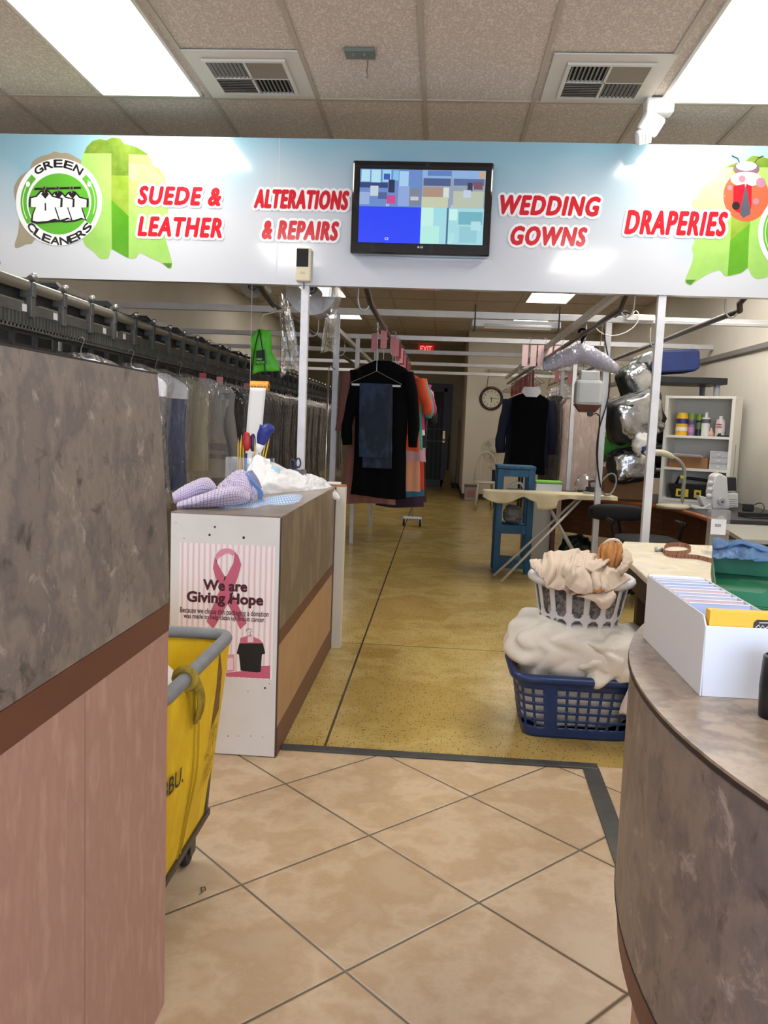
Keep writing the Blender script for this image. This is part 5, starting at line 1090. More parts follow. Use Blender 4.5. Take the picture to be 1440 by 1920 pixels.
f = MB(); f.tube([inn(.48, .4), at(476, 850, 4.51)], .006, 8); f.build('shaft', m_hookw, t); f = MB(); blob(f, at(474, 830, 4.51), (.017, .012, .05), 3, .02, 1, 20, 14, .9); f.build('handle', mat('navy_handle', '1c1f58', .4), t, smooth=True)
t = thing('blue_bundle', 'blue plastic wrapped bundle sticking up from the pencil tub', 'bundle', inn(.62, .5))
f = MB(); f.tube([inn(.62, .5), at(486, 846, 4.5)], .005, 8); f.build('stick', m_hookw, t)
f = MB(); f.tube([at(486, 846, 4.5), at(489, 832, 4.5), at(492, 818, 4.5), at(499, 806, 4.5), at(508, 803, 4.5), at(516, 806, 4.5)], [.012, .022, .038, .045, .034, .008], 12); f.tube([at(494, 812, 4.5), at(490, 803, 4.5), at(488, 795, 4.5)], [.03, .014, .004], 10); f.build('wrapping', m_bluep, t, smooth=True, sub=1)
f = MB(); f.tube([at(484, 848, 4.5), at(489, 833, 4.5)], [.016, .024], 12); f.build('paper_band', m_wht, t, smooth=True)
# --- ticket paper roll with a hanging strip
q = at(487, 724, 5.03); t = thing('paper_roll', 'orange yellow paper roll hung up with a long white strip hanging down', 'paper roll', q)
MB().tube([q+Vector((-.055, 0, 0)), q+Vector((.055, 0, 0))], .031, 20, cap=True).build('roll', mat('roll_orange', 'e3a22c', .5, var='d8962a', scale=30), t, smooth=False, autosmooth=.8)
for k in range(2): 
    f = MB(); 
    for j in range(5): f.box(q.x-.048+j*.020, q.x-.048+j*.020+.013, q.y-.0315+.004*k, q.y-.0305+.004*k, q.z-.006-.014*k, q.z-.002-.014*k)
    o = f.build('roll_print', m_black, t); o['kind'] = 'stuff'
MB().tube([q+Vector((.0552, 0, 0)), q+Vector((.0558, 0, 0))], .015, 14).build('core', m_cvd, t)
f = MB(); f.grid(lambda u, v: Vector((q.x-.052+.098*u-.012*v-.008*math.sin(3*v), q.y-.032-.03*v*v, q.z-.012-.46*v)), 4, 20); f.build('paper_strip', mat('receipt_paper', 'dcdad6', .6), t, smooth=True, solid=.001)
f = MB(); f.tube([q+Vector((-.062, 0, 0)), q+Vector((.062, 0, 0))], .005, 8); f.tube([q+Vector((-.06, 0, 0)), Vector((q.x-.06, 5.03, BZ0-.001))], .0015, 6); f.build('hanging_wire', m_wire, t)
# --- scissors standing in a small holder
q = at(562, 888, 4.72); z0 = SZ+.004; t = thing('scissors_holder', 'small dark holder at the foot of the white post', 'holder', (q.x, 4.72, z0))
f = MB(); f.lathe([(.0, 0), (.035, 0), (.038, .10), (.034, .10), (.032, .006), (0, .006)], (q.x, 4.72, z0), 18); f.build('cup', mat('holder_grey', '4d4b49', .5), t, smooth=True)
t = thing('scissors', 'dark blue handled scissors standing in the holder at the white post', 'scissors', (q.x, 4.72, z0+.01)); m_sci = mat('scissor_handle', '1b2244', .35)
for s, (hx, hy) in ((-1, (549, 870)), (1, (559, 868))):
    c = at(hx, hy, 4.72); f = MB(); f.tube([c+Vector((.014*math.cos(a), 0, .024*math.sin(a)*1.1)) for a in [2*PI*k/16 for k in range(16)]], .005, 8, close=True); f.tube([c+Vector((0, 0, -.026)), Vector((q.x, 4.72, z0+.115))], .006, 8); o = f.build('handle', m_sci, t, smooth=True)
    f = MB(); f.prism([Vector((q.x-.006+s*.002, 4.719+s*.002, z0+.115)), Vector((q.x+.006+s*.002, 4.719+s*.002, z0+.115)), Vector((q.x+s*.003, 4.719+s*.002, z0+.012))], (0, .002, 0)); f.build('blade', m_hookw, t)
# --- green drawstring bag on the hook of the left rail
hkY = 5.77; hq = Vector((-1.105, hkY, RZ-.045)); t = thing('drawstring_bag', 'bright green drawstring bag hanging from the left rail hook', 'bag', hq); m_gbag = mat('lime_bag', '55c01e', .5, var='4cb018', scale=5, bump=.2, bscale=20)
B = lambda x, y, d=0.0: at(440+x/5.54, 500+y/5.54, 5.72)+Vector((0, d, 0))
f = MB(); f.tube([hq+Vector((0, 0, .02)), B(295, 500), B(270, 590), B(262, 660)], .006, 8); f.build('hanger_cord', mat('cord_beige', 'b8ad98', .7), t, smooth=True)
rows = [[(232, 655), (262, 648), (300, 655), (335, 660), (372, 655)], [(165, 740), (215, 720), (280, 730), (335, 740), (382, 760)], [(170, 850), (215, 860), (280, 870), (330, 880), (385, 880)], [(178, 1000), (225, 1000), (290, 990), (340, 985), (425, 950)], [(185, 1120), (250, 1095), (330, 1085), (395, 1088), (472, 1080)]]
for dd, nm in ((-.02, 'front'), (.025, 'back')):
    RR = [[B(x, y, dd*(1 if 0 < i < 4 else .2)*(1 if 0 < j < 4 else .15)) for i, (x, y) in enumerate(r)] for j, r in enumerate(rows)]
    def gf(u, v, RR=RR):
        j = min(int(v*4), 3); t_ = v*4-j; i = min(int(u*4), 3); s_ = u*4-i
        p = (RR[j][i]*(1-s_)+RR[j][i+1]*s_)*(1-t_)+(RR[j+1][i]*(1-s_)+RR[j+1][i+1]*s_)*t_
        return p+Vector((0, .012*noise.noise(Vector((u*5, v*4, 1))), 0))
    f = MB(); f.grid(gf, 20, 20); f.build('bag_'+nm, m_gbag, t, smooth=True, solid=.001)
m_cordk = mat('black_cord', '17201a', .7)
MB().tube([B(262, 660, -.02), B(245, 760, -.045), B(215, 920, -.05), B(190, 1080, -.03)], .004, 6).build('drawstring', m_cordk, t); MB().tube([B(265, 660, -.02), B(290, 760, -.05), B(310, 900, -.055), B(325, 1085, -.03)], .004, 6).build('drawstring', m_cordk, t)
MB().prism([B(240, 880, -.05), B(325, 868, -.05), B(338, 1012, -.05), B(236, 1024, -.05)], (0, .001, 0)).build('printed_square', m_cordk, t)
for k, (tx, x0, x1, y0, y1) in enumerate((('H&O', 243, 300, 950, 978), ('BLOCK', 243, 330, 985, 1012))):
    a, b = B(x0, y1, -.052), B(x1, y1, -.052); lettering('lettering', tx, mat('bag_print', '5fc030', .6), t, a, b-a, (0, 0, 1), w=(b-a).length, h=.016, bold=.001)
# --- rolls of plastic film behind the sign
m_roll = film('film_roll_side', 'a8a197', gloss=1.0, rough=.25, haze=.6, bump=.1); m_sheet = film('hanging_film', 'd8d4cc', gloss=2.4, rough=.10, haze=.14, bump=1.0, bscale=9)
for (cx, cy, r, ln, lb) in ((474, 535, .088, .22, 'small roll of clear plastic film behind the sign above the green bag'), (584, 541, .168, .24, 'large roll of clear plastic film behind the sign right of the white post')):
    YR = 5.92 if cx < 500 else 5.42; q = at(cx, cy, YR); t = thing('film_roll', lb, 'plastic roll', q)
    MB().lathe([(.035, 0), (r*.6, -.002), (r, 0), (r, ln), (.035, ln)], q, 40, 'y').build('wound_film', m_roll, t, smooth=False, autosmooth=.6)
    MB().lathe([(.0, .02), (.028, .0), (.034, -.012), (.036, ln+.01), (0, ln+.01)], q, 20, 'y').build('core', m_cvd, t)
    MB().bar((q.x, 5.0+.062, q.z), (q.x, YR+ln+.05, q.z), .02).build('spindle', m_cvd, t)
    if cx < 500: ed = lambda u, v, q=q: B(385+100*u+130*v*(.3+u)-40*v*(1-u), 235+ (900-120*u+40*math.sin(u*9))*v, .22+.05*math.sin(u*7+v*3)+.04*math.cos(u*15))
    else: ed = lambda u, v, q=q: B(1000+95*u-90*v*(1-u)-10*v, 215+(690+20*math.sin(u*9))*v, -.10+.05*math.sin(u*7+v*3)+.04*math.cos(u*15)-.05*math.sin(PI*v))
    f = MB(); f.grid(ed, 26, 30); f.build('hanging_film', m_sheet, t, smooth=True)
# --- denim garment in the green bin
D = lambda x, y, Y: (1120+x/4.5, 860+y/4.5, Y)
dn = thing('denim_garment', 'crumpled light blue denim garment lying in the green bin', 'clothing', G(.17, -.08, .03))
patch([[D(985,850,2.05), D(1080,850,2.04), D(1200,860,2.03), D(1330,870,2.03), D(1500,890,2.0), D(1700,900,1.98)], [D(960,785,2.10), D(1070,790,2.08), D(1200,770,2.08), D(1330,800,2.06), D(1480,815,2.04), D(1700,830,2.0)], [D(962,700,2.14), D(1060,730,2.14), D(1190,715,2.13), D(1330,740,2.10), D(1460,775,2.06), D(1700,790,2.02)], [D(975,684,2.18), D(1050,700,2.18), D(1190,700,2.17), D(1340,735,2.14), D(1450,770,2.10), D(1700,780,2.05)]], m_ltden, dn, 'cloth', nu=70, nv=30, amp=.012, fr=3.4, seed=3)
patch([[D(1075,765,2.10), D(1180,725,2.09), D(1300,745,2.07), D(1440,790,2.05), D(1650,800,2.0)], [D(1095,735,2.12), D(1190,698,2.11), D(1310,718,2.09), D(1440,762,2.07), D(1650,775,2.02)]], m_ltden, dn, 'waistband', nu=40, nv=8, amp=.004, fr=2, solid=.006)
patch([[D(975,770,2.09), D(1040,760,2.07), D(1110,740,2.09)], [D(968,690,2.13), D(1030,690,2.12), D(1105,725,2.12)], [D(985,680,2.16), D(1030,684,2.16), D(1090,715,2.15)]], m_ltden, dn, 'sleeve', nu=24, nv=16, amp=.008, fr=3)
# --- folds of the cream throw in the white basket
T = lambda x, y, Y: (980+x/6, 1000+y/6, Y)
kw = dict(solid=.009, nu=48, nv=28)
patch([[T(215,470,3.68), T(260,600,3.61), T(350,645,3.585), T(480,665,3.57), T(610,700,3.56)], [T(216,400,3.70), T(320,470,3.62), T(430,540,3.59), T(520,600,3.57), T(640,650,3.56)], [T(226,300,3.76), T(345,330,3.70), T(450,400,3.66), T(560,480,3.62), T(700,560,3.60)], [T(240,252,3.84), T(330,240,3.84), T(480,226,3.83), T(600,210,3.84), T(740,236,3.84)], [T(260,262,3.92), T(340,256,3.93), T(480,246,3.93), T(600,232,3.93), T(740,252,3.92)]], m_cream, thr, 'fleece_fold', amp=.030, fr=1.9, seed=6, **kw)
patch([[T(440,480,3.58), T(490,610,3.55), T(600,695,3.54), T(770,690,3.545)], [T(450,400,3.60), T(540,500,3.535), T(640,590,3.53), T(765,610,3.54)], [T(490,330,3.67), T(560,390,3.60), T(660,420,3.59), T(750,520,3.58)], [T(540,290,3.74), T(600,265,3.74), T(680,270,3.74), T(730,340,3.70)]], m_cream, thr, 'fleece_fold', amp=.024, fr=1.7, seed=12, **kw)
patch([[T(545,420,3.60), T(640,395,3.60), T(780,440,3.60), T(900,375,3.63), T(965,310,3.66)], [T(560,360,3.63), T(660,310,3.66), T(790,350,3.66), T(890,310,3.69), T(965,260,3.72)], [T(630,260,3.76), T(740,238,3.78), T(840,248,3.80), T(900,215,3.80), T(965,190,3.80)]], m_cream, thr, 'fleece_fold', amp=.018, fr=1.8, seed=20, **kw)
patch([[T(760,680,3.55), T(880,690,3.55), T(1010,650,3.57), T(1195,525,3.66)], [T(745,540,3.59), T(870,540,3.57), T(985,470,3.60), T(1120,490,3.66)], [T(780,430,3.64), T(910,400,3.66), T(1060,400,3.68), T(1150,420,3.70)], [T(860,390,3.72), T(950,370,3.74), T(1080,330,3.75), T(1190,330,3.78)]], m_cream, thr, 'fleece_fold', amp=.022, fr=1.7, seed=31, **kw)
patch([[T(880,410,3.68), T(970,405,3.66), T(1085,365,3.68)], [T(850,300,3.69), T(960,300,3.67), T(1110,270,3.68)], [T(850,190,3.74), T(965,180,3.72), T(1112,190,3.74)], [T(880,140,3.80), T(970,112,3.80), T(1085,130,3.80)], [T(890,150,3.86), T(980,125,3.88), T(1080,145,3.86)]], m_tan2, thr, 'lining', amp=.016, fr=2.2, seed=9, **kw)
patch([[T(865,165,3.79), T(960,90,3.79), T(1060,85,3.79), T(1105,130,3.79)], [T(880,150,3.82), T(960,78,3.83), T(1060,74,3.83), T(1115,125,3.83)]], m_cream, thr, 'hem', amp=.003, solid=.010, nu=24, nv=6)
patch([[T(1035,445,3.62), T(1110,340,3.64), T(1135,235,3.68), T(1110,190,3.74)], [T(1110,450,3.63), T(1165,370,3.64), T(1190,290,3.68), T(1160,200,3.74)], [T(1150,440,3.70), T(1195,370,3.72), T(1230,310,3.76), T(1190,210,3.80)]], m_cream, thr, 'fleece_fold', amp=.012, fr=1.6, seed=14, **kw)
patch([[T(830,770,3.525), T(885,850,3.52), T(960,838,3.52), T(1045,715,3.53)], [T(760,740,3.53), T(860,775,3.51), T(960,760,3.51), T(1040,690,3.52)], [T(600,705,3.54), T(760,690,3.54), T(900,680,3.54), T(1020,655,3.55)]], m_cream, thr, 'corner_flap', amp=.006, fr=1.5, seed=15, solid=.009, nu=30, nv=16)
patch([[T(765,668,3.53), T(840,672,3.525), T(920,660,3.53)], [T(790,600,3.55), T(850,590,3.55), T(905,575,3.55)]], m_tan2, thr, 'lining', amp=.006, fr=1.5, seed=16, solid=.006, nu=16, nv=8)
patch([[T(110,400,3.70), T(170,455,3.68), T(225,540,3.66)], [T(80,330,3.72), T(150,350,3.72), T(230,400,3.70)], [T(80,306,3.76), T(150,300,3.78), T(235,305,3.80)]], m_cream, thr, 'corner_flap', amp=.006, seed=18, solid=.009, nu=20, nv=12)

# ================================================================== SEWING CORNER
# --- ironing board
IY = 7.56
ib = thing('ironing_board', 'ironing board with cream cloth cover and crossed white legs', 'ironing board', (1.0, IY, 0))
a, b = at(905, 918, IY), at(1150, 935, IY); zi = .80
def ibo(k): return .17*min(1, .25+1.6*k)**.6 if k < .5 else .17
n = 24; top = [(a.x+(b.x-a.x)*i/n, IY-(.04+.13*min(1, (i/n)*2.2)**.7)) for i in range(n+1)]; bot = [(x, 2*IY-y) for x, y in top][::-1]
m_ibc = mat('cream_cover', 'ddd0aa', .8, var='d2c49c', scale=5, bump=.2, bscale=14)
MB().prism([(x, y, zi-.02) for x, y in top+bot], (0, 0, .026)).build('board', m_ibc, ib, bevel=.008)
def skirt(u, v):
    i = u*n; k = int(min(i, n-1)); t_ = i-k; x = top[k][0]*(1-t_)+top[k+1][0]*t_; y = top[k][1]*(1-t_)+top[k+1][1]*t_
    d = .035+.075*abs(math.sin(u*9+.4))*(.5+.5*math.sin(u*4+1))+(.06 if .40 < u < .56 else 0)
    return Vector((x, y-.004-.012*math.sin(u*40)*v, zi+.004-d*v))
MB().grid(skirt, 80, 6).build('cover_skirt', m_ibc, ib, smooth=True, solid=.004)
m_leg = mat('white_tube', 'c9c5bb', .4)
A_ = lambda x, y, Y: at(x, y, Y)
l0, l1 = atz(921, 1080, .012), atz(939, 1091, .012)
t0 = A_(1085, 945, IY+.05); MB().tube([Vector((t0.x, IY+.05, zi-.03)), Vector((l0.x+.02, l0.y, .012))], .012, 10).build('leg', m_leg, ib, smooth=True)
MB().tube([Vector((t0.x, IY-.10, zi-.03)), Vector((l1.x, l1.y, .012))], .012, 10).build('leg', m_leg, ib, smooth=True)
t1 = A_(1018, 945, IY); r0 = Vector((1.42, IY-.08, .012)); MB().tube([Vector((t1.x, IY-.02, zi-.03)), r0], .012, 10).build('leg', m_leg, ib, smooth=True)
MB().tube([Vector((t1.x, IY+.10, zi-.03)), r0+Vector((0, .2, 0))], .012, 10).build('leg', m_leg, ib, smooth=True)
# iron
q = at(1112, 917, IY); t = thing('steam_iron', 'dark steam iron standing on the right end of the ironing board', 'iron', (q.x, IY, zi+.007))
c = Vector((q.x, IY, zi+.007)); f = MB(); f.prism([c+Vector(p) for p in ((-.09, 0, 0), (-.03, -.045, 0), (.08, -.05, 0), (.08, .05, 0), (-.03, .045, 0))], (0, 0, .02)); f.build('soleplate', m_hookw, t)
f = MB(); f.prism([c+Vector(p)+Vector((0, 0, .021)) for p in ((-.07, 0, 0), (-.02, -.035, 0), (.07, -.04, 0), (.07, .04, 0), (-.02, .035, 0))], (0, 0, .045)); f.build('housing', m_cvd, t, bevel=.008)
f = MB(); f.tube([c+Vector((-.03, 0, .06)), c+Vector((-.04, 0, .11)), c+Vector((.03, 0, .125)), c+Vector((.07, 0, .06))], .013, 8); f.build('handle', mat('iron_handle', '3a1f1a', .5), t, smooth=True)
MB().tube([c+Vector((.06, 0, .10)), at(1140, 888, IY), at(1152, 886, IY), at(1158, 900, IY), at(1150, 925, IY), at(1135, 932, IY-.2), at(1128, 920, IY-.2)], .010, 8).build('steam_hose', mat('hose_grey', '8f8b80', .5), t, smooth=True, sub=1)
# steam water tank hung on the post
q = at(1101, 738, 7.22); t = thing('water_tank', 'white plastic gravity water tank with brown base hung by the rack post', 'tank', q)
a, b = at(1078, 712, 7.22), at(1125, 762, 7.22); cx = (a.x+b.x)/2; hw = (b.x-a.x)/2
m_tank = mat('translucent_tank', 'c6c7c3', .35, var='bcbdb8', scale=4)
MB().box(cx-hw, cx+hw, 7.12, 7.26, b.z, a.z).build('bottle', m_tank, t, bevel=.03)
f = MB(); f.box(cx-hw*.72, cx+hw*.72, 7.14, 7.24, a.z-.01, a.z+.075); f.build('neck', m_tank, t, bevel=.012)
f = MB(); f._add([(cx-hw, 7.13, b.z+.01), (cx+hw, 7.13, b.z+.01), (cx+hw, 7.25, b.z+.01), (cx-hw, 7.25, b.z+.01), (cx-hw*.55, 7.15, b.z-.055), (cx+hw*.55, 7.15, b.z-.055), (cx+hw*.55, 7.23, b.z-.055), (cx-hw*.55, 7.23, b.z-.055)], [(0, 1, 2, 3), (4, 7, 6, 5), (0, 4, 5, 1), (1, 5, 6, 2), (2, 6, 7, 3), (3, 7, 4, 0)]); f.build('base_cap', mat('brown_base', '5e3524', .5), t)
f = MB(); f.lathe([(.001, 0), (.022, 0), (.022, .05), (.001, .05)], (cx+.015, 7.09, b.z-.07), 16, 'y'); f.build('valve', m_cvd, t); 
f = MB(); f.tube([(cx-.05, 7.19, a.z+.075), (cx-.06, 7.19, BZ-.10)], .003, 6); f.tube([(cx+.06, 7.19, a.z+.075), (cx+.1, 7.25, BZ-.03)], .003, 6); f.build('hanging_wire', m_wire, t)
MB().tube([(cx+.015, 7.10, b.z-.08), (1.36, 7.16, 1.55), (1.34, 7.20, 1.3), (1.36, 7.24, 1.05), (1.42, 7.28, .86)], .008, 8).build('hose', m_cvd, t, smooth=True, sub=1)
# --- blue two tier stand
st = thing('plant_stand', 'blue painted wooden two tier stand left of the ironing board legs', 'stand', (.72, 7.85, 0)); m_blu = mat('blue_painted_wood', '1f5577', .6, var=['1a4b6a', '27648a'], scale=8, stretch=(1, 1, .3))
sx0_, sx1_, sy0_, sy1_, sz_ = .555, .905, 7.80, 8.15, 1.02
for (x, y) in ((sx0_, sy0_), (sx1_-.06, sy0_), (sx0_, sy1_-.05), (sx1_-.06, sy1_-.05)): MB().box(x, x+.06, y, y+.05, 0, sz_-.03).build('leg', m_blu, st, bevel=.004)
MB().box(sx0_-.005, sx1_+.005, sy0_-.005, sy1_+.005, sz_-.029, sz_).build('top_shelf', m_blu, st, bevel=.005)
for z in (.44, .10): 
    MB().box(sx0_+.061, sx1_-.061, sy0_+.004, sy1_-.004, z, z+.02).build('shelf', m_blu, st)
for z in (sz_-.10, .38, .05): 
    MB().box(sx0_+.0605, sx1_-.0605, sy0_+.006, sy0_+.026, z, z+.065).build('front_rail', m_blu, st); MB().box(sx0_+.0605, sx1_-.0605, sy1_-.026, sy1_-.006, z, z+.065).build('back_rail', m_blu, st)
for z in (.72,): MB().box(sx0_+.061, sx1_-.061, sy0_+.03, sy1_-.006, z, z+.015).build('shelf', m_blu, st)
t = thing('spare_iron', 'silver and white iron standing on the blue stand middle shelf', 'iron', (.74, 7.96, .736)); c = Vector((.74, 7.96, .736))
f = MB(); f.prism([c+Vector(p) for p in ((-.10, 0, 0), (-.02, -.05, 0), (.09, -.05, 0), (.09, .05, 0), (-.02, .05, 0))], (0, 0, .06)); f.build('housing', mat('silver_plastic', 'b7b9bb', .25, .3), t, bevel=.012)
f = MB(); f.tube([c+Vector((-.07, 0, .055)), c+Vector((-.02, 0, .12)), c+Vector((.06, 0, .13)), c+Vector((.08, 0, .055))], .016, 8); f.build('handle', mat('white_iron_grip', 'd5d3cf', .4), t, smooth=True, sub=1)
t = thing('folded_cloth_bundle', 'grey crumpled cloth bundle on the lower shelf of the blue stand', 'cloth', (.72, 7.87, .46)); f = MB(); blob(f, (.73, 7.98, .55), (.09, .12, .085), 31, .2, 2); f.build('cloth', mat('grey_cloth', '7d7772', .9), t, smooth=True)
# --- chair, fan and little table by the clock wall
cw = thing('white_chair', 'white spindle back chair beside the fan table at the clock wall', 'chair', (.79, 14.0, 0)); m_wch = mat('white_worn_paint', 'd2ccbe', .5)
for (x, y) in ((.63, 13.75), (.97, 13.75), (.66, 14.15), (.94, 14.15)): MB().tube([(x, y, 0), (.8+(x-.8)*.75, 13.95+(y-13.95)*.8, .45)], .018, 8).build('leg', m_wch, cw, smooth=True)
MB().lathe([(0, 0), (.20, 0), (.21, .015), (.20, .03), (0, .03)], (.8, 13.95, .45), 24).build('seat', m_wch, cw, smooth=True)
f = MB(); hoop = [(.62+.0*k, 14.10, .47) for k in range(1)]+[(.8-.18*math.cos(PI*k/14), 14.13+.05*math.sin(PI*k/14), .47+.50*math.sin(PI*k/14)**.6) for k in range(15)]; f.tube(hoop[1:], .016, 8); f.build('back_hoop', m_wch, cw, smooth=True)
for k in range(4):
    x = .8-.10+.066*k; MB().tube([(x, 14.12, .48), (x, 14.16, .47+.48*math.sin(math.acos(max(-1, min(1, (.8-x)/.18))))**.6)], .008, 6).build('spindle', m_wch, cw)
ft = thing('side_table', 'small table with dark legs holding the white fan', 'table', (1.12, 14.7, 0))
MB().box(.92, 1.5, 14.4, 15.0, .66, .69).build('table_top', m_wch, ft, bevel=.004)
for (x, y) in ((.97, 14.45), (1.45, 14.45), (.97, 14.95), (1.45, 14.95)): MB().box(x-.02, x+.02, y-.02, y+.02, 0, .66).build('leg', m_cvd, ft)
fn_ = thing('desk_fan', 'white round cage fan on the small table below the clock', 'fan', (1.02, 14.7, .69)); m_fan = mat('fan_white', 'd9d3c6', .5)
fc = at(926, 843, 14.6)
f = MB(); f.lathe([(0, 0), (.10, 0), (.09, .025), (.02, .035), (.018, fc.z-.69-.03), (0, fc.z-.69-.03)], (fc.x, 14.7, .69), 20); f.build('stand', m_fan, fn_, smooth=True)
f = MB(); 
for r in (.08, .14, .20): f.tube([(fc.x+r*math.cos(a_), 14.53+.03*(r/.2)**2, fc.z+r*math.sin(a_)) for a_ in [2*PI*k/28 for k in range(28)]], .0045, 5, close=True)
for k in range(48): a_ = 2*PI*k/48; f.tube([(fc.x+.04*math.cos(a_), 14.525, fc.z+.04*math.sin(a_)), (fc.x+.21*math.cos(a_), 14.57, fc.z+.21*math.sin(a_))], .0042, 4, cap=False)
f.tube([(fc.x+.215*math.cos(a_), 14.58, fc.z+.215*math.sin(a_)) for a_ in [2*PI*k/32 for k in range(32)]], .010, 6, close=True); f.build('cage', m_fan, fn_)
MB().lathe([(0, -.01), (.05, 0), (.05, .03), (0, .03)], (fc.x, 14.51, fc.z), 18, 'y').build('badge', m_fan, fn_)
for k in range(3):
    a_ = 2*PI*k/3+.4; d = Vector((math.cos(a_), 0, math.sin(a_))); e = Vector((-math.sin(a_), .35, math.cos(a_))); o_ = Vector((fc.x, 14.60, fc.z))
    MB().prism([o_+d*.03-e*.02, o_+d*.17-e*.06, o_+d*.185+e*.05, o_+d*.03+e*.02], (0, .003, 0)).build('blade', mat('fan_blade', 'aaa598', .4), fn_)
MB().lathe([(0, 0), (.07, 0), (.075, .06), (.05, .12), (0, .13)], (fc.x, 14.62, fc.z), 20, 'y').build('motor', m_fan, fn_, smooth=True)
# clock
q = at(921, 747, 16.09); ck = thing('wall_clock', 'round wall clock with dark brown wooden rim', 'clock', q)
MB().lathe([(.175, .0), (.175, -.03), (.20, -.045), (.225, -.03), (.228, .0)], (q.x, 16.099, q.z), 40, 'y').build('rim', mat('mahogany_rim', '3b1713', .3, coat=.3), ck, smooth=True)
MB().lathe([(0, -.012), (.178, -.012), (.178, -.001), (0, -.001)], (q.x, 16.099, q.z), 40, 'y').build('face', mat('clock_face', 'e6e0c8', .4), ck)
for k in range(12):
    a_ = PI/2-2*PI*(k+1)/12; lettering('numeral', str(k+1), mat('numeral_green', '2f3b2c', .5), ck, (q.x+.137*math.cos(a_), 16.0865, q.z+.137*math.sin(a_)-.018), (1, 0, 0), (0, 0, 1), h=.036, center=True, bold=.0012)
for (a_, ln, wd, nm) in ((-1.45, .085, .009, 'hour_hand'), (-.03, .12, .006, 'minute_hand')):
    d = Vector((math.cos(a_), 0, math.sin(a_))); e = Vector((-d.z, 0, d.x)); o_ = Vector((q.x, 16.083, q.z)); MB().prism([o_-d*.02-e*wd, o_+d*ln-e*wd*.4, o_+d*ln+e*wd*.4, o_-d*.02+e*wd], (0, .001, 0)).build(nm, m_black, ck)
# bucket and broom
q = atz(879, 935, 0); t = thing('storage_crate', 'small pale crate with pink print standing on the floor beside the white chair', 'crate', (q.x, 15.7, 0))
MB().box(q.x-.10, q.x+.13, 15.6, 15.85, 0.001, .27).build('crate_body', mat('pale_crate', 'a8a29c', .5), t, bevel=.01); MB().box(q.x-.11, q.x+.14, 15.59, 15.86, .27, .30).build('lid', mat('crate_lid', '6d6863', .5), t, bevel=.006); MB().box(q.x-.06, q.x+.09, 15.597, 15.5998, .07, .2).build('print', mat('crate_pink', 'b07a7f', .5), t)
q = atz(848, 914, 0); t = thing('broom', 'straw broom leaning against the back wall right of the security door', 'broom', (.25, 18.7, 0))
MB().tube([(.20, 18.72, .38), (.20, 18.96, 1.32)], .013, 8).build('handle', mat('broom_handle', '3a2a20', .6), t, smooth=True)
f = MB(); f._add([(.08, 18.60, 0.002), (.31, 18.60, 0.002), (.31, 18.72, 0.002), (.08, 18.72, 0.002), (.17, 18.69, .40), (.23, 18.69, .40), (.23, 18.74, .40), (.17, 18.74, .40)], [(0, 3, 2, 1), (4, 5, 6, 7), (0, 1, 5, 4), (1, 2, 6, 5), (2, 3, 7, 6), (3, 0, 4, 7)]); f.build('bristles', mat('straw', '8a6f45', .9, var='6f5836', scale=60, stretch=(3, 3, .2)), t)
t = thing('mop', 'long pole mop leaning in the corner beside the broom', 'mop', (.40, 18.8, 0)); MB().tube([(.39, 18.80, .05), (.42, 18.96, 1.55)], .012, 8).build('handle', mat('pink_pole', '8f6a58', .6), t, smooth=True); MB().box(.335, .445, 18.76, 18.86, 0.001, .06).build('head', m_cvd, t, bevel=.01)
# --- desk
m_desk = mat('dark_desk_top', '2d2a2a', .35, var='353131', scale=9); m_ow = mat('orange_wood_edge', '9c5a30', .4, var='8a4d28', scale=12, stretch=(.3, .3, 4)); m_bp = mat('brown_wood_panel', '54301c', .5, var=['4a2917', '613a23'], scale=6, stretch=(1, 1, 4))
dk = thing('corner_desk', 'dark topped corner desk with orange wood edge and brown front panel', 'desk', (1.9, 7.8, 0)); DZ_ = .74
edge = [(1.15, 8.30), (1.45, 8.02), (1.72, 7.80), (1.95, 7.52), (2.06, 7.25), (2.10, 6.85), (2.10, 6.40)]; back = [(XR-.002, 6.40), (XR-.002, 8.9), (1.15, 8.9)]
MB().prism([(x, y, DZ_-.032) for x, y in edge+back], (0, 0, .032)).build('desk_top', m_desk, dk)
f = MB(); f.tube([(x, y-.001, DZ_-.016) for x, y in edge], .021, 8); f.build('edge_strip', m_ow, dk, smooth=True)
f = MB(); pe = [(x+.10, y+.08) for x, y in edge]
for i in range(len(pe)-1): f._add([(pe[i][0], pe[i][1], .36), (pe[i+1][0], pe[i+1][1], .36), (pe[i+1][0], pe[i+1][1], DZ_-.033), (pe[i][0], pe[i][1], DZ_-.033)], [(0, 1, 2, 3)])
f.build('front_panel', m_bp, dk, solid=.016)
MB().box(1.15, 1.19, 8.30, 8.88, 0, DZ_-.033).build('side_panel', m_bp, dk); MB().box(2.12, XR-.02, 6.44, 6.47, 0, DZ_-.033).build('side_panel', m_bp, dk)
# grey machine table at the right
mt_ = thing('machine_table', 'pale grey machine table standing in front of the desk at the right wall', 'table', (2.4, 5.9, 0)); m_gt = mat('pale_grey_top', 'a9a79c', .4)
c0 = atz(1362, 962, .71); MB().prism([(1.98, 5.45, .68), (XR-.01, 5.45, .68), (XR-.01, 6.38, .68), (2.12, 6.38, .68)], (0, 0, .03)).build('table_top', m_gt, mt_, bevel=.003)
for (x, y) in ((2.06, 5.52), (2.82, 5.52), (2.2, 6.32), (2.82, 6.32)): MB().box(x-.025, x+.025, y-.025, y+.025, 0, .68).build('leg', mat('grey_metal_leg', '6e6d68', .5, .3), mt_)
MB().box(2.06, 2.85, 5.51, 5.53, .45, .66).build('front_board', mat('dark_board', '3a332c', .6), mt_)
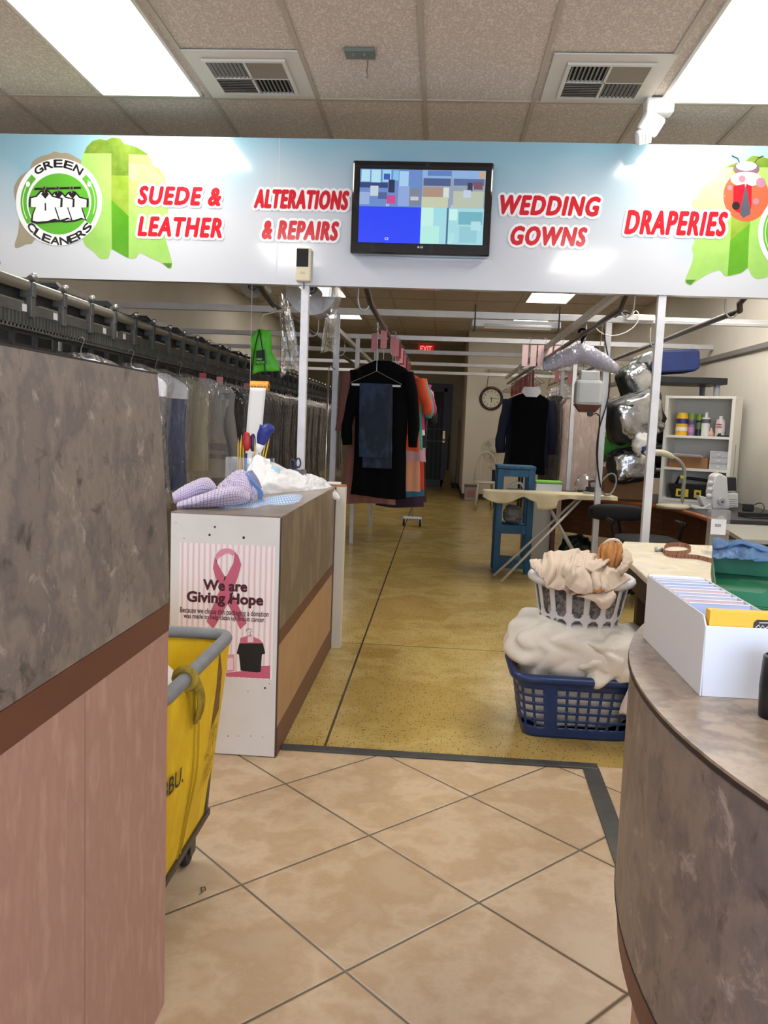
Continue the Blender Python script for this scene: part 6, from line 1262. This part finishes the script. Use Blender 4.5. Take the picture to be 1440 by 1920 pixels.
# office chair
oc = thing('office_chair', 'black office chair tucked under the corner desk behind the white posts', 'chair', (1.62, 6.75, 0)); m_och = mat('black_upholstery', '0d0d0f', .8, bump=.2, bscale=40)
f = MB(); blob(f, (1.70, 6.75, .50), (.26, .25, .045), 41, .04, 1.5, 40, 16, .6); f.build('seat', m_och, oc, smooth=True)
f = MB(); blob(f, (1.50, 7.0, .70), (.23, .06, .07), 42, .04, 1.5, 40, 16, .6); f.build('backrest', m_och, oc, smooth=True)
MB().tube([(1.66, 6.78, .12), (1.66, 6.78, .46)], .025, 12).build('gas_post', m_hookw, oc, smooth=True)
MB().tube([(1.66, 6.78, .44), (1.58, 7.05, .42), (1.53, 7.07, .66)], .018, 8).build('back_bracket', m_cvd, oc, smooth=True)
for k in range(5):
    a_ = 2*PI*k/5+.2; e = Vector((1.66+.27*math.cos(a_), 6.78+.27*math.sin(a_), .07)); MB().tube([(1.66, 6.78, .12), e], [.022, .014], 8).build('base_arm', m_cvd, oc, smooth=True); MB().lathe([(.0, -.02), (.028, -.02), (.03, 0), (.028, .02), (0, .02)], (e.x, e.y, .031), 12, 'x').build('caster', m_cvd, oc)
for s in (-.25, .25): MB().tube([(1.68+s, 6.70, .48), (1.68+s*1.12, 6.70, .62), (1.68+s*1.12, 6.62, .66), (1.68+s*1.12, 6.88, .66)], .014, 8).build('armrest', m_cvd, oc, smooth=True)
# dark bags under the desk
for k, (x, y, z, rx, ry, rz, h, lb) in enumerate(((1.42, 8.35, .17, .16, .14, .165, '1d2a26', 'dark green black bag on the floor under the corner desk'), (1.78, 8.15, .14, .16, .14, .135, '3c3a3e', 'grey plastic bag on the floor under the desk behind the chair'))):
    f = MB(); blob(f, (x, y, z), (rx, ry, rz), 50+k, .18, 2, 40, 24); tag(f.build('floor_bag', mat('bag_'+h, h, .35, bump=.4, bscale=25), None, smooth=True), lb, 'bag')
# --- white shelf standing on the desk, turned into the corner
TH = .56; SP = Vector((2.02, 7.70, DZ_)); SM = Matrix.Translation(SP) @ Matrix.Rotation(-TH, 4, 'Z'); SW, SD, SH = .60, .27, .955
shf = thing('shelf_unit', 'white three shelf unit standing across the corner of the desk', 'shelf', SP); m_shw = mat('white_melamine', 'e3dfd5', .45)
def sbox(x0, x1, y0, y1, z0, z1): return MB().box(x0, x1, y0, y1, z0, z1, SM)
tw = .028
sbox(0, tw, 0, SD, 0, SH).build('side_panel', m_shw, shf); sbox(SW-tw, SW, 0, SD, 0, SH).build('side_panel', m_shw, shf); sbox(tw, SW-tw, SD-.008, SD, .0, SH-.0005).build('back_panel', mat('melamine_back', 'c4c1b8', .5), shf); sbox(-.003, SW+.003, -.002, SD, SH, SH+.022).build('top_panel', m_shw, shf)
SHZ = (.055, .335, .625)
for z in SHZ: sbox(tw+.0005, SW-tw-.0005, .002, SD-.009, z-.022, z).build('shelf_board', m_shw, shf)
sbox(tw+.0005, SW-tw-.0005, .004, .018, 0, .032).build('plinth', m_shw, shf)
f = MB(); f.box(SW+.0005, SW+.004, .12, .135, .16, .56, SM); tag(f.build('yardstick', mat('stick_grey', 'aaa7a0', .5), None), 'thin yardstick hanging on the outer side of the white shelf', 'ruler')
L_ = lambda x, y, z: SM @ Vector((x, y, z))
def can(name, label, cat, x, y, z, r, h, m, capm, caph, lab=None, sx=1.0, neck=None):
    t = thing(name, label, cat, L_(x, y, z)); c = L_(x, y, z+.0005)
    MB().lathe([(0, 0), (r, 0), (r, h*.92), (r*.9, h), (0, h)], c, 24, sx=sx).build('body', m, t, smooth=False, autosmooth=.7)
    cr_ = neck or r*.85
    MB().lathe([(0, h+.0005), (cr_, h+.0005), (cr_*.92, h+caph), (0, h+caph)], c, 20).build('cap', capm, t, smooth=False, autosmooth=.7)
    for (z0_, z1_, mm) in (lab or []): MB().lathe([(r+.0006, z0_), (r+.0012, z0_), (r+.0012, z1_), (r+.0006, z1_)], c, 24, sx=sx).build('label_band', mm, t)
    return t
z = SHZ[2]; m_yl = mat('wipes_yellow', 'e0a81c', .4)
w_ = can('wipes_canister', 'large yellow wipes canister at the left of the top shelf', 'canister', .135, .09, z, .052, .185, m_yl, mat('wipes_lid', 'd8c23a', .4), .018, [(.105, .15, mat('navy_oval', '2a2f6a', .4)), (.04, .075, mat('canister_white', 'e2dcc8', .4))])
can('spray_can', 'purple labelled spray can with green cap beside the yellow canister', 'spray can', .215, .10, z, .030, .15, mat('can_purple', '8a6a92', .35), mat('cap_green', '7fa838', .4), .05, [(.03, .075, mat('can_pink', 'b07da5', .4)), (.10, .135, mat('can_grey', '51545a', .4))])
can('spray_can', 'black spray can with lime cap on the top shelf', 'spray can', .275, .13, z, .029, .14, mat('can_black', '24272a', .35), mat('cap_lime', '86b52c', .4), .055, [(.06, .12, mat('can_sage', '5f7a52', .4))])
can('lotion_bottle', 'pale bottle with dark label and small white cap on the top shelf', 'bottle', .345, .08, z, .036, .165, mat('bottle_pale', 'cfd0cc', .35), m_wplas, .045, [(.115, .15, mat('bottle_dark_label', '55525a', .4))], neck=.014)
t = thing('flask', 'small pinkish flask between the bottles on the top shelf', 'flask', L_(.395, .08, z)); MB().lathe([(0, 0), (.026, 0), (.022, .03), (.008, .06), (.008, .075), (0, .075)], L_(.395, .08, z+.0005), 16).build('body', mat('peach_plastic', 'c8a48c', .35), t, smooth=True)
t = can('alcohol_bottle', 'clear bottle with red lettering at the right of the top shelf', 'bottle', .465, .10, z, .040, .15, mat('clear_bottle', 'cfcac4', .25), m_wplas, .03, neck=.018)
c = L_(.465, .10, z); rt = (L_(1, 0, 0)-L_(0, 0, 0)); fwd = L_(0, -1, 0)-L_(0, 0, 0)
MB().lathe([(.0406, .045), (.0410, .045), (.0410, .125), (.0406, .125)], c+Vector((0, 0, .0005)), 24).build('label_band', mat('bottle_label', 'ddd3cd', .4), t)
for k, s_ in enumerate((.100, .078)): lettering('lettering', ('RUBBING', 'ALCOHOL')[k], mat('label_red', 'b52a30', .4), t, c+fwd*.0425-rt*.024+Vector((0, 0, s_)), rt, (0, 0, 1), w=.048, h=.014, bold=.0008)
t = thing('black_clamp', 'flat black clamp lying at the right end of the top shelf', 'clamp', L_(.53, .06, z)); f = MB(); f.box(.46, .565, .02, .045, z+.0005, z+.014, SM); f.build('bar', m_cvd, t); f = MB(); f.box(.47, .49, .02, .045, z+.0145, z+.03, SM); f.build('jaw', m_cvd, t)
z = SHZ[1]; t = thing('cardboard_box', 'low open cardboard box with white flaps on the middle shelf', 'box', L_(.2, .12, z)); m_cb = mat('cardboard', '9a7048', .8, var='8f6640', scale=10)
f = MB()
for (a0, a1, b0, b1) in ((.06, .40, .03, .034), (.06, .40, .22, .224), (.06, .064, .034, .22), (.396, .40, .034, .22)): f.box(a0, a1, b0, b1, z+.0005, z+.10, SM)
f.box(.064, .396, .034, .22, z+.0005, z+.004, SM); f.build('carton', m_cb, t)
f = MB(); f.prism([L_(.055, .028, z+.101), L_(.36, .028, z+.101), L_(.35, -.02, z+.118), L_(.07, -.02, z+.124)], (0, 0, .003)); f.build('white_flap', m_wht, t)
t = thing('drawer_box', 'small clear three drawer plastic box on the middle shelf', 'drawer box', L_(.48, .1, z)); m_cd = mat('frosted_drawer', 'b5b6b8', .3); 
for k in range(4): sbox(.415, .57, .03, .2, z+.0005+k*.052, z+.005+k*.052).build('frame_plate', m_wplas, t)
sbox(.415, .419, .031, .2, z+.0055, z+.156).build('frame_side', m_wplas, t); sbox(.566, .57, .031, .2, z+.0055, z+.156).build('frame_side', m_wplas, t)
for k in range(3):
    o = sbox(.4205, .5645, .028, .19, z+.0065+k*.052, z+.050+k*.052).build('drawer', m_cd, t); sbox(.48, .505, .020, .0279, z+.024+k*.052, z+.032+k*.052).build('knob', m_wplas, o)
z = SHZ[0]; t = thing('tool_caddy', 'black tool caddy with yellow labels on the bottom shelf', 'tool box', L_(.28, .1, z)); m_tc = mat('caddy_black', '131416', .45)
f = MB(); f._add([L_(*p) for p in ((.11, .02, z+.001), (.48, .02, z+.001), (.48, .2, z+.001), (.11, .2, z+.001), (.08, .0, z+.13), (.51, .0, z+.13), (.51, .22, z+.13), (.08, .22, z+.13))], [(0, 3, 2, 1), (0, 1, 5, 4), (1, 2, 6, 5), (2, 3, 7, 6), (3, 0, 4, 7), (4, 5, 6, 7)]); f.build('tray', m_tc, t)
f = MB(); f.tube([L_(.12, .1, z+.131), L_(.14, .1, z+.19), L_(.25, .1, z+.185), L_(.34, .1, z+.18), L_(.46, .1, z+.165), L_(.50, .1, z+.131)], .014, 8); f.build('handle', m_tc, t, smooth=True)
for (x0_, x1_) in ((.15, .26), (.31, .37)): 
    f = MB(); f.box(x0_, x1_, .0055, .0075, z+.02, z+.09, SM); o = f.build('yellow_label', mat('label_yellow', 'd9c22a', .5), t); f = MB(); f.box(x0_+.02, x0_+.045, .0045, .0054, z+.035, z+.07, SM); f.build('label_mark', m_black, o)
# yellow tool in front, lamp, serger
t = thing('yellow_case', 'small yellow and black tool case on the desk left of the sewing machine', 'case', (2.35, 7.35, DZ_)); 
q = atz(1305, 945, DZ_); f = MB(); f.box(q.x-.05, q.x+.09, q.y, q.y+.06, DZ_+.0005, DZ_+.075); f.build('case', mat('case_yellow', 'd59a1c', .45), t, bevel=.006); f = MB(); f.box(q.x-.03, q.x+.05, q.y-.002, q.y-.0002, DZ_+.02, DZ_+.05); f.build('dark_panel', m_tc, t)
lq = at(1262, 940, 7.22); lq.z = DZ_; lp = thing('gooseneck_lamp', 'cream bent arm desk lamp with a round base in front of the white shelf', 'lamp', lq); m_lp = mat('lamp_cream', 'c4bda4', .5); LY_ = lq.y
MB().lathe([(0, 0), (.135, 0), (.14, .02), (.12, .035), (0, .04)], lq+Vector((0, 0, .0005)), 32).build('base', m_lp, lp, smooth=True)
pts = [at(1281, 918, LY_), at(1282, 905, LY_), at(1284, 890, LY_), at(1283, 876, LY_), at(1275, 864, LY_), at(1262, 857, LY_)]
MB().tube([Vector((pts[0].x, LY_, DZ_+.035))]+pts, .017, 12).build('arm', mat('lamp_grey', '8f8c80', .5), lp, smooth=True, sub=1)
MB().tube([at(1266, 860, LY_), at(1250, 850, LY_), at(1230, 848, LY_), at(1205, 850, LY_)], [.022, .030, .032, .024], 12).build('lamp_head', m_lp, lp, smooth=True, sub=1)
MB().lathe([(0, -.02), (.016, -.02), (.016, .0), (0, 0)], at(1277, 894, LY_)+Vector((0, -.015, 0)), 12, 'y').build('knob', mat('knob_lime', 'b5b23a', .5), lp)
# serger
sy = 6.6; sq = atz(1352, 952, DZ_); sy = min(max(sq.y, 6.5), 7.2)
sg = thing('sewing_machine', 'white overlock sewing machine on the front of the corner desk', 'sewing machine', (at(1352, 940, sy).x, sy, DZ_)); m_sg = mat('machine_white', 'dcdad6', .35)
Q = lambda x, y, d=0.0: at(x, y, sy)+Vector((0, d, 0))
zb = DZ_+.0005
def silh(name, pts, dep, m, bev=.008, y0=0.0):
    P = [Q(x, y, y0) for x, y in pts]; P = [Vector((p.x, p.y, max(p.z, zb))) for p in P]; return MB().prism(P, (0, dep, 0)).build(name, m, sg, bevel=bev)
silh('column', [(1337,955),(1334,925),(1340,893),(1350,887),(1364,895),(1366,925),(1368,955)], .17, m_sg, .012)
silh('rear_body', [(1366,952),(1366,925),(1386,925),(1386,952)], .15, m_sg, .008, .02)
silh('thread_stand', [(1364,921),(1364,896),(1383,896),(1383,921)], .13, m_tc, .004, .03)
silh('bed', [(1303,957),(1306,949),(1320,951),(1334,944),(1337,957)], .16, m_sg, .008)
silh('looper_cover', [(1311,929),(1326,933),(1334,946),(1322,950)], .12, m_sg, .006, .02)
for (x, y) in ((1331,906),(1330,918),(1328,930)): MB().lathe([(0, -.03), (.022, -.03), (.025, -.01), (.022, 0), (0, 0)], Q(x, y, -.002), 16, 'y').build('tension_dial', m_sg, sg, smooth=True)
MB().lathe([(0, -.02), (.030, -.02), (.033, 0), (0, 0)], Q(1352, 940, -.013), 24, 'y').build('handwheel', mat('machine_grey', 'b5b3b0', .4), sg); MB().lathe([(0, -.024), (.010, -.024), (.010, -.0205)], Q(1352, 940, -.013), 16, 'y').build('wheel_hub', mat('hub_dark', '55534f', .4), sg)
for k in range(4):
    a = Q(1369, 935+k*4, .0185); MB().box(a.x, a.x+.065, a.y, a.y+.001, a.z-.010, a.z-.004).build('vent_slot', mat('vent_grey', '8e8b88', .5), sg)
MB().tube([Q(1349, 888, .06), Q(1349, 883, .06)], .007, 8).build('thread_pin', m_sg, sg)
# cords and socket adapters at the wall
t = thing('power_adapter', 'black power adapter with curled cord on the desk by the right wall', 'adapter', (2.7, 7.0, DZ_)); q = atz(1392, 945, DZ_); q = Vector((2.66, 7.25, DZ_))
MB().box(q.x-.04, q.x+.04, q.y-.03, q.y+.03, DZ_+.0005, DZ_+.06).build('block', m_cvd, t, bevel=.006); MB().tube([q+Vector((.04, 0, .05)), q+Vector((.08, -.05, .09)), q+Vector((.10, -.1, .06)), q+Vector((.06, -.2, .006)), q+Vector((-.1, -.35, .006)), q+Vector((.1, -.5, .006)), q+Vector((-.15, -.62, .006))], .006, 6).build('cord', m_cvd, t, smooth=True, sub=1)
t = thing('power_strip', 'black cable bundle lying along the desk behind the sewing machine', 'cable', (2.45, 6.8, DZ_))
MB().tube([(2.38, 6.60, DZ_+.008), (2.5, 6.52, DZ_+.008), (2.62, 6.62, DZ_+.008), (2.75, 6.48, DZ_+.008), (2.86, 6.55, DZ_+.03)], .007, 6).build('cord', m_cvd, t, smooth=True, sub=1); MB().box(2.40, 2.62, 6.70, 6.75, DZ_+.0005, DZ_+.035).build('strip', m_cvd, t, bevel=.005)
# --- grey plastic shelving behind, with bags
gs = thing('plastic_shelving', 'black and grey plastic shelving rack behind the white shelf unit', 'shelving', (2.45, 8.35, 0)); m_gs = mat('grey_plastic_post', '8d8d90', .5)
GX0, GX1, GY0, GY1 = 1.98, 2.68, 8.08, 8.62; gzt = at(1300, 707, 8.08).z
for z0_ in (gzt-.06, .95): MB().box(GX0, GX1, GY0, GY1, z0_, z0_+.06).build('shelf_tray', m_tc, gs, bevel=.004)
for (x, y) in ((GX0+.06, GY0+.05), (GX1-.08, GY0+.05), (GX0+.06, GY1-.05), (GX1-.08, GY1-.05)):
    MB().cyl((x, y, 1.0101), (x, y, gzt-.0601), .028, n=14).build('post', m_gs, gs, smooth=True); MB().cyl((x, y, DZ_+.001), (x, y, .9499), .028, n=14).build('post', m_gs, gs, smooth=True)
m_bbag = mat('blue_comforter_bag', '14265c', .55, var='182e6a', scale=5); m_silv = mat('silver_film', 'a3a3a4', .18, .75, var='cfcfcf', scale=6, bump=1.0, bscale=9); m_kbag = mat('black_bag', '121416', .5); m_gbag2 = mat('green_black_bag', '15231c', .5)
def pad(name, label, M, w, d, h, m, face=None, seed=1, group=None, parts=()):
    t = thing(name, label, 'bag', M.to_translation(), group)
    f = MB(); blob(f, (0, 0, 0), (w/2, d/2, h/2), seed, .10, 1.6, 44, 26, .5); f.v = [M @ v for v in f.v]; f.build('body', m, t, smooth=True)
    if face:
        f = MB(); blob(f, (0, -d*.10, h*.02), (w/2*.86, d/2*.96, h/2*.86), seed+3, .16, 2.2, 44, 26, .5); f.v = [M @ v for v in f.v]; f.build('clear_front', face, t, smooth=True)
    f = MB(); f.tube([M @ Vector((w/2*.98*math.copysign(abs(math.cos(a_))**.5, math.cos(a_)), 0, h/2*.98*math.copysign(abs(math.sin(a_))**.5, math.sin(a_)))) for a_ in [2*PI*k/40 for k in range(40)]], .009, 6, close=True); f.build('piping', m_cvd, t, smooth=True)
    return t
RM = lambda p, rz=0, rx=0, ry=0: Matrix.Translation(p) @ Matrix.Rotation(rz, 4, 'Z') @ Matrix.Rotation(rx, 4, 'X') @ Matrix.Rotation(ry, 4, 'Y')
# long blue bag lying on top of the rack
f = MB(); t = thing('comforter_bag', 'royal blue zip bag lying on top of the plastic shelving', 'bag', (2.35, 8.3, gzt))
B0 = [at(x, y, 8.15) for x, y in ((1236, 700), (1302, 696), (1312, 690), (1311, 657), (1300, 655), (1240, 657), (1222, 668), (1214, 690))]
B0 = [Vector((p.x, 8.12, max(p.z, gzt+.002))) for p in B0]; MB().prism(B0, (0, .42, 0)).build('bag', m_bbag, t, bevel=.02)
e0 = [at(x, y, 8.1) for x, y in ((1184, 690), (1204, 664), (1224, 656), (1230, 668), (1216, 690), (1200, 706))]; MB().prism([Vector((p.x, 8.10, p.z)) for p in e0], (0, .36, 0)).build('clear_end', m_silv, t, bevel=.02)
pad('comforter_bag', 'black and silver packed bag tipping off the left end of the plastic shelving', RM(at(1192, 718, 7.95), .2, 0, -.5), .30, .26, .34, m_gbag2, m_silv, 61)
pad('comforter_bag', 'large silver plastic comforter bag with black trim left of the white shelf', RM(at(1188, 783, 7.65), .25, .1, -.35), .50, .34, .42, m_kbag, m_silv, 62)
pad('comforter_bag', 'dark packed bag with silver corner below the large silver bag', RM(at(1182, 872, 7.75), .1, 0, -.15), .42, .30, .32, m_kbag, m_silv, 63)
pad('comforter_bag', 'dark green bag standing inside the plastic shelving behind the white shelf', RM(Vector((2.33, 8.35, 1.42)), 0), .46, .36, .30, m_gbag2, None, 64)
pad('comforter_bag', 'black bag packed low in the plastic shelving', RM(Vector((2.30, 8.35, 1.16)), 0), .50, .36, .24, m_kbag, None, 65)
t = thing('white_blue_bundle', 'small white and blue knotted plastic bundle right of the silver bag', 'bundle', at(1205, 838, 7.5)); f = MB(); blob(f, at(1203, 832, 7.5), (.075, .06, .10), 71, .2, 2, 30, 20); f.build('wrap', m_wplas, t, smooth=True); f = MB(); blob(f, at(1212, 842, 7.48), (.06, .05, .055), 72, .15, 2, 24, 16); f.build('blue_end', m_bluep, t, smooth=True)
f = MB(); blob(f, at(1152, 838, 7.95), (.15, .10, .14), 73, .3, 2.6, 40, 26); tag(f.build('green_cloth', mat('bright_green_cloth', '3f8f22', .7, var='2f741a', scale=8, bump=.4, bscale=20), None, smooth=True), 'bright green crumpled cloth beside the silver comforter bag', 'cloth')
t = thing('stack_carton', 'brown cardboard carton on the desk supporting the stacked bags', 'box', (1.75, 8.1, DZ_)); MB().box(1.58, 1.98, 7.95, 8.35, DZ_+.0005, DZ_+.30).build('carton', m_cb, t, bevel=.004)
t = thing('jar', 'clear dome jar on the desk behind the iron hose', 'jar', at(1140, 912, 8.3)); q = Vector((1.62, 8.35, DZ_)); MB().lathe([(0, 0), (.10, 0), (.12, .10), (.08, .19), (0, .21)], q+Vector((-.16, -.1, .0005)), 24).build('dome', film('jar_clear', 'd8d8d4', gloss=1.4, rough=.08, haze=.2, bump=.0), t, smooth=True)
MB().lathe([(0, 0), (.085, 0), (.09, .05), (0, .05)], q+Vector((-.16, -.1, .002)), 24).build('contents', m_kbag, t)
t = thing('green_lid_box', 'white plastic box with bright green lid behind the ironing board', 'box', at(1028, 910, 8.2)); q = at(1028, 905, 8.5); MB().box(q.x-.13, q.x+.13, 8.42, 8.62, DZ_+.0005, DZ_+.09).build('tub', m_wplas, t, bevel=.006); MB().box(q.x-.135, q.x+.135, 8.415, 8.625, DZ_+.09, DZ_+.115).build('lid', mat('lime_lid', '7cc23a', .45), t, bevel=.006)
t = thing('back_cabinet', 'low white cupboard behind the ironing board carrying the green lidded box', 'cupboard', (.98, 8.6, 0)); MB().box(.90, 1.145, 8.35, 8.8, 0, DZ_-.02).build('body', mat('cupboard_white', 'a9a69e', .5), t); MB().box(.89, 1.148, 8.34, 8.81, DZ_-.0195, DZ_).build('top', mat('cupboard_top', 'b4b1a9', .5), t)
# --- overhead: hung strip light, wire shelves, cables
q0, q1 = at(885, 614, 7.15), at(1050, 619, 7.15)
t = thing('strip_light', 'unlit white fluorescent strip fixture strapped under the first cross beam', 'lamp', ((q0.x+q1.x)/2, 7.2, BZ-.08))
MB().box(q0.x, q1.x, 7.10, 7.26, BZ-.115, BZ-.06).build('housing', m_wst, t, bevel=.006); MB().cyl((q0.x+.1, 7.10, BZ-.105), (q1.x-.08, 7.10, BZ-.105), .013, n=12).build('tube', m_wplas, t, smooth=True); MB().cyl((q0.x+.1, 7.12, BZ-.118), (q1.x-.08, 7.12, BZ-.118), .013, n=12).build('tube', m_wplas, t, smooth=True)
for x in (q0.x+.02, q1.x-.02): 
    f = MB(); f.box(x-.006, x+.006, 7.085, 7.09, BZ-.13, BZ+.06); f.box(x-.006, x+.006, 7.09, 7.34, BZ-.135, BZ-.13); f.build('strap', m_cvd, t)
def wireshelf(label, x0, x1, y0, y1, z, grp=None):
    t = thing('wire_shelf', label, 'wire shelf', (x0, y1, z), grp); f = MB()
    k = x0
    while k <= x1: f.tube([(k, y0, z), (k, y1, z)], .004, 4); k += .05
    f.build('wires', mat('wire_white', '9c9b95', .5), t)
    f = MB(); f.tube([(x0, y0, z), (x1, y0, z)], .008, 6); f.tube([(x0, y0, z-.05), (x1, y0, z-.05)], .006, 6); f.tube([(x0, y1, z), (x1, y1, z)], .008, 6); f.build('rails', mat('wire_white', '9c9b95', .5), t)
    for x in (x0+.05, x1-.05): MB().tube([(x, y0, z), (x, y1, z-.30)], .007, 6).build('bracket', m_wire, t)
a = at(900, 700, 15.2); wireshelf('long white wire shelf high on the clock wall', .80, 2.05, 15.55, 16.095, 2.46)
wireshelf('white wire shelf high on the right end of the clock wall', 2.15, 2.88, 15.5, 16.095, 2.50)
t = thing('white_cable', 'white plug and cable looping along the right part of the first cross beam', 'cable', at(1185, 590, 7.25))
MB().box(at(1172, 597, 7.3).x, at(1225, 597, 7.3).x, 7.24, 7.2745, BZ-.01, BZ+.04).build('power_strip', m_wplas, t, bevel=.005)
MB().tube([at(1186, 592, 7.23), at(1189, 582, 7.23), at(1196, 582, 7.23), at(1200, 596, 7.22), at(1190, 615, 7.22), at(1160, 631, 7.22), at(1130, 630, 7.22), at(1113, 610, 7.23)], .006, 6).build('cord', m_wplas, t, smooth=True, sub=1)
MB().tube([at(1250, 602, 7.26), at(1320, 605, 7.26), at(1390, 607, 7.26), at(1440, 609, 7.26)], .005, 6).build('long_cord', m_wplas, t, smooth=True)
t = thing('black_cable', 'black cable draped over the first cross beam and down the rack post', 'cable', at(1160, 590, 7.4))
MB().tube([at(1150, 597, 7.22), at(1165, 585, 7.22), at(1175, 583, 7.22), at(1182, 590, 7.24)], .010, 8).build('cord', m_cvd, t, smooth=True, sub=1)
MB().tube([at(1134, 612, 7.22), at(1133, 640, 7.22), at(1142, 670, 7.24), at(1146, 720, 7.26), at(1136, 770, 7.26), at(1122, 800, 7.26), at(1117, 850, 7.26), at(1122, 890, 7.26)], .007, 6).build('drop_cord', m_cvd, t, smooth=True, sub=1)
t = thing('hook_pole', 'long thin chrome hook pole hanging upright left of the dark coat', 'pole', at(616, 700, 7.0))
q0, q1 = at(616, 700, 7.02), at(607, 900, 7.02); MB().tube([(q0.x, 7.02, q0.z), (q0.x, 7.02, .45)], .009, 10).build('rod', m_chr, t, smooth=True); MB().tube([(q0.x, 7.02, q0.z), (q0.x+.0, 7.02, q0.z+.03), (q0.x+.015, 7.02, q0.z+.06), (q0.x+.03, 7.05, q0.z+.05)], .006, 8).build('hook', m_chr, t, smooth=True)
MB().tube([(q0.x+.03, 7.05, q0.z+.05), (-.94, 7.26, q0.z+.05)], .004, 6).build('holder', m_wire, t)
# rolling rack wheels seen below the colourful garments
t = thing('rolling_base', 'small black casters of a rolling rack below the far garments', 'rack', (-.30, 11.2, 0)); 
MB().bar((-.45, 11.2, .12), (-.20, 11.2, .12), .03).build('bar', m_hookw, t)
for x in (-.44, -.22): MB().lathe([(.012, -.015), (.05, -.015), (.05, .015), (.012, .015)], (x, 11.2, .052), 18, 'x').build('wheel', m_tc, t); MB().box(x-.02, x+.02, 11.19, 11.21, .06, .105).build('fork', m_hookw, t)
MB().cyl((-.33, 11.2, .135), (-.33, 11.2, 1.5), .014, n=10).build('upright', m_hookw, t, smooth=True)
# bits of lint on the tile
q = atz(381, 1665, 0); t = thing('thread_scrap', 'curled brown thread scrap on the tile floor beside the yellow cart', 'thread', q)
MB().tube([atz(374, 1677, .003), atz(379, 1673, .003), atz(386, 1668, .003), atz(384, 1663, .003), atz(377, 1664, .003), atz(379, 1671, .003)], .0015, 5).build('thread', mat('thread_brown', '6f5a3a', .8), t, smooth=True)
for o in sc.objects:
    for k in ('_o', '_ref'):
        if k in o.keys(): del o[k]
